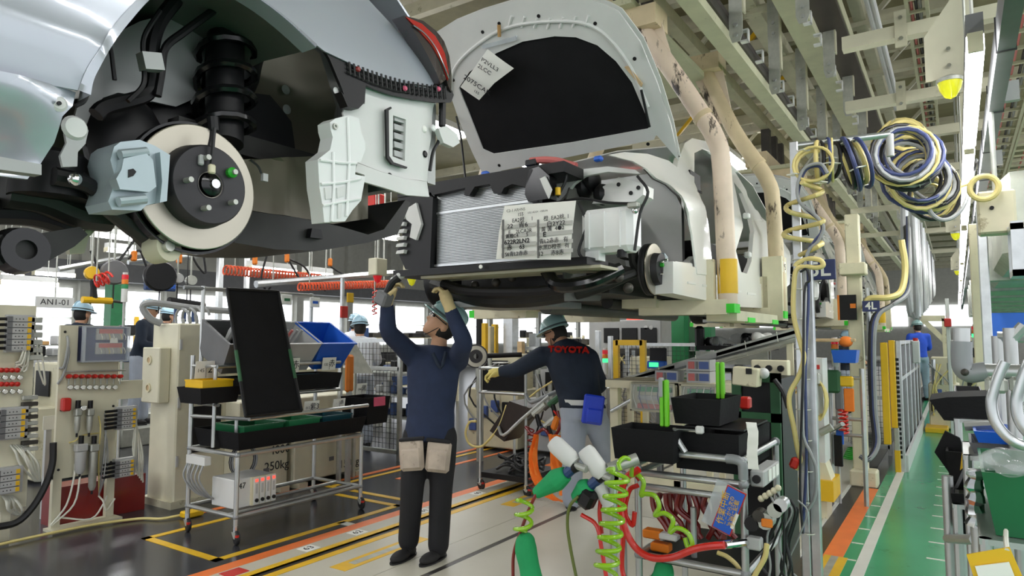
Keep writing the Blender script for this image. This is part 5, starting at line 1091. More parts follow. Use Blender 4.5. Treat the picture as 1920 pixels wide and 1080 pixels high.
# --- simple far workers, whole figures at lower resolution
def far_worker(px, pyt, D, label, shirt, pants, hel, turn=0., gz=0., glasses=False, bend=0., vox=.022):
    top = AD(px, pyt, D); hgt = 1.76; base = V((top.x, top.y, top.z-hgt)); base.z = max(base.z, 0) if gz is None else gz; k = (top.z-base.z)/hgt
    f = (FH*cos(turn)+RT*sin(turn)); s = f.cross(V((0, 0, 1))); L = lambda a, b_, c: base+(s*a+f*b_+V((0, 0, c)))*k
    J = dict(pel=L(0, 0, .95), chest=L(0, .02+bend, 1.25), neck=L(0, .03+bend, 1.47), head=L(0, .06+bend*1.2, 1.61), face=f-V((0, 0, .15)), hup=V((0, 0, 1)), shL=L(-.19, .02+bend, 1.4), shR=L(.19, .02+bend, 1.4), elL=L(-.25, .06+bend, 1.14), elR=L(.25, .06+bend, 1.14), wrL=L(-.2, .27+bend, 1.1), wrR=L(.2, .27+bend, 1.1), haL=L(-.16, .37+bend, 1.12), haR=L(.16, .37+bend, 1.12),
             hipL=L(-.09, 0, .92), hipR=L(.09, 0, .92), knL=L(-.1, .03, .5), knR=L(.1, .0, .5), anL=L(-.1, .04, .09), anR=L(.1, -.04, .09), toL=L(-.1, .24, .04), toR=L(.1, .16, .04), gz=base.z)
    t = T('person', label, 'person', base); figure(t, J, shirt, pants, None, hel, vox, glasses); return t, base
t, b = far_worker(1722, 600, 15.6, 'worker in bright blue shirt and pale jeans walking up the green aisle', 'blue_shirt', 'jean_cloth', 'helmet', 0., 0.)
st_ = []
for px, py, D, lab, shc, pn, tr in ((140, 566, 8.6, 'worker in navy shirt and jeans beyond the pneumatic panels', 'navy_dark', 'jean_cloth', .3), (266, 563, 9.5, 'worker in pale blue helmet beside the yellow striped post', 'navy_dark', 'grey_cloth', 1.4), (304, 576, 11.5, 'worker whose pale helmet shows behind the cabinet cables', 'navy_dark', 'grey_cloth', .5),
                                   (678, 593, 9.0, 'worker in white shirt bending beyond the mesh fence', 'white_shirt', 'grey_cloth', -.4), (656, 590, 11.0, 'worker with pale helmet next to the white shirted worker', 'white_shirt', 'grey_cloth', .8), (1578, 624, 13.0, 'worker with pale helmet beyond the brown shelf bar', 'navy_dark', 'grey_cloth', 2.6)):
    top = AD(px, py, D); gz = max(0., round(top.z-1.74, 2))
    if gz > .02: M().box((top.x, top.y, gz/2), (.8, .8, gz), ch=.01).build('work_platform', 'galv', label='low steel platform under the '+lab[:lab.rfind(' in ') if ' in ' in lab else 20].replace('worker', 'far worker').strip()+' '+lab.split()[-2]+' '+lab.split()[-1], cat='platform')
    far_worker(px, py, D, lab, shc, pn, 'helmet_blue', tr, gz, bend=.05)
# ---------------- fences, frames and machines of the middle ground ----------------
def mesh_part(t, x0, x1, y, z0, z1, p=.06, ma='mesh_dark', along='x', nm='wire_mesh'):
    m = M(); n = int((x1-x0)/p); k = int((z1-z0)/p); r = .0022
    for i in range(1, n):
        x = x0+(x1-x0)*i/n
        m.bx(*((x-r, x+r, y-r, y+r) if along == 'x' else (y-r, y+r, x-r, x+r)), z0, z1)
    for i in range(1, k):
        z = z0+(z1-z0)*i/k; m.bx(*((x0, x1, y-r, y+r) if along == 'x' else (y-r, y+r, x0, x1)), z-r, z+r)
    o = m.build(nm, ma, t, fix=False); o['kind'] = 'stuff'
def aluframe(t, x0, x1, y0, y1, z0, z1, w_=.04, ma='alu', mids=()):
    for x in sorted({x0, x1}):
        for y in sorted({y0, y1}): M().bx(x-w_/2, x+w_/2, y-w_/2, y+w_/2, 0 if z0 < .12 else z0, z1).build('post', ma, t)
    for z in (z0, z1, *mids):
        for y in sorted({y0, y1}):
            if x1 > x0: M().bx(x0, x1, y-w_/2, y+w_/2, z-w_/2, z+w_/2).build('rail', ma, t)
        for x in sorted({x0, x1}):
            if y1 > y0: M().bx(x-w_/2, x+w_/2, y0, y1, z-w_/2, z+w_/2).build('rail', ma, t)
def fence(lab, x0, x1, y, z1=1.3, mid=.95, ma='alu', tall=None):
    t = T('mesh_fence', lab, 'fence', ((x0+x1)/2, y, 0)); aluframe(t, x0, x1, y, y, .1, z1, .045, ma, (mid,)); mesh_part(t, x0+.03, x1-.03, y, .13, mid-.03); mesh_part(t, x0+.03, x1-.03, y, mid+.03, z1-.03)
    return t
fence('aluminium mesh fence behind the navy shirted worker', -7.3, -5.55, 5.95, 1.42, 1.08); fence('aluminium mesh fence continuing towards the low cabinets', -8.9, -7.4, 5.95, 1.42, 1.08)
fence('aluminium mesh fence at the far side of the tool cart', -5.4, -4.3, 8.2, 1.3, .9); fence('aluminium mesh fence beside the yellow framed gate', -4.2, -2.9, 9.5, 1.35, .9)
t = T('orange_guard', 'tall orange plastic guard at the parts cart end', 'guard', (-5.0, 4.4, .6)); p = AX(655, 700, -4.9); M().box(p, (.06, .09, .36), ch=.02).build('guard', 'orange_plastic', t); M().bx(p.x-.02, p.x+.02, p.y-.02, p.y+.02, 0, p.z-.17).build('post', 'pipe', t)
t = T('chute', 'grey sheet chute leaning behind the blue bin', 'chute', (-5.3, 4.9, .8)); a = AX(640, 645, -5.3); b = AX(668, 645, -5.3); M().prism([a, b, AX(700, 700, -5.1), AX(655, 700, -5.1)], (-.02, 0, 0)).build('sheet', 'galv', t)
for q in (a, b): M().bx(q.x-.03, q.x, q.y-.015, q.y+.015, 0, q.z).build('leg', 'galv', t)
def rack(lab, x0, x1, y0, y1, zs, ma='cream', load=('black', 'grey_plastic', 'dark_steel', 'blue_dark'), n=7, seed=1):
    r_ = random.Random(seed); t = T('storage_rack', lab, 'rack', ((x0+x1)/2, (y0+y1)/2, 0)); top = zs[-1]+.05
    for x in (x0, x1):
        for y in (y0, y1): M().bx(x-.025, x+.025, y-.025, y+.025, 0, top).build('upright', ma, t)
    for z in zs:
        M().bx(x0, x1, y0, y1, z-.02, z).build('shelf', ma, t)
        for k in range(n):
            xx = x0+.05+(x1-x0-.1)*k/n; yy = y0+.05+(y1-y0-.1)*k/n; h = r_.uniform(.06, .2)
            c = V(((xx if x1-x0 > y1-y0 else (x0+x1)/2), (yy if y1-y0 >= x1-x0 else (y0+y1)/2), z+h/2)); L = max(x1-x0, y1-y0)/n*.7
            M().box(c, (L, L, h), ch=.015).build('stored_part', r_.choice(load), t)
    return t
rack('cream storage rack of dark parts under the far windows', -13.2, -12.6, 6.5, 11, (.5, 1.0, 1.5), seed=3, n=9); rack('cream storage rack of black parts beyond the mesh fence', -10.2, -9.6, 8.6, 12.2, (.45, .95, 1.45), seed=5, n=9)
rack('grey rack of blue fittings behind the mesh fence', -7.4, -6.2, 7.2, 7.7, (.3, .62, .95), 'galv', ('blue_dark', 'black', 'light_grey'), 7, 9); rack('cream rack stacked with black parts near the far gate', -6.6, -5.0, 12, 12.6, (.5, .9, 1.3), seed=11); rack('steel rack under the wrapped parts belt', -4.6, -3.0, 12.8, 13.4, (.4, .8, 1.2), 'galv', seed=12)
rack('cream rack of engine parts far left of the green columns', -9.2, -7.6, 14, 14.6, (.5, 1.0, 1.45), seed=14, n=8); rack('pale rack with mixed cartons below the window wall', -15.8, -15.2, 3, 7.5, (.4, .85, 1.3), 'galv', ('cardboard', 'light_grey', 'black'), 9, 15); rack('pale rack of drums behind the pneumatic panels', -10.6, -10.1, 2.2, 4.6, (.35, .8, 1.2), 'galv', ('dark_steel', 'light_grey', 'black'), 8, 17)
def machine(lab, x0, x1, y0, y1, h, ma='beige', seed=1, win=True, name='assembly_machine', cat='machine'):
    r_ = random.Random(seed); t = T(name, lab, cat, ((x0+x1)/2, (y0+y1)/2, 0)); M().box(((x0+x1)/2, (y0+y1)/2, h*.3+.03), (x1-x0, y1-y0, h*.6), ch=.015).build('base', ma, t)
    M().box(((x0+x1)/2, (y0+y1)/2+.05, h*.8), ((x1-x0)*.8, (y1-y0)*.6, h*.38), ch=.015).build('head', ma, t)
    for k in range(4): M().box((x0+(x1-x0)*(.15+.22*k), y0-.02, h*r_.uniform(.2, .5)), ((x1-x0)*.14, .05, h*.12), ch=.006).build('module', r_.choice(('grey_plastic', 'black', 'light_grey', 'panel_blue')), t)
    for k in range(3): M().cyl((x0+(x1-x0)*(.2+.25*k), y0+.02, h*.62), (x0+(x1-x0)*(.2+.25*k), y0+.02, h*r_.uniform(.75, 1)), .03, n=10).build('cylinder', r_.choice(('galv', 'dark_steel', 'alu')), t)
    if win: M().bx(x0+(x1-x0)*.25, x0+(x1-x0)*.7, y0+(y1-y0)*.25-.012, y0+(y1-y0)*.25, h*.7, h*.92).build('panel', 'black', t)
    for k in range(4): M().tube([(x0+(x1-x0)*r_.random(), y0-.02, h*.9), (x0+(x1-x0)*r_.random(), y0-.1, h*.55), (x0+(x1-x0)*r_.random(), y0-.03, h*.2)], .012, 6, sm=4).build('cable', r_.choice(('wire_black', 'wire_grey', 'yellow_hose')), t)
    return t
machine('pale press machine behind the navy worker shoulder', -5.5, -4.7, 7.2, 7.8, 1.25, 'cream', 21); machine('grey assembly station between the two near workers', -4.6, -3.9, 7.3, 7.9, 1.1, 'light_grey', 22); machine('beige testing station beyond the tool cart', -3.9, -3.3, 8.6, 9.2, 1.2, 'beige', 23, False)
machine('cream station with cylinders beneath the green tagged carrier', -6.0, -5.2, 9.6, 10.3, 1.3, 'cream', 24); machine('dark press station beyond the reaching worker', -4.7, -4.1, 9.9, 10.5, 1.3, 'dark_steel', 25); machine('pale grey station by the wall with cable loops', -10.6, -9.8, 6.6, 7.4, 1.35, 'light_grey', 26); machine('beige station beneath the green pillar', -8.4, -7.7, 3.0, 3.8, 1.2, 'beige_dim', 27)
machine('white aisle machine at the far end of the green lane', -.05, .55, 16.5, 17.3, 1.5, 'cream', 28); machine('grey aisle machine with dark hopper past the blue shirted worker', -.35, .1, 20.5, 21.3, 1.4, 'light_grey', 29)
# posts and yellow guards
def post(lab, px, yt, yb, Y, w_=.09, ma='alu', nm='column', cat='column', z0=None):
    a = AY(px, (yt+yb)/2, Y); zt = AY(px, yt, Y).z; zb = AY(px, yb, Y).z if z0 is None else z0
    return M().box((a.x, Y, (zt+zb)/2), (w_, w_, zt-zb), ch=.006).build(nm, ma, label=lab, cat=cat)
post('slim aluminium column left of the reaching arm', 958, 585, 690, 8.0, .16, 'alu', z0=0); post('second aluminium column by the wooden post', 1002, 625, 690, 8.4, .12, 'alu', z0=0); post('pale wooden post behind the sleeve', 977, 640, 680, 7.6, .08, 'wood', z0=0)
post('yellow safety post near the hanging brake disc', 909, 606, 640, 7.7, .07, 'yellow', z0=0); post('yellow safety post with stepped bracket', 928, 608, 690, 8.2, .08, 'yellow', z0=0); post('cream column between the yellow posts', 918, 612, 690, 7.9, .10, 'cream', z0=0)
post('yellow black edged post beside the pale helmet', 254, 594, 700, 6.9, .07, 'yellow', z0=0); post('grey roof post near the tall pole', 412, 480, 560, 7.6, .10, 'alu', z0=0); post('grey roof post above the black board', 463, 470, 545, 6.8, .07, 'pipe', z0=0)
post('green steel pillar behind the signal tower', 216, 534, 600, 8.2, .34, 'green_steel', z0=0); post('green column of the far machine line', 1275, 585, 700, 12.2, .26, 'green_steel', z0=0); post('second green column of the far machine line', 1322, 580, 660, 12.6, .3, 'green_steel', z0=0); post('narrow green column with dark gap', 1300, 590, 660, 13.2, .16, 'dark_green', z0=0)
post('cream column between the green columns', 1248, 588, 650, 11.5, .16, 'cream', z0=0); post('black upright beside the yellow safety post', 899, 590, 690, 8.6, .08, 'black', z0=0); post('grey upright beyond the worker in grey trousers', 1122, 620, 700, 8.8, .07, 'alu', z0=0); post('pale upright next to the yellow gate', 1145, 630, 720, 8.4, .06, 'alu', z0=0)
t = T('jig_stand', 'stand holding a spare brake disc by the worker elbow', 'stand', (-3.9, 6.3, 0)); p = AY(893, 668, 6.4)
M().lathe([(.03, 0), (.14, 0), (.14, .03), (.03, .03)], p, (.6, -1, 0), 28).build('spare_disc', 'iron', t); M().lathe([(.08, .031), (.125, .031), (.08, .033)], p, (.6, -1, 0), 28).build('disc_face', 'disc_steel', t); M().cyl(p, p+V((.45, .3, .02)), .03, n=10).build('arm', 'black', t); M().bx(p.x-.03, p.x+.03, p.y+.05, p.y+.11, 0, p.z).build('post', 'galv', t)
# control cabinet wall
t = T('control_cabinet', 'long pale control cabinet with three dark windows', 'cabinet', (-4.2, 12.5, 0)); a = AY(1104, 640, 10.8); b = AY(1240, 640, 10.8); zt = AY(1170, 600, 10.8).z
M().box(((a.x+b.x)/2, 11.05, zt/2), (b.x-a.x, .5, zt), ch=.015).build('body', 'light_grey', t)
for px in (1146, 1180, 1216): p = AY(px, 629, 10.78); M().bx(p.x-.14, p.x+.14, 10.77, 10.8, p.z-.13, p.z+.13).build('window', 'black', t)
for px in (1211, 1221): p = AY(px, 614, 10.78); M().lathe([(0, 0), (.035, 0), (.035, .01), (0, .01)], p, (0, -1, 0), 12).build('meter', 'white_in', t)
p = AY(1190, 599, 10.8); M().box((p.x, 10.9, zt+.02), (.35, .1, .05), ch=.006).build('red_display', 'led_red', label='red message display on top of the pale control cabinet', cat='display')
tower(AY(1135, 705, 7.9), 'signal tower lit green beside the yellow gate', .34, .035, .02, 'g'); tower(AY(1567, 700, 6.6), 'signal tower with red amber green beside the column', .26, .03, .06); tower(AX(232, 585, -7.0), 'signal tower above the clear wiring box', .30, .03, .1); tower(AY(1832, 655, 10.5), 'lit signal tower behind the grey pipe elbow', .3, .05, .02, 'g')
t = T('safety_gate', 'yellow framed safety gate with black mesh', 'gate', (-3.2, 9.0, 0)); Y = 8.0; a = AY(1156, 670, Y).x; b = AY(1206, 670, Y).x; zt = AY(1180, 638, Y).z; zb = .3
for x in (a, b): M().bx(x-.035, x+.035, Y-.03, Y+.03, 0, zt).build('post', 'yellow', t)
for z in (zt-.03, .9, zb): M().bx(a, b, Y-.03, Y+.03, z-.035, z+.035).build('rail', 'yellow', t)
mesh_part(t, a+.04, b-.04, Y, zb, zt-.06, .05)
t = T('monitor', 'small black monitor on a stand by the teal display', 'monitor', AY(1234, 690, 7.0)); p = AY(1234, 666, 7.0); M().box(p, (.19, .04, .16), ch=.008).build('screen', 'black', t); M().bx(p.x-.02, p.x+.02, 7.02, 7.06, 0, p.z-.07).build('stand', 'black', t)
t = T('display_box', 'teal display box glowing green below the monitor', 'display', AY(1232, 690, 6.8)); p = AY(1232, 684, 6.8); M().box(p, (.2, .08, .08), ch=.01).build('case', 'blue', t); M().bx(p.x-.07, p.x+.03, 6.752, 6.76, p.z-.02, p.z+.025).build('screen', 'led_green', t); M().bx(p.x-.02, p.x+.02, 6.8, 6.84, 0, p.z-.03).build('stand', 'grey_plastic', t)
# inclined belt conveyor
t = T('belt_conveyor', 'inclined belt conveyor rising behind the near tool cart', 'conveyor', (-1.8, 7.2, 0))
A, B, Cc, D_ = AY(1142, 716, 6.1), AY(1500, 612, 6.1), AY(1500, 650, 6.1), AY(1190, 730, 6.1)
for y in (6.1, 6.5): o = V((0, y-6.1, 0)); M().prism([A+o, B+o, B+o-V((0, 0, .12)), A+o-V((0, 0, .10))], (0, .03, 0)).build('side_plate', 'galv', t); M().cyl(A+o+V((0, -.02, -.06)), B+o+V((0, -.02, -.10)), .022, n=8).build('edge_tube', 'alu', t)
M().prism([A-V((0, 0, .02)), B-V((0, 0, .02)), B-V((0, 0, .05)), A-V((0, 0, .05))], (0, .4, 0)).build('belt', 'black', t)
for q in (.12, .55, .95): p = A.lerp(B, q); [M().bx(p.x-.025, p.x+.025, y, y+.05, 0, p.z-.08).build('leg', 'cream', t) for y in (6.1, 6.48)]
M().prism([A.lerp(B, .38)-V((0, .012, .02)), A.lerp(B, .60)-V((0, .012, .02)), A.lerp(B, .60)-V((0, .012, .13)), A.lerp(B, .38)-V((0, .012, .12))], (0, .01, 0)).build('cover_plate', 'light_grey', t)
for q in (.3, .5, .75, .9): p = A.lerp(B, q); M().tube([p+V((-.01, -.02, .01)), p+V((0, -.03, -.05)), p+V((.01, -.02, -.12))], .004, 5, sm=3).build('cable_tie', 'wire_white', t)
rr = random.Random(4)
t = T('parts_table', 'black topped table of wrapped parts beyond the belt', 'table', (-2.6, 8.4, 0)); a = AY(1305, 648, 7.4); b = AY(1440, 648, 7.4); M().bx(a.x, b.x, 7.4, 7.9, a.z-.05, a.z).build('top', 'black', t)
for x in (a.x+.05, b.x-.05): M().bx(x-.03, x+.03, 7.45, 7.5, 0, a.z-.05).build('leg', 'alu', t)
M().bx(a.x, b.x, 7.38, 7.4, a.z-.2, a.z-.06).build('front_rail', 'galv', t)
for i, (px, w_, ma, lab) in enumerate(((1362, .24, 'film', 'crumpled clear plastic wrapped part on the black table'), (1392, .16, 'black', 'black moulded part between the wrapped parts'), (1424, .2, 'paper', 'white wrapped part with green print on the black table'), (1335, .12, 'black', 'dark bracket lying at the table edge'))):
    m = M(); c = AY(px, 640, 7.55)
    for k in range(5): m.sph(c+V((rr.uniform(-.5, .5)*w_, rr.uniform(-.1, .1), rr.uniform(-.03, .05))), (w_*.35, .07, .06), 10, 7)
    blob('wrapped_part', m, .02, ma, label=lab, cat='part', smooth=2)
M().box(AY(1312, 632, 7.5), (.1, .1, .25), ch=.03).build('dark_fixture', 'black', label='tall dark fixture at the end of the black table', cat='fixture')
# bench with counters and wiring boxes
t = T('work_bench', 'cream steel bench carrying counters and wiring boxes', 'bench', (-1.8, 5.1, 0)); Y = 5.0; a = AY(1135, 712, Y); b = AY(1410, 712, Y); zt = a.z
M().bx(a.x, b.x, Y, Y+.5, zt-.06, zt).build('top', 'cream', t)
for x in (a.x+.05, b.x-.05, (a.x+b.x)/2): M().bx(x-.035, x+.035, Y+.05, Y+.12, 0, zt-.06).build('leg', 'cream', t)
M().bx(a.x, b.x, Y+.05, Y+.1, .3, .36).build('stretcher', 'cream', t); M().cyl((a.x+.05, Y, zt-.25), (a.x+.4, Y, zt-.05), .016).build('brace', 'alu', t)
for i, (x0, x1, y0_, y1_, lab) in enumerate(((1228, 1270, 690, 708, 'counter box with red and blue panels beside the black gap'), (1287, 1331, 690, 710, 'lower counter box of the stacked pair'), (1287, 1331, 667, 688, 'upper counter box of the stacked pair'))):
    c = T('counter_unit', lab, 'counter', AY((x0+x1)/2, y1_, Y+.05)); z0_ = zt if i < 2 else zt+.09; P0 = AY(x0, 690, Y+.05).x; P1 = AY(x1, 690, Y+.05).x
    M().bx(P0, P1, Y+.05, Y+.2, z0_, z0_+.085).build('case', 'light_grey', c)
    for u0, u1, ma in ((.08, .35, 'panel_red'), (.4, .5, 'grey_plastic'), (.55, .95, 'panel_blue')): M().bx(P0+(P1-P0)*u0, P0+(P1-P0)*u1, Y+.045, Y+.05, z0_+.015, z0_+.07).build('display', ma, c)
for i, (x0, x1, lab) in enumerate(((1182, 1266, 'clear fronted wiring box with a red terminal strip under the bench'), (1275, 1345, 'clear fronted wiring box half hidden by the black tub'))):
    c = T('wiring_box', lab, 'junction box', AY((x0+x1)/2, 772, Y-.08)); P0 = AY(x0, 745, Y-.08).x; P1 = AY(x1, 745, Y-.08).x; z0_ = AY(1220, 772, Y-.08).z; z1_ = AY(1220, 718, Y-.08).z
    M().bx(P0, P1, Y-.03, Y-.005, z0_, z1_).build('back', 'beige', c)
    for k, ma in enumerate(('panel_red', 'light_grey', 'green_steel')): M().bx(P0+.05, P1-.04, Y-.06, Y-.03, z0_+.02+k*.065, z0_+.055+k*.065).build('terminal_row', ma, c)
    for k in range(5): M().tube([(P0+.03+k*.05, Y-.065, z1_-.02), (P0+.02+k*.05, Y-.07, (z0_+z1_)/2), (P0+.05+k*.05, Y-.065, z0_+.02)], .004, 5, sm=4).build('wire', ('wire_white', 'wire_blue', 'wire_grey')[k % 3], c)
    M().bx(P0, P1, Y-.09, Y-.085, z0_, z1_).build('clear_cover', 'clear', c)
    for x in (P0, P1-.012): M().bx(x, x+.012, Y-.09, Y-.005, z0_, z1_).build('edge', 'beige', c)
    for z in (z0_, z1_-.012): M().bx(P0, P1, Y-.09, Y-.005, z, z+.012).build('edge', 'beige', c)
# ---------------- tool cart of the leaning worker ----------------
t = T('tool_cart', 'grey pipe tool cart with black trays and a brown sloped tray', 'cart', (-3.5, 5.5, 0)); a = AZ(900, 918); b = AZ(986, 930); Y = a.y; xa, xb_ = a.x, AY(986, 900, Y).x
zt = AY(900, 690, Y).z; zm = AY(900, 735, Y).z
for x in (xa, xb_):
    for y in (Y, Y+.6): bar(t, (x, y, .08), (x, y, zt if x == xa else zm), .014, nm='post'); caster(t, x, y, .08)
for z in (zm, zt): bar(t, (xa, Y, z), (xb_, Y, z)); bar(t, (xa, Y, z), (xa, Y+.6, z))
joints(t, [(xa, Y, zt), (xa, Y, zm), (xb_, Y, zm), (xb_, Y, zt)], .02); bar(t, (xb_, Y, zt), (xb_, Y, zm), nm='post')
M().bx(xa, xb_+.0, Y, Y+.6, .12, .17).build('bottom_shelf', 'black', t)
M().tube([(xb_, Y, zm), (xb_+.06, Y-.02, zm-.06), (xb_+.12, Y-.02, zm-.05), (xb_+.3, Y+.05, zm+.04)], .018, 8, sm=4).build('handle', 'joint', t); M().tube([(xa+.25, Y-.05, .62), (xa+.33, Y-.08, .55), (xa+.5, Y-.05, .7), (xb_+.25, Y, zm)], .016, 8, sm=3).build('handle', 'pipe', t)
for z in (zm-.0, ): M().prism([(xa+.02, Y+.01, z+.02), (xb_-.02, Y+.01, z+.02), (xb_-.02, Y+.01, zt-.02), (xa+.02, Y+.01, zt-.02)], (0, .015, 0)).build('tray_front', 'black_soft', t)
q = [AY(918, 808, Y-.03), AY(945, 828, Y-.03), AY(992, 765, Y-.03), AY(955, 752, Y-.03)]; M().prism(q, (0, .28, 0)).build('sloped_tray', 'brown_pipe', t)
M().build if False else None
m = M(); rr = random.Random(8)
for k in range(14):
    c = V((rr.uniform(xa+.15, xb_-.05), rr.uniform(Y+.1, Y+.45), .2+rr.random()*.1)); m.tube([c+V((.09*cos(i), .08*sin(i), .03*sin(i*1.7+k))) for i in range(7)], .012, 6, closed=True, sm=3)
m.build('cable_pile', 'wire_black', label='pile of tangled black cables on the tool cart shelf', cat='cables', kind='stuff', fix=False)
for px, py, ma, lab in ((1008, 685, 'white_in', 'white valve block with blue knobs on the tool cart'), (940, 680, 'paper', 'white note sheet lying on the cart top')):
    p = AY(px, py, Y+.3); M().box(p, (.14, .12, .07 if ma != 'paper' else .01), ch=.003).build('valve_block' if ma != 'paper' else 'note_sheet', ma, label=lab, cat='valve' if ma != 'paper' else 'paper')
for i, (px, py) in enumerate(((1000, 778), (1022, 800), (1030, 760))):
    t2 = T('impact_gun', ('grey air gun hanging nearest the brown tray', 'grey air gun hanging beneath the orange grip', 'teal bodied air gun behind the belt')[i], 'power tool', AY(px, py, Y-.05)); p = AY(px, py, Y-.05)
    M().cyl(p, p+V((.12, .02, .10)), .03, n=10).build('body', 'galv' if i < 2 else 'dark_green', t2); M().cyl(p+V((.03, 0, .02)), p+V((.07, 0, -.10)), .022, n=8).build('grip', 'black', t2); M().cyl(p, p-V((.05, 0, .04)), .016, n=8).build('chuck', 'dark_steel', t2)
M().tube([AY(a_, b_, Y-.1) for a_, b_ in ((985, 800), (1000, 815), (1020, 805), (1035, 820), (1050, 800), (1045, 770))], .014, 8, sm=5).build('air_hose', 'dark_red', label='dark red hose looped over the tool cart', cat='hose')
M().tube(helix(AY(995, 800, Y-.08), AY(998, 920, Y-.08), .03, 10, 10), .007, 6).build('coil_hose', 'dark_red', label='dark red coiled hose hanging off the tool cart side', cat='hose')
M().tube([AY(a_, b_, Y-.1) for a_, b_ in ((1038, 770), (1052, 790), (1058, 830), (1066, 870))], .009, 8, sm=5).build('air_hose', 'red_hose', label='red hose dropping beside the grey trousers', cat='hose'); M().box(AY(1042, 793, Y-.1), (.06, .05, .13), Matrix.Rotation(.4, 3, 'Y'), ch=.015).build('grip_sleeve', 'orange_plastic', label='orange grip sleeve on the hanging red hose', cat='grip')
M().tube([AY(a_, b_, Y-.02) for a_, b_ in ((893, 790), (880, 792), (873, 812), (880, 832), (897, 838), (912, 830), (935, 800), (950, 760))], .012, 8, sm=5).build('air_hose', 'yellow_hose', label='cream hose arching beside the tool cart post', cat='hose')
def cloth(lab, pts, w_, ma, Y, nm='cloth_strip', fold=.02):
    P = spline([AY(a_, b_, Y) for a_, b_ in pts], 4); rows = []
    for i, p in enumerate(P):
        ww = w_ if isinstance(w_, (int, float)) else w_[0]+(w_[1]-w_[0])*i/(len(P)-1); rows.append([p+V((ww*(k/6-.5), fold*sin(k*2.1+i*.5), 0)) for k in range(7)])
    return M().grid(rows, (0, .006, 0)).build(nm, ma, label=lab, cat='cloth')
cloth('orange cloth sleeve hanging on the tool cart with an open fold', [(1005, 815), (998, 850), (1005, 890), (1030, 930), (1048, 940)], (.05, .16), 'orange_cloth', Y-.22); cloth('orange cloth sleeve hanging against the grey trousers', [(1040, 815), (1042, 850), (1048, 880), (1062, 905), (1060, 930)], (.13, .15), 'orange_cloth', Y-.2)
# ---------------- overhead bits in the far bay ----------------
def pipe_run(lab, pts, X, r, ma, nm='pipe', cat='pipe', coil=None):
    P = [AX(a_, b_, X) for a_, b_ in pts]
    m = M().tube(helix(P[0], P[-1], coil, int((P[-1]-P[0]).length/.05), 10), r, 6) if coil else M().tube(P, r, 8, sm=4)
    t = T('rail_pipe' if nm == 'pipe' else nm, lab, cat, P[0]); m.build(cat, ma, t)
    for q in ((P[0].lerp(P[-1], .1), P[0].lerp(P[-1], .9)) if nm == 'pipe' or coil else (P[0], P[-1])): M().cyl(q, (q.x, q.y, 5.59), .008, n=6).build('drop_rod', 'galv', t)
pipe_run('long silver rail pipe across the far bay', [(110, 505), (300, 470)], -8.6, .03, 'alu'); pipe_run('silver rail pipe above the orange coil hose', [(480, 533), (740, 512)], -7.6, .05, 'alu'); pipe_run('second silver rail pipe with cable clips', [(240, 492), (480, 470)], -8.8, .03, 'alu')
pipe_run('orange coil hose stretched under the silver car tail', [(420, 506), (600, 522)], -7.9, .012, 'orange_coil', 'coil_hose', 'hose', .06); pipe_run('orange coil hose stretched toward the raised drill', [(560, 538), (735, 532)], -7.3, .012, 'orange_coil', 'coil_hose', 'hose', .05)
pipe_run('red coil hose hanging by the drill battery', [(703, 540), (702, 590)], -6.2, .008, 'red_hose', 'coil_hose', 'hose', .03); pipe_run('red and white coil under the grey balancer', [(178, 528), (206, 520)], -7.2, .012, 'red_hose', 'coil_hose', 'hose', .06)
for i, pts in enumerate((((170, 470), (185, 500), (205, 508), (230, 480), (255, 445)), ((240, 485), (262, 470), (275, 500), (300, 530)), ((360, 480), (372, 500), (385, 512), (382, 480)), ((500, 480), (490, 520), (500, 545), (512, 530)), ((540, 485), (560, 520), (580, 545)), ((620, 500), (640, 512), (665, 520), (700, 510), (720, 520)), ((540, 485), (570, 500), (590, 530), (610, 545)))):
    pipe_run('black cable loop number %s along the far silver rails' % ('one', 'two', 'three', 'four', 'five', 'six', 'seven')[i], pts, -7.7, .014, 'wire_black', 'hanging_cable', 'cable')
for i, (px, py) in enumerate(((251, 480), (336, 485), (478, 488), (538, 484), (619, 492), (710, 505))):
    p = AX(px, py, -7.7); t = T('cable_trolley', ORD[i]+' orange cable trolley along the far silver rails', 'trolley', p, 'orange cable trolleys'); M().box(p, (.06, .06, .12), ch=.015).build('block', 'orange_plastic', t); M().cyl(p, (p.x, p.y, 5.59), .006, n=5).build('drop_rod', 'galv', t)
for i, (px, py, r, ma, lab) in enumerate(((214, 511, .13, 'grey_plastic', 'round grey spring balancer above the red coil'), (172, 512, .07, 'yellow', 'yellow spring balancer beside the red coil'), (300, 518, .17, 'black', 'large black spring balancer near the display board'), (333, 522, .06, 'light_grey', 'first grey hoist cylinder by the display board'), (358, 526, .06, 'galv', 'second grey hoist cylinder by the display board'))):
    p = AX(px, py, -7.4); t = T('spring_balancer', lab, 'balancer', p); M().lathe([(0, -.06), (r*.9, -.06), (r, -.03), (r, .03), (r*.9, .06), (0, .06)], p, (1, -.3, 0), 18).build('drum', ma, t); M().cyl(p-V((0, 0, r)), p-V((0, 0, r+.25)), .008, n=6).build('cable', 'wire_black', t); M().cyl(p+V((0, 0, r)), V((p.x, p.y, 5.59)), .012, n=6).build('hook', 'galv', t)
t = T('hanging_tool', 'yellow and black hanging drill below the yellow balancer', 'power tool', AX(175, 560, -7.3)); p = AX(178, 563, -7.3); M().cyl(p-V((0, .12, 0)), p+V((0, .16, 0)), .035, n=10).build('body', 'yellow', t); M().cyl(p+V((0, .16, 0)), p+V((0, .3, -.01)), .015, n=8).build('spindle', 'dark_steel', t); M().cyl(p, p+V((0, -.03, .2)), .03, n=8).build('grip', 'black', t)
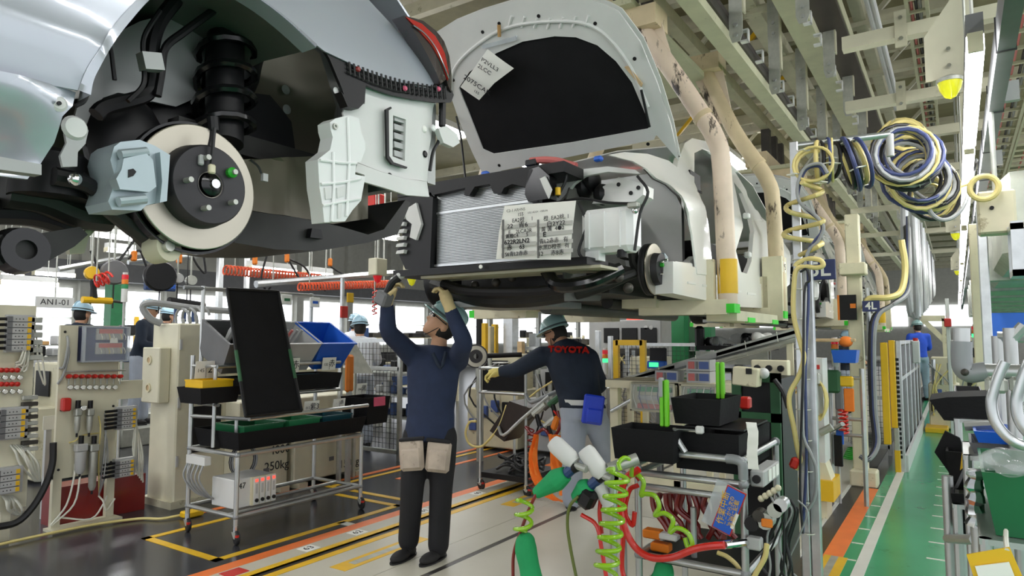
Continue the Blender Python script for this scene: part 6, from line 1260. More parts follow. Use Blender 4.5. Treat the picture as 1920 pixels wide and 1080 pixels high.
t = T('hanging_tool', 'black hanging nut runner row left of the tall pole', 'power tool', AX(350, 570, -7.0)); p = AX(350, 566, -7.0); M().cyl(p-V((0, .2, 0)), p+V((0, .2, -.04)), .045, n=10).build('body', 'black', t); M().cyl(p, (p.x, p.y, 5.59), .006, n=5).build('cord', 'wire_black', t); [M().cyl(p+V((0, -.12+k*.1, 0)), p+V((0, -.12+k*.1, -.22)), .018, n=8).build('socket', 'blue_dark', t) for k in range(3)]
t = T('display_board', 'blue message display board reading numbers in the far bay', 'display', AX(300, 545, -9.0)); p = AX(300, 537, -9.0); M().box(p, (.06, .42, .12), ch=.01).build('case', 'blue_dark', t); txt('888-75-14:08', .075, p+V((.033, 0, 0)), (0, 1, 0), (0, 0, 1), 'glow_blue', t); M().cyl(p+V((0, 0, .06)), V((p.x, p.y, 5.59)), .012).build('drop_rod', 'galv', t)
t = T('bay_sign', 'white hanging sign reading AN1-01 beyond the navy worker', 'sign', AX(103, 575, -11)); p = AX(103, 567, -11); M().box(p, (.03, .5, .16), ch=.004).build('board', 'white_in', t); txt('AN1-01', .12, p+V((.017, 0, 0)), (0, 1, 0), (0, 0, 1), 'ink', t); M().cyl(p+V((0, 0, .08)), V((p.x, p.y, 5.59)), .01).build('drop_rod', 'galv', t)
for i, (px, py, ma, lab) in enumerate(((708, 517, 'red_lamp', 'red cone warning lamp under a cream box near the drill'), (772, 523, 'yellow_lens', 'yellow cone warning lamp above the raised glove'), (705, 392, 'red', 'red hook block hanging behind the silver car tail'))):
    p = AX(px, py, -5.6-.8*(i == 2)); t = T('hanging_lamp', lab, 'warning lamp' if i < 2 else 'hook', p); M().lathe([(.0, -.09), (.03, -.07), (.05, -.02), (.055, 0), (0, 0)], p, (0, 0, 1), 14).build('lens', ma, t); M().box(p+V((0, 0, .10)), (.14, .18, .2), ch=.01).build('box', 'beige' if i < 2 else 'red', t); M().cyl(p+V((0, 0, .2)), V((p.x, p.y, 5.59)), .012, n=6).build('drop_rod', 'galv', t)
for i, (px, py, ma) in enumerate(((537, 562, 'bin_green'), (590, 567, 'blue'))):
    p = AX(px, py, -4.9); sc_ = M().box(p, (.02, .11, .09), ch=.004).build('status_card', 'paper', label=('white framed card with a green strip on the cart top rail', 'white framed card with a blue mark on the cart top rail')[i], cat='card'); M().bx(p.x+.01, p.x+.013, p.y-.03, p.y+.03, p.z-.012, p.z+.012).build('card_mark', ma, sc_); M().cyl((p.x-.005, p.y, p.z), (p.x-.005, p.y, 1.84), .004, n=5).build('card_hook', 'galv', sc_)
p = AX(645, 585, -5.2); t = T('button_post', 'grey post with a red call button and a yellow tag', 'post', (p.x, p.y, 0)); M().bx(p.x-.045, p.x-.015, p.y-.015, p.y+.015, 0, p.z+.35).build('post', 'alu', t); M().box(p, (.03, .09, .12), ch=.006).build('call_button', 'red', t); M().box(p+V((0, .08, .15)), (.02, .09, .1), ch=.006).build('yellow_tag', 'yellow', t)
# ---------------- near tool cart ----------------
YC = 3.0
def yp(px, py, Y=YC): return AY(px, py, Y)
t = T('near_tool_cart', 'grey pipe tool cart in front with black tubs and hanging hoses', 'cart', (-1.0, 3.3, 0))
xr_, xl_ = yp(1395, 950).x, yp(1197, 950).x; zA = yp(1320, 856).z; zB = yp(1290, 896).z; zC_ = yp(1290, 922).z; zD = yp(1320, 1062).z; YF = 3.62
for x, z in ((xr_, zA), (xl_, zB+.03)):
    for y in (YC, YF): bar(t, (x, y, .08), (x, y, z), .0165, nm='post', n=12); caster(t, x, y, .08)
x3 = yp(1173, 1000).x; bar(t, (x3, YC-.02, .1), (x3, YC-.02, zB), .015, nm='post'); x4 = yp(1287, 1000).x; bar(t, (x4, YC+.1, zD), (x4, YC+.1, yp(1287, 960).z), .014, nm='post')
bar(t, (yp(1263, 851).x, YC, zA), (xr_-.03, YC, zA), .016, 'alu', n=12); bar(t, (xl_, YC, zB), (xr_, YC, zB), .016, 'alu', n=12); bar(t, (xl_, YC, zC_), (xr_-.02, YC, zC_), .015, 'alu', n=12); bar(t, (xl_, YC, zD), (xr_, YC, zD), .016, n=12)
for z in (zA, zB, zD): bar(t, (xr_, YC, z), (xr_, YF, z), .015, 'alu', n=10); bar(t, (xl_, YC, z), (xl_, YF, z), .015)
M().tube([(xr_-.07, YC, zA), (xr_-.03, YC, zA), (xr_-.005, YC, zA-.012), (xr_, YC, zA-.04), (xr_, YC, zA-.08)], .0215, 12, sm=4).build('elbow', 'joint', t)
joints(t, [(xl_, YC, zB), (xr_, YC, zB), (xl_, YC, zD), (xr_, YC, zD), (xr_, YF, zA)], .024)
bar(t, yp(1262, 812, YC-.02), yp(1285, 848, YC-.02), .014, nm='brace'); bar(t, yp(1190, 872, YC-.1), yp(1232, 850, YC+.1), .014, nm='peg'); bar(t, yp(1262, 805), yp(1310, 808), .008, 'chrome', nm='rod')
M().bx(xl_, xr_, YC, YF, zD-.02, zD-.01).build('shelf', 'black', t)
M().box(yp(1312, 806), (.035, .03, .035), ch=.006).build('rod_end', 'white_in', t)
def tub(lab, x0, x1, yt, yb, Y, dy, ma='black_soft', th=.01, nm='black_tub', fl=.012): a = yp(x0, (yt+yb)/2, Y); b = yp(x1, (yt+yb)/2, Y); return tray(a.x+fl, b.x-fl, Y+fl, Y+dy-fl, yp((x0+x1)/2, yb, Y).z, yp((x0+x1)/2, yt, Y).z, fl, th).build(nm, ma, label=lab, cat='tub')
tub('small black tub standing on top of the near tool cart', 1258, 1352, 748, 797, 3.02, .34, fl=.014); tub('black tub hooked on the cart beside the lime post', 1146, 1264, 806, 866, 2.9, .24); tub('large black tub under the stacked small tub', 1266, 1386, 812, 884, 3.03, .58, fl=.004)
M().bx(yp(1275, 800).x, yp(1388, 800).x, 3.06, 3.5, yp(1330, 801, 3.06).z-.008, yp(1330, 801, 3.06).z).build('cover_board', 'black', label='thin black board bridging the large tub', cat='board')
tp = [yp(1408, 792, 2.98), yp(1412, 815, 2.97), yp(1410, 850, 2.97), yp(1413, 880, 2.97)]
M().grid([[p+V((.022*(k-1), .004*sin(i*2+k), 0)) for k in range(3)] for i, p in enumerate(spline(tp, 4))], (0, .002, 0)).build('white_tape', 'paper', label='strip of white tape hanging down the large tub', cat='tape')
for i, (px, yt, yb, Y, lab) in enumerate(((1247, 712, 800, 2.98, 'lime green rail post with grey tape beside the small tub'), (1352, 679, 748, 3.35, 'lime green rail post behind the small tub'))):
    q = T('lime_post', lab, 'post', yp(px, yb, Y)); a, b = yp(px, yb, Y), yp(px, yt, Y)
    for o in (-.012, .010): M().box((a.x+o, Y, (a.z+b.z)/2), (.018, .03, b.z-a.z), ch=.005).build('rail', 'lime', q)
    if i == 0: M().box((a.x-.013, Y-.006, b.z-.035), (.018, .03, .09), ch=.004).build('tape', 'wire_grey', q)
t2 = T('green_cabinet', 'dark green framed black cabinet standing behind the near cart', 'cabinet', (-.9, 3.95, 0)); Y = 3.9; a = yp(1372, 740, Y).x; b = yp(1462, 740, Y).x; zt = yp(1440, 700, Y).z
M().bx(a, b, Y+.02, Y+.42, .04, zt-.03).build('body', 'black', t2)
for x in (a, b-.05): M().bx(x, x+.05, Y, Y+.05, 0, zt).build('frame_post', 'dark_green', t2)
M().bx(a, b, Y, Y+.05, zt-.05, zt).build('frame_top', 'dark_green', t2); M().bx(a, b, Y, Y+.05, yp(1440, 785, Y).z-.02, yp(1440, 785, Y).z+.03).build('frame_mid', 'dark_green', t2)
M().tube([yp(1452, 712, Y-.02), yp(1468, 735, Y-.03), yp(1478, 765, Y-.03)], .014, 8, sm=4).build('cable', 'wire_black', t2)
t2 = T('cream_box', 'tilted cream box with a black latch on the green cabinet', 'box', yp(1402, 725, 3.8)); M().box(yp(1401, 706, 3.8), (.135, .1, .10), Matrix.Rotation(R(5), 3, 'Y'), ch=.006).build('case', 'cream', t2); M().box(yp(1404, 696, 3.745), (.03, .01, .03)).build('latch', 'black', t2); M().sph(yp(1432, 700, 3.82), .03).build('knob', 'white_in', t2)
M().box(yp(1398, 755, 3.5), (.05, .06, .06), ch=.008).build('red_switch', 'red', label='red and white switch block behind the small tub', cat='switch')
t2 = T('chain_panel', 'cream panel with round knobs beside the alu pole', 'panel', yp(1460, 690, 4.3)); p = yp(1445, 690, 4.42); M().box(p, (.22, .08, .10), ch=.006).build('case', 'cream', t2); [M().cyl(p+V((-.07+k*.07, -.04, .0)), p+V((-.07+k*.07, -.06, .0)), .02, n=10).build('knob', 'black', t2) for k in range(3)]; M().bx(p.x-.02, p.x+.02, 4.42, 4.46, 0, p.z-.04).build('post', 'cream', t2)
for k in range(9): M().sph(yp(1470, 715+k*12, 4.4), .016, 8, 6).build('chain_link', 'cream', t2)
# caution board hung on the cart
t2 = T('caution_board', 'blue and red plastic caution board reading in yellow on the cart', 'sign', yp(1370, 1000, YC-.03)); c = yp(1367, 957, YC-.04); rv = (yp(1397, 930)-yp(1362, 912)).normalized(); uv = (yp(1375, 915)-yp(1358, 990)).normalized()
rect(M(), c, rv, uv, .085, .2, .006).build('red_board', 'red_paint', t2); rect(M(), c+rv.cross(uv)*.004, rv, uv, .076, .19, .003).build('blue_face', 'blue', t2); rect(M(), c-rv*.03, rv, uv, .12, .205, .003).build('sleeve', 'clear_dull', t2)
txt('作業中断', .036, c+rv.cross(uv)*.0065-rv*.024, uv, -rv, 'yellow', t2); txt('ここから次の', .022, c+rv.cross(uv)*.0065+rv*.004, uv, -rv, 'yellow', t2); txt('手順に記載', .024, c+rv.cross(uv)*.0065+rv*.026, uv, -rv, 'yellow', t2); rect(M(), c+rv.cross(uv)*.006+rv*.033-uv*.03, rv, uv, .014, .07, .001).build('sticker', 'paper', t2)
# hoses on the cart
def hose(lab, pts, r, ma, Y=2.8, nm='air_hose', sm=6, n=10): return M().tube([yp(p[0], p[1], p[2] if len(p) > 2 else Y) for p in pts], r, n, sm=sm).build(nm, ma, label=lab, cat='hose')
hose('thick red hose sweeping along the cart bottom to a brass coupling', [(1198, 880), (1172, 900), (1164, 940), (1170, 985), (1190, 1025), (1220, 1045), (1260, 1045), (1300, 1030), (1330, 1024), (1358, 1022)], .0155, 'red_hose', 2.82)
hose('red hose looped over the cart corner to the floor', [(1200, 900), (1185, 885), (1168, 905), (1160, 950), (1168, 1000), (1166, 1060), (1172, 1090)], .011, 'red_hose', 2.86); hose('second red hose looped beside the cart corner', [(1196, 910), (1180, 920), (1172, 960), (1186, 985), (1190, 960)], .011, 'red_hose', 2.9)
hose('red hose hanging between the two coil hoses', [(1090, 965), (1118, 985), (1128, 1030), (1138, 1090)], .009, 'red_hose', 2.62); hose('short red hose ending at the white gun', [(1128, 925), (1124, 960), (1128, 1000)], .009, 'red_hose', 2.66)
rr = random.Random(5)
for k in range(16):
    x = 1222+k*8.5; hose(ORD[k]+' dark red hose of the cluster under the tubs', [(x, 925), (x+rr.uniform(-8, 12), 955), (x+rr.uniform(-5, 35), 985), (x+rr.uniform(10, 45), 1010)], .0125, 'dark_red', 3.12+.03*(k % 3), n=8)
M().tube(helix(yp(1160, 880, 2.58), yp(1134, 1085, 2.5), .044, 8, 14), .0095, 10).build('coil_hose', 'green_hose', label='bright green coil hose hanging from the white gun to the floor', cat='hose'); hose('bright green hose arching over the cart corner', [(1163, 882, 2.62), (1160, 868, 2.63), (1172, 858, 2.66), (1184, 868, 2.7), (1184, 892, 2.74)], .0095, 'green_hose')
hose('bright green wavy hose running along the cart front', [(1184, 892), (1195, 890), (1207, 905), (1202, 928), (1210, 926), (1228, 930), (1236, 950), (1228, 966), (1245, 962), (1262, 975), (1256, 998), (1270, 990), (1290, 1000), (1298, 1020), (1290, 1026), (1284, 1008)], .0105, 'green_hose', 2.84)
M().tube(helix(yp(985, 935, 2.56), yp(980, 1002, 2.56), .036, 2.5, 14), .0095, 10).build('coil_hose', 'green_hose', label='short bright green coil above the hanging green sleeve', cat='hose')
hose('red hose leading down beside the green sleeve', [(1012, 912), (992, 955), (975, 1000), (963, 1040), (962, 1090)], .0075, 'dark_red', 2.6); hose('olive hose dropping straight to the deck', [(1085, 930), (1068, 950), (1064, 985), (1070, 1030), (1082, 1090)], .007, 'olive_hose', 2.6)
m = M(); m.tube([yp(984, 1000, 2.58), yp(985, 1010, 2.58), yp(986, 1030, 2.58), yp(992, 1060, 2.58), yp(1000, 1100, 2.58)], [.024, .042, .05, .046, .05], 14, sm=4); blob('green_sleeve', m, .006, 'green_cloth', label='green cloth sleeve hanging below the short coil', cat='sleeve', smooth=2)
# the two guns
def gun(lab, a, b, g0, g1, Y, body='white_in', slv='green_cloth'):
    q = T('air_gun', lab, 'power tool', yp(*g1, Y)); M().lathe([(0, 0), (.032, .0), (.040, .02), (.040, .11), (.03, .14), (0, .145)], yp(*a, Y), (yp(*b, Y)-yp(*a, Y)), 16).build('motor_housing', body, q)
    M().tube([yp(*b, Y), yp((b[0]+g0[0])/2, (b[1]+g0[1])/2, Y), yp(*g0, Y)], [.028, .022, .02], 12).build('grip', 'black', q)
    mm = M(); mm.tube([yp(*g0, Y), yp((g0[0]*2+g1[0])/3, (g0[1]*2+g1[1])/3, Y), yp(*g1, Y)], [.034, .05, .026], 12, sm=4); blob('sleeve', mm, .005, slv, q, 2); M().cyl(yp(*b, Y)+V((.0, -.01, .0)), yp(b[0]+18, b[1]+8, Y-.02), .016, n=10).build('chuck', 'galv', q); M().cyl(yp(*g0, Y), yp(g0[0]+14, g0[1]-12, Y), .024, n=10).build('blue_tape', 'blue_dark', q)
gun('white air gun in a green sleeve pointing toward the worker', (1036, 828), (1082, 872), (1062, 888), (1005, 925), 2.62); gun('second white air gun with printed body next to the green coil', (1096, 842), (1130, 890), (1108, 910), (1078, 935), 2.64)
m = M(); p = yp(1102, 935, 2.62); M().box(p, (.07, .07, .08), Matrix.Rotation(.5, 3, 'Y'), ch=.015).build('gun_battery', 'black', label='black battery pack under the printed air gun', cat='battery'); M().cyl(yp(1118, 900, 2.66), yp(1145, 950, 2.66), .03, n=14).build('gun_nozzle', 'white_in', label='white nozzle barrel beneath the printed air gun', cat='nozzle'); M().cyl(yp(1140, 880, 2.64), yp(1195, 860, 2.72), .026, n=12).build('tool_rest', 'galv', label='grey tool rest tube at the cart corner', cat='rest')
M().tube([yp(1150, 905, 2.66), yp(1150, 1000, 2.66), (yp(1150, 1000, 2.66).x, 2.66, .0)], .016, 10).build('tool_post', 'alu', label='slim alu post carrying the guns by the green coil', cat='post')
for i, (px, py, ma) in enumerate(((1225, 1000, 'orange_plastic'), (1240, 1025, 'orange_plastic'), (1255, 1005, 'white_in'))): M().box(yp(px, py, 3.1), (.09, .06, .03 if i == 2 else .04), ch=.006).build('small_clamp', ma, label=('orange clamp under the green wavy hose', 'lower orange clamp above the cart bottom bar', 'white plate beside the orange clamps')[i], cat='clamp')
m = M(); m.sph(yp(1245, 1075, 3.05), (.05, .04, .07)); m.sph(yp(1240, 1100, 3.05), (.06, .05, .08)); blob('green_bag', m, .012, 'green_cloth', label='green cloth bag below the cart bottom bar', cat='bag', smooth=2)
# valve cluster on the right post
t2 = T('valve_cluster', 'brass and grey air valve cluster on the cart right post', 'valve', yp(1440, 1020, YC)); 
for px, py, r, ma in ((1437, 975, .034, 'galv'), (1455, 955, .03, 'galv'), (1466, 945, .028, 'alu'), (1425, 965, .025, 'dark_steel'), (1412, 980, .03, 'black')): p = yp(px, py, YC-.02); M().cyl(p+V((0, -.03, 0)), p+V((0, .03, 0)), r, n=14).build('valve_body', ma, t2)
p = yp(1438, 981, YC-.055); M().box(p, (.045, .012, .035), ch=.005).build('orange_dial', 'orange_plastic', t2)
for k in range(5): M().sph(yp(1427+k*8, 935-k*5, YC), .014, 8, 6).build('knob', 'cream', t2)
M().cyl(yp(1358, 1022, 2.84), yp(1402, 1016, YC-.03), .017, n=10).build('coupling', 'chrome', t2); M().box(yp(1415, 1018, YC-.02), (.06, .05, .05), ch=.006).build('manifold', 'light_grey', t2)
t2 = T('controller_box', 'pale controller box with round port on the cart side rail', 'controller', (xr_+.03, 3.2, zB)); M().box((xr_+.045, 3.2, zB+.02), (.06, .3, .07), ch=.006).build('case', 'light_grey', t2); M().cyl((xr_+.045, 3.045, zB+.02), (xr_+.045, 3.035, zB+.02), .018, n=12).build('port', 'black', t2); [M().bx(xr_+.076, xr_+.08, 3.12+k*.07, 3.17+k*.07, zB, zB+.05).build('window', 'paper', t2) for k in range(3)]
for k in range(9):
    x = 1440+k*7; hose('black cable number %s drooping off the valve cluster' % ('one', 'two', 'three', 'four', 'five', 'six', 'seven', 'eight', 'nine')[k], [(x, 920+rr.uniform(0, 30)), (x+rr.uniform(5, 20), 960), (x+rr.uniform(-10, 15), 1000+rr.uniform(0, 20)), (x+rr.uniform(-20, 10), 1060), (x+rr.uniform(-10, 10), 1090)], rr.uniform(.004, .007), 'wire_black' if k % 4 else 'wire_grey', 3.05+.02*k, 'loose_cable', n=6)
hose('beige hose curving down from the valve cluster', [(1438, 1020), (1434, 1045), (1420, 1070), (1410, 1090)], .011, 'yellow_hose', 2.98); hose('beige hose bent across the cart bottom', [(1345, 1036), (1365, 1045), (1385, 1065), (1390, 1090)], .010, 'yellow_hose', 3.05)
# ---------------- aluminium pole with hoses ----------------
pb = V((-.66, 3.62, 0)); ZT = 2.46
t2 = T('service_pole', 'tall aluminium pole with arm carrying coiled hoses', 'pole', pb); M().box(pb+V((0, 0, ZT/2)), (.04, .04, ZT), ch=.004).build('pole', 'alu', t2); M().box(pb+V((.045, .01, .93)), (.045, .045, 1.86), ch=.004).build('lower_profile', 'alu', t2); M().box(pb+V((.02, .02, .01)), (.2, .2, .02)).build('base_plate', 'galv', t2)
ae = AZ(1668, 252, ZT); M().cyl(pb+V((0, 0, ZT-.02)), ae, .017, n=12).build('arm', 'alu', t2); M().cyl(ae, ae-V((0, 0, .11)), .017, n=12).build('arm_drop', 'light_grey', t2); M().cyl(pb+V((0, 0, ZT-.2)), pb.lerp(V((ae.x, ae.y, 0)), .3)+V((0, 0, ZT-.03)), .012, n=8).build('strut', 'galv', t2)
for k in range(10): M().tube([pb+V((.035*cos(a*pi/4)+.01, .04*sin(a*pi/4), .5+k*.15)) for a in range(8)], .003, 5, closed=True).build('cable_tie', 'wire_white', t2)
def pv(px, py, dd=0.): return AY(px, py, 3.56+dd)
zig = [(1503, 342), (1540, 357), (1530, 366), (1478, 384), (1482, 398), (1535, 410), (1538, 418), (1480, 432), (1474, 444), (1536, 440+14), (1534, 462), (1496, 480)]
M().tube([pv(a, b, -.06+.12*(i % 2)) for i, (a, b) in enumerate(zig)], .012, 10, sm=6).build('coil_hose', 'yellow_hose', label='pale yellow zigzag hose wound around the alu pole', cat='hose')
M().tube([pv(*p, -.05) for p in ((1492, 500), (1495, 494), (1515, 485), (1538, 488), (1543, 498), (1530, 502), (1510, 500), (1494, 505), (1489, 530), (1488, 590), (1500, 640), (1507, 670), (1498, 705), (1482, 735), (1480, 760), (1488, 800), (1495, 840), (1500, 862), (1492, 880))], .012, 10, sm=5).build('yellow_hose', 'yellow_hose', label='pale yellow hose looping past the navy sign down the pole', cat='hose')
M().box(pv(1490, 868, -.06), (.04, .04, .055), Matrix.Rotation(.4, 3, 'Y'), ch=.01).build('red_coupling', 'red', label='red coupling at the lower end of the pole hose', cat='coupling')
for i, (ma, pts, r) in enumerate((('wire_blue', [(1548, 330), (1535, 312), (1512, 318), (1500, 345), (1497, 375), (1515, 395), (1538, 415), (1540, 435), (1525, 455), (1514, 480), (1516, 560), (1510, 700), (1512, 860), (1505, 1000)], .007), ('wire_grey', [(1552, 325), (1538, 307), (1508, 316), (1495, 350), (1500, 380), (1525, 400), (1544, 425), (1534, 452), (1510, 490), (1508, 640), (1504, 800), (1520, 850), (1530, 880), (1528, 930), (1512, 960)], .008), ('wire_black', [(1500, 510), (1512, 505), (1518, 525), (1508, 550), (1506, 700), (1500, 900), (1505, 1000)], .006))):
    M().tube([pv(*p, -.03-.02*i) for p in pts], r, 8, sm=5).build('pole_cable', ma, label=('dark blue', 'grey', 'black')[i]+' cable bundle strapped down the alu pole', cat='cable')
def coil(lab, c, ax, R0, n, ma, r=.011, spread=.08, seed=1, nm='hose_coil'):
    q = random.Random(seed); ax = V(ax).normalized(); u, v_ = frame(ax); t3 = T(nm, lab, 'hose coil', c)
    for k in range(n):
        rad = R0*q.uniform(.75, 1.05); cc = V(c)+ax*spread*(k/max(1, n-1)-.5)+V((q.uniform(-1, 1), 0, q.uniform(-1, 1)))*.012; tl = q.uniform(-.25, .25)
        M().tube([cc+(u*cos(2*pi*i/18)+v_*sin(2*pi*i/18))*rad+ax*tl*rad*cos(2*pi*i/18) for i in range(18)], r*q.uniform(.6, 1.1), 8, closed=True).build('turn', ma[k % len(ma)], t3)
    for i in range(4): a = i*pi/2+.4; p = V(c)+(u*cos(a)+v_*sin(a))*R0*.92; M().tube([p+ax*spread*.6, p+u*.03, p-ax*spread*.6, p-u*.03], .004, 5, closed=True).build('cable_tie', 'wire_white', t3)
mix = ['yellow_hose', 'wire_black', 'wire_grey', 'wire_blue', 'yellow_hose']
arm = lambda q, dz=0.: V((pb.x, pb.y, ZT)).lerp(ae, q)+V((0, 0, dz)); axv = (ae-V((pb.x, pb.y, ZT)))
coil('single yellow hose loop at the pole top', pv(1522, 312, -.02), (.3, -1, .1), .10, 2, ['yellow_hose', 'yellow_hose'], .012, .03, 1); coil('mixed hose coil hung mid way on the pole arm', arm(.33, -.11), axv, .105, 7, mix, .011, .09, 2); coil('mixed hose coil hung near the pole arm tip', arm(.62, -.14), axv+V((.3, 0, .2)), .13, 7, ['wire_black', 'yellow_hose', 'wire_blue', 'wire_grey'], .012, .06, 3)
fx = AZ(1705, 300, 2.5)
for k, (px, py, Rr, n) in enumerate(((1690, 290, .17, 9), (1705, 300, .19, 9), (1722, 335, .18, 9), (1738, 350, .18, 8), (1745, 372, .15, 7), (1690, 262, .14, 6))):
    coil(('fat', 'tangled', 'wide', 'drooping', 'lowest', 'topmost')[k]+' hose coil of the big bundle under the conduits', AD(px, py, 3.95+.13*k), (.35, -1, .25*(k % 2)), Rr, n, mix, .013, .14, 10+k)
M().tube([AD(1735, 370, 4.2), AD(1745, 398, 4.2), AD(1765, 412, 4.2), AD(1790, 405, 4.2), AD(1812, 375, 4.3), AZ(1830, 300, 2.8)], .013, 8, sm=5).build('hanging_cable', 'wire_grey', label='grey cable sagging from the hose bundle to the aisle lights', cat='cable'); M().tube([AD(1745, 325, 4.4), AD(1765, 342, 4.4), AD(1790, 350, 4.4), AD(1812, 345, 4.5)], .016, 8, sm=5).build('hanging_hose', 'yellow_hose', label='yellow hose leaving the bundle toward the aisle lights', cat='hose')
# zone signs
for s_, px, py, Y, w_, lab, sz in (('5L', 1537, 506, 3.78, .15, 'navy zone sign reading 5L behind the alu pole', .105), ('4L', 1633, 574, 7.3, .15, 'navy zone sign reading 4L on the cream column', .1)):
    p = AY(px, py, Y); q = T('zone_sign', lab, 'sign', p); M().box(p, (w_, .008, .105), ch=.003).build('board', 'sign_navy', q); txt(s_, sz, p+V((0, -.006, 0)), (1, 0, 0), (0, 0, 1), 'white_paint', q, bold=.002); M().bx(*((p.x-.02, p.x+.02, Y+.004, Y+.02) if s_ == '4L' else (p.x-.09, p.x-.06, 3.62, Y+.004)), p.z-.01, p.z+.01).build('bracket', 'galv', q)
M().bx(-.50, -.38, 8.6, 18, 3.1, 3.16).build('festoon_rail', 'rail_green', label='pale rail carrying the festoon cable loops', cat='rail')
# cream column with warning box
t2 = T('service_column', 'cream service column with black warning box and conduits', 'column', (-.86, 7.5, 0)); Y = 7.5; cx = AY(1607, 700, Y).x; zt = AY(1607, 400, Y).z
M().box((cx, Y+.06, zt/2), (.13, .13, zt), ch=.01).build('shaft', 'cream', t2); M().cyl((cx+.12, Y-.02, .75), (cx+.12, Y-.02, AY(1630, 540, Y).z), .022, n=10).build('conduit', 'alu', t2); M().box((cx+.0, Y, AY(1600, 505, Y).z), (.24, .2, .12), ch=.01).build('top_bracket', 'cream', t2)
M().bx(cx-.13, cx+.02, Y-.05, Y, AY(1600, 600, Y).z, AY(1600, 553, Y).z).build('warning_box', 'black', t2); M().bx(cx-.15, cx-.13, Y-.05, Y, AY(1600, 600, Y).z, AY(1600, 553, Y).z).build('orange_edge', 'orange_plastic', t2); p = AY(1598, 574, Y-.06); M().bx(p.x-.02, p.x+.03, Y-.056, Y-.05, p.z-.02, p.z+.025).build('warning_label', 'orange_plastic', t2)
M().box((cx+.03, Y+.02, .08), (.24, .22, .16), ch=.015).build('foot_box', 'cream', t2)
for i, (ma, dx) in enumerate((('wire_black', 0), ('wire_grey', .03), ('wire_blue', .015))): M().tube([AZ(1697, 395, 3.1)+V((dx, 0, 0)), AY(1698, 470, 8.0)+V((dx, 0, 0)), AY(1697, 545, 7.8)+V((dx, 0, 0)), AY(1672, 572, 7.5), AY(1640, 592, 7.4)+V((dx, 0, 0)), AY(1632, 640, 7.35)+V((dx, 0, 0)), AY(1634, 760, 7.35)+V((dx, 0, 0)), AY(1640, 830, 7.3)+V((dx, 0, 0)), AY(1628, 862, 7.2), AY(1612, 855, 7.2)], .022, 8, sm=5).build('trunk_cable', ma, label=('black', 'grey', 'dark blue')[i]+' trunk cable bending to the cream column', cat='cable')
M().tube([AY(1690, 450, 7.6), AY(1697, 500, 7.6), AY(1690, 545, 7.5), AY(1665, 558, 7.4), AY(1630, 560, 7.4), AY(1620, 580, 7.4)], .03, 8, sm=5).build('trunk_hose', 'yellow_hose', label='cream trunk hose bending into the service column', cat='hose')
rr = random.Random(33)
for k in range(16):
    px = 1702+k*3.6; Y = 9+k*.55; x = -.44; zt = 3.1; zb = AY(px, 588-k*2.5, Y).z
    M().tube([(x-.03, Y, zt), (x-.04, Y, (zt+zb)/2), (x-.01, Y, zb+.03), (x+.03, Y, zb), (x+.06, Y, zb+.05), (x+.06, Y, zt)], rr.uniform(.02, .035), 7, sm=4).build('festoon_cable', ('wire_grey', 'alu', 'light_grey', 'wire_black')[k % 4], label=ORD[k]+' hanging festoon cable loop beyond the trunk cables', cat='cable', group='festoon cable loops')
# ---------------- stations along the conveyor edge ----------------
t2 = T('filter_station', 'white air filter station with coiled hose on a yellow base', 'machine', (-.95, 6.0, 0)); Y = 5.95; a = AY(1511, 780, Y).x; b = AY(1545, 780, Y).x
M().bx(a, b, Y, Y+.25, .45, AY(1530, 672, Y).z).build('panel', 'white_in', t2); M().bx(a+.03, b-.02, Y-.01, Y, AY(1530, 692, Y).z, AY(1530, 684, Y).z).build('red_label', 'red', t2); p = AY(1527, 710, Y-.06); M().box(p, (.09, .08, .09), ch=.01).build('filter_head', 'galv', t2); M().cyl(p-V((0, 0, .04)), p-V((0, 0, .29)), .03, n=12).build('filter_bowl', 'light_grey', t2)
for k in range(6): M().tube([AY(1538, 745, Y-.03)+V((.055*cos(i*pi/7)-.01*k*.2, -.01*k, (.12+.008*k)*sin(i*pi/7)-.02)) for i in range(14)], .009, 6, closed=True).build('hose_turn', 'yellow_hose', t2)
M().bx(a-.06, b+.06, Y-.06, Y+.3, .16, .32).build('yellow_base', 'yellow', t2); M().bx(a, b, Y, Y+.25, .0, .16).build('plinth', 'cream', t2); M().prism([(a, Y-.01, .45), (b, Y-.01, .45), (b+.04, Y-.01, .32), (a, Y-.01, .32)], (0, .2, 0)).build('lower_body', 'cream', t2); M().cyl(AY(1537, 812, Y-.05), AY(1560, 800, Y-.05), .03, n=10).build('arm', 'galv', t2); M().box(AY(1520, 813, Y-.06), (.07, .05, .06), ch=.01).build('orange_cap', 'orange_plastic', t2); M().lathe([(0, 0), (.03, 0), (.03, .015), (0, .015)], AY(1530, 866, Y-.03), (0, -1, 0), 8).build('red_valve', 'red', t2)
t2 = T('black_step', 'low black step block with yellow edge near the pole foot', 'step', (-1.0, 5.6, 0)); p = AZ(1530, 955); M().box((p.x, p.y+.12, .09), (.22, .24, .18), ch=.01).build('block', 'brown_pipe', t2); M().bx(p.x-.10, p.x+.09, p.y-.012, p.y+.0, .02, .07).build('yellow_edge', 'yellow', t2)
t2 = T('tool_rack', 'pipe tool rack of hanging tools by the service column', 'rack', (-.95, 6.7, 0)); Y = 6.6; xa, xb_ = AY(1557, 760, Y).x, AY(1618, 760, Y).x
for x in (xa, xb_): bar(t2, (x, Y, 0), (x, Y, AY(1557, 690, Y).z), .02, nm='post')
for py in (708, 785, 815): z = AY(1580, py, Y).z; bar(t2, (xa, Y, z), (xb_, Y, z), .016)
bar(t2, AY(1552, 810, Y), AY(1580, 795, Y-.2), .02)
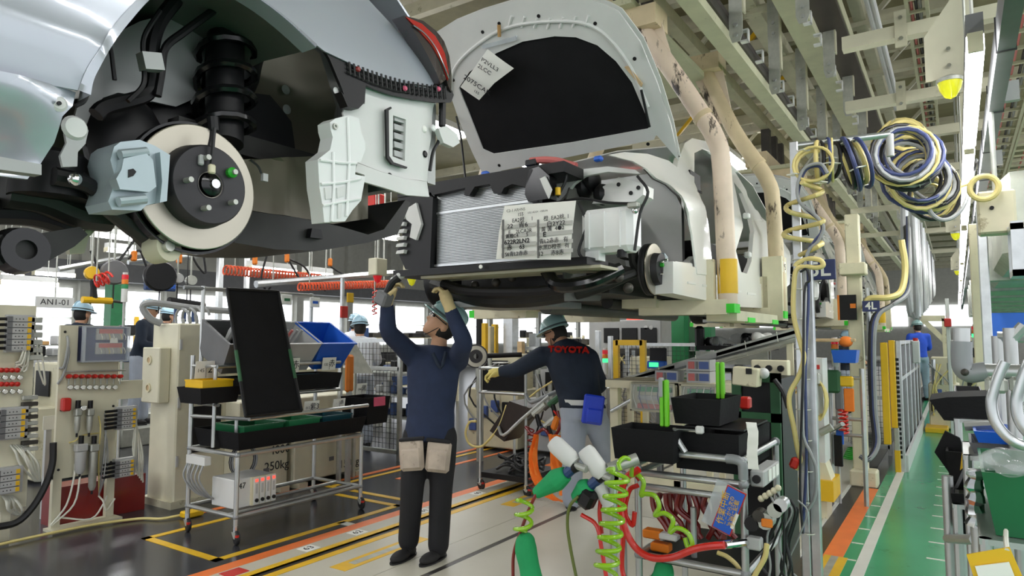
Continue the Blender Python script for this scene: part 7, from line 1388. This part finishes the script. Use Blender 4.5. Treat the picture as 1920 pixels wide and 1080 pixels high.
for nm, px, py, sz, ma, lab, ct in (('blue_bin', 1586, 668, (.17, .2, .11), 'blue', 'blue bin with orange contents on the tool rack', 'bin'), ('yellow_tool', 1585, 715, (.13, .06, .09), 'yellow', 'yellow tool holder on the tool rack bar', 'tool'), ('orange_bib', 1592, 750, (.08, .03, .2), 'orange_cloth', 'orange cloth hanging from the tool rack bar', 'cloth'), ('dark_case', 1560, 715, (.14, .1, .2), 'dark_green', 'dark green case behind the white filter station', 'case'), ('spray_can', 1573, 745, (.06, .06, .22), 'grey_plastic', 'dark grey canister on the tool rack', 'canister'), ('document_holder', 1572, 845, (.07, .03, .27), 'black', 'black document holder hooked on the tool rack', 'holder'), ('document_sheet', 1575, 820, (.06, .02, .12), 'blue', 'blue document in the black holder', 'document'), ('brown_bar', 1555, 638, (.42, .05, .03), 'wood', 'brown shelf bar across the tool rack top', 'bar')):
    if nm == 'blue_bin': p = AY(px, py, Y-.05); tray(p.x-.085, p.x+.085, Y-.15, Y+.05, p.z-.055, p.z+.055, .015).build(nm, ma, label=lab, cat=ct)
    else: M().box(AY(px, py, Y-.06), sz, ch=min(sz)*.2).build(nm, ma, label=lab, cat=ct)
m = M(); p = AY(1586, 645, Y-.05); m.sph(p+V((0, 0, .02)), (.06, .06, .05)); blob('orange_rag', m, .012, 'orange_cloth', label='orange rag in the blue bin', cat='rag', smooth=1)
M().tube(helix(AY(1580, 768, Y-.1), AY(1583, 812, Y-.1), .035, 6, 10), .009, 6).build('coil_hose', 'red_hose', label='red coil hose on the tool rack', cat='hose')
gp_ = T('green_hose_pile', 'pile of coiled green hose on the deck edge', 'hose', AZ(1598, 862))
for k in range(6): M().tube([AZ(1598, 862)+V((.09*cos(i*pi/6)+.01*k, .08*sin(i*pi/6), .02+.022*k)) for i in range(12)], .014, 6, closed=True, sm=2).build('turn', 'green', gp_)
gp_ = T('grey_cable_bundle', 'bundle of bent grey cables gathered at the column foot', 'cable', AZ(1622, 858))
for k in range(6): M().tube([AZ(1622, 858)+V((.14*cos(pi+i*pi/6)+.005*k, .1*sin(pi+i*pi/6)-.03*k, .17+.03*k)) for i in range(7)], .02, 6, sm=2).build('cable', 'wire_grey', gp_)
# gate and light curtain
t2 = T('aluminium_gate', 'aluminium gate with black panels along the green aisle', 'gate', (-.545, 10.5, 0)); gx_ = -.545; gy0, gy1 = 8.5, 12.7; N = 5; gh = 1.42
for k in range(N+1): y = gy0+(gy1-gy0)*k/N; M().box((gx_, y, gh/2), (.05, .05, gh), ch=.004).build('post', 'alu', t2)
for z in (.08, 1.0, gh-.02): M().bx(gx_-.02, gx_+.02, gy0, gy1, z-.02, z+.02).build('rail', 'alu', t2)
for k in range(N): a = gy0+(gy1-gy0)*k/N+.09; b = gy0+(gy1-gy0)*(k+1)/N-.09; M().bx(gx_-.008, gx_+.008, a, b, .12, .97).build('black_panel', 'black', t2); M().bx(gx_-.008, gx_+.008, a, b, 1.04, gh-.06).build('black_panel', 'black', t2)
M().bx(gx_+.02, gx_+.05, gy0, gy1, 0, .18).build('kick_plate', 'white_in', t2)
for k in range(22): M().bx(gx_-.03, gx_-.0, gy0-.05, gy0-.03, .15+k*.05, .18+k*.05).build('slot', 'black', t2)
t2 = T('switch_box', 'white switch box with a red button on the aluminium gate', 'switch box', (gx_+.05, 8.7, 1.2)); p = AX(1711, 660, gx_+.03); M().box((gx_+.07, p.y, p.z), (.09, .14, .3), ch=.01).build('case', 'white_in', t2); M().cyl((gx_+.07, p.y, p.z+.15), (gx_+.07, p.y, p.z+.19), .03, n=12).build('button', 'red', t2)
t2 = T('light_curtain', 'tall yellow light curtain post at the gate opening', 'safety post', (-.68, 8.4, 0)); cxx = AY(1661, 740, 8.4).x
M().box((cxx, 8.4, .85), (.07, .07, 1.1), ch=.006).build('front_bar', 'yellow', t2); M().box((cxx+.07, 8.46, .95), (.06, .08, .95), ch=.006).build('rear_bar', 'yellow', t2); M().box((cxx+.085, 8.46, .24), (.05, .06, .48), ch=.006).build('foot', 'galv', t2); M().box((cxx+.085, 8.46, .12), (.055, .065, .24), ch=.006).build('yellow_foot', 'yellow', t2)
fence('green backed mesh fence behind the yellow light curtain', -1.3, -.75, 9.6, 1.2, .7)
# far end of the aisle
t2 = T('bracket_frame', 'cream triangular bracket frame over the far aisle', 'frame', (-.4, 13, 0)); Y = 13.7; a = AY(1728, 597, Y); b = AY(1772, 597, Y); c = AY(1772, 640, Y)
M().beam(a, b, .1, .1).build('beam', 'cream', t2); M().beam(V((b.x, Y, 0)), b, .1, .1).build('post', 'cream', t2); M().beam(a, c, .08, .08).build('brace', 'cream', t2)
machine('cream press with blue tray past the gate in the aisle', -.42, .0, 12.6, 13.3, 1.15, 'cream', 41, False); M().box((-.32, 12.45, .04), (.3, .6, .08), ch=.01).build('floor_chock', 'yellow', label='yellow floor chock at the foot of the cream press', cat='chock')
M().box(AY(1777, 605, 11.5)+V((0, 0, 0)), (.09, .06, .12), ch=.01).build('red_call_box', 'red', label='red call box hanging on the far aisle pole', cat='call box'); post('white pole carrying the red call box', 1777, 560, 640, 11.56, .05, 'white_in', z0=0)
post('cream post behind the grey pipe elbow', 1835, 420, 740, 6.2, .08, 'cream', z0=0); post('grey tube post below the cable ladder', 1848, 390, 740, 5.8, .06, 'alu', z0=0)
t2 = T('notice_board', 'blue notice board at the right of the aisle', 'board', AY(1885, 630, 8)); p = AY(1885, 612, 8.0); M().box(p, (.5, .03, .26), ch=.005).build('board', 'glow_blue', t2); M().bx(p.x-.02, p.x+.02, 8.02, 8.05, 0, p.z-.12).build('post', 'galv', t2)  # glow put into the board's blue; the board itself is no lamp
# ---------------- pipe cart at the right edge ----------------
t2 = T('aisle_pipe_cart', 'grey pipe cart at the aisle edge with big elbow and bent tubes', 'cart', (.25, 2.0, 0)); Y = 1.8; acart = t2
e = [AY(1803, 640, Y), AY(1803, 672, Y), AY(1806, 690, Y), AY(1818, 700, Y), AY(1835, 698, Y), AY(1850, 696, Y)]
M().cyl(AY(1803, 615, Y), e[1], .0165, n=14).build('upright', 'pipe', t2); M().tube(e, .021, 14, sm=4).build('elbow', 'joint', t2); M().cyl(e[-1]-V((.02, 0, 0)), e[-1]+V((.35, 0, 0)), .0165, n=14).build('top_bar', 'pipe', t2); M().sph(AY(1809, 698, Y-.022), .008, 8, 6).build('screw', 'dark_steel', t2)
for i, dx in enumerate((0, 46)): M().tube([AY(a+dx, b, 1.55) for a, b in ((1884, 678), (1874, 700), (1864, 730), (1859, 755), (1864, 785), (1880, 810), (1905, 830), (1950, 845))], .0095, 12, sm=4).build('bent_tube', 'alu', t2)
for i, dx in enumerate((0, 46)): M().box(AY(1868+dx, 722, 1.56), (.035, .03, .03), ch=.006).build('clamp', 'galv', t2)
for px, yt, Y_ in ((1776, 892, 2.4), (1828, 880, 1.95), (1893, 615, 2.1), (1870, 630, 2.4)):
    p = AY(px, yt, Y_); bar(t2, (p.x, Y_, 0), (p.x, Y_, p.z), .015, nm='post', n=12)
p = AY(1832, 1010, 1.9); bar(t2, AY(1836, 1000, 1.9), AY(1836, 1000, 1.9)+V((.4, 0, 0)), .016, n=12); p = AY(1776, 1010, 2.4); bar(t2, p, AY(1828, 1012, 1.95), .012); bar(t2, AY(1892, 640, 2.1), AY(1920, 610, 2.1), .014); bar(t2, AY(1870, 632, 2.4), AY(1925, 632, 2.4), .016); bar(t2, AY(1808, 799, 2.2), AY(1870, 796, 2.2), .013)
M().tube([AY(1828+2*sin(i*1.3), 882+i*8, 1.93) for i in range(14)], [.017+.004*sin(i*2.1) for i in range(14)], 8).build('foil_wrap', 'chrome', t2)
def rt(lab, x0, x1, yt, yb, Y, dy, ma, nm='aisle_bin', fl=.01): a = AY(x0, yb, Y); b = AY(x1, yb, Y); return tray(a.x+fl, b.x-fl, Y+fl, Y+dy, a.z, AY(x0, yt, Y).z, fl, .006).build(nm, ma, label=lab, cat='bin')
M().prism([AY(a, b, 2.75) for a, b in ((1742, 750), (1775, 745), (1862, 742), (1862, 785), (1830, 792), (1770, 788))], (0, .3, 0)).build('black_bag', 'black_soft', label='black bag draped over the aisle cart', cat='bag')
M().prism([AY(a, b, 2.6) for a, b in ((1752, 848), (1772, 808), (1800, 822), (1808, 845), (1800, 870), (1782, 890))], (.0, .02, 0)).build('box_flap', 'black_soft', label='open black box flap beside the yellow printed card', cat='flap'); rt('open black box below the black bag', 1776, 1815, 846, 915, 2.5, .16, 'black_soft', 'black_box')
M().prism([AY(a, b, 2.45) for a, b in ((1806, 828), (1822, 838), (1812, 872), (1800, 882))], (.0, .006, 0)).build('printed_card', 'yellow', label='yellow and red printed card stuck in the black box', cat='card'); M().prism([AY(a, b, 2.42) for a, b in ((1822, 845), (1832, 840), (1796, 915), (1788, 918))], (0, .01, 0)).build('grey_board', 'grey_plastic', label='narrow grey board leaning across the open black box', cat='board')
rt('bright blue bin on the aisle cart shelf', 1826, 1900, 808, 830, 2.1, .2, 'blue', 'blue_bin'); rt('grey tray beneath the bright blue bin', 1818, 1905, 830, 850, 2.12, .2, 'grey_plastic', 'grey_tray'); rt('tall black bin below the open black box', 1786, 1820, 925, 1000, 2.3, .2, 'black_soft', 'black_bin'); M().box(AY(1808, 948, 2.36), (.04, .04, .02), ch=.005).build('blue_item', 'blue', label='small blue item lying in the tall black bin', cat='item')
o = rt('dark green waste bin wrapped in clear film', 1846, 1990, 885, 1005, 1.7, .34, 'bin_green', 'waste_bin', .02)
m = M(); rr = random.Random(9)
for k in range(10): m.sph(AY(1852+k*14, 868+rr.uniform(-14, 14), 1.68+rr.uniform(0, .15)), (.03, .03, .018), 8, 6)
blob('plastic_film', m, .009, 'film', label='crumpled clear plastic film over the green waste bin', cat='film', smooth=1)
t2 = T('yellow_tag', 'yellow tag board with white paper tied to the aisle cart', 'tag', AY(1865, 1080, 1.45)); q = [AY(a, b, 1.45) for a, b in ((1812, 1040), (1893, 1026), (1922, 1092), (1834, 1108))]; M().prism(q, (0, .004, 0)).build('board', 'yellow', t2); M().prism([AY(a, b, 1.445) for a, b in ((1828, 1062), (1892, 1054), (1908, 1095), (1842, 1105))], (0, .003, 0)).build('paper', 'paper', t2); M().tube([AY(1886, 995, 1.6), AY(1886, 1012, 1.5), AY(1888, 1032, 1.45)], .004, 6, sm=3).build('tie', 'wire_white', t2)
rt('black crate between the grey tube post and the elbow', 1790, 1845, 735, 765, 3.1, .4, 'black', 'black_crate'); 
for z, a, b, y0_, y1_ in ((AY(1790, 766, 3.1).z, -.02, .25, 2.72, 3.6), (AY(1830, 851, 2.12).z, .0, .3, 2.08, 2.36), (AY(1846, 1006, 1.7).z, .02, .5, 1.68, 2.1), (AY(1776, 916, 2.5).z, -.03, .1, 2.28, 2.7)): M().bx(a, b, y0_, y1_, z-.012, z).build('shelf', 'pipe', acart); [M().cyl((a+.01, y, 0), (a+.01, y, z), .012, n=8).build('post', 'pipe', acart) for y in (y0_+.01, y1_-.01)]
t2 = T('control_box', 'cream control box hanging beside the aisle lights', 'control box', AX(1890, 450, .3)); p = AY(1868, 400, 4.2); M().box(p, (.16, .12, .22), ch=.01).build('case', 'cream', t2); M().cyl(p+V((-.02, -.06, .02)), p+V((-.02, -.07, .02)), .01, n=8).build('button', 'ink', t2); M().cyl(p+V((0, 0, .1)), V((p.x, p.y, LZ+.1)), .012).build('drop_rod', 'galv', t2)
M().tube([AY(1845, 352, 4.1)+V((.06*cos(i*pi/5), 0, .06*sin(i*pi/5))) for i in range(10)], .014, 8, closed=True, sm=2).build('hose_ring', 'yellow_hose', label='yellow hose ring hanging beside the cream control box', cat='hose')
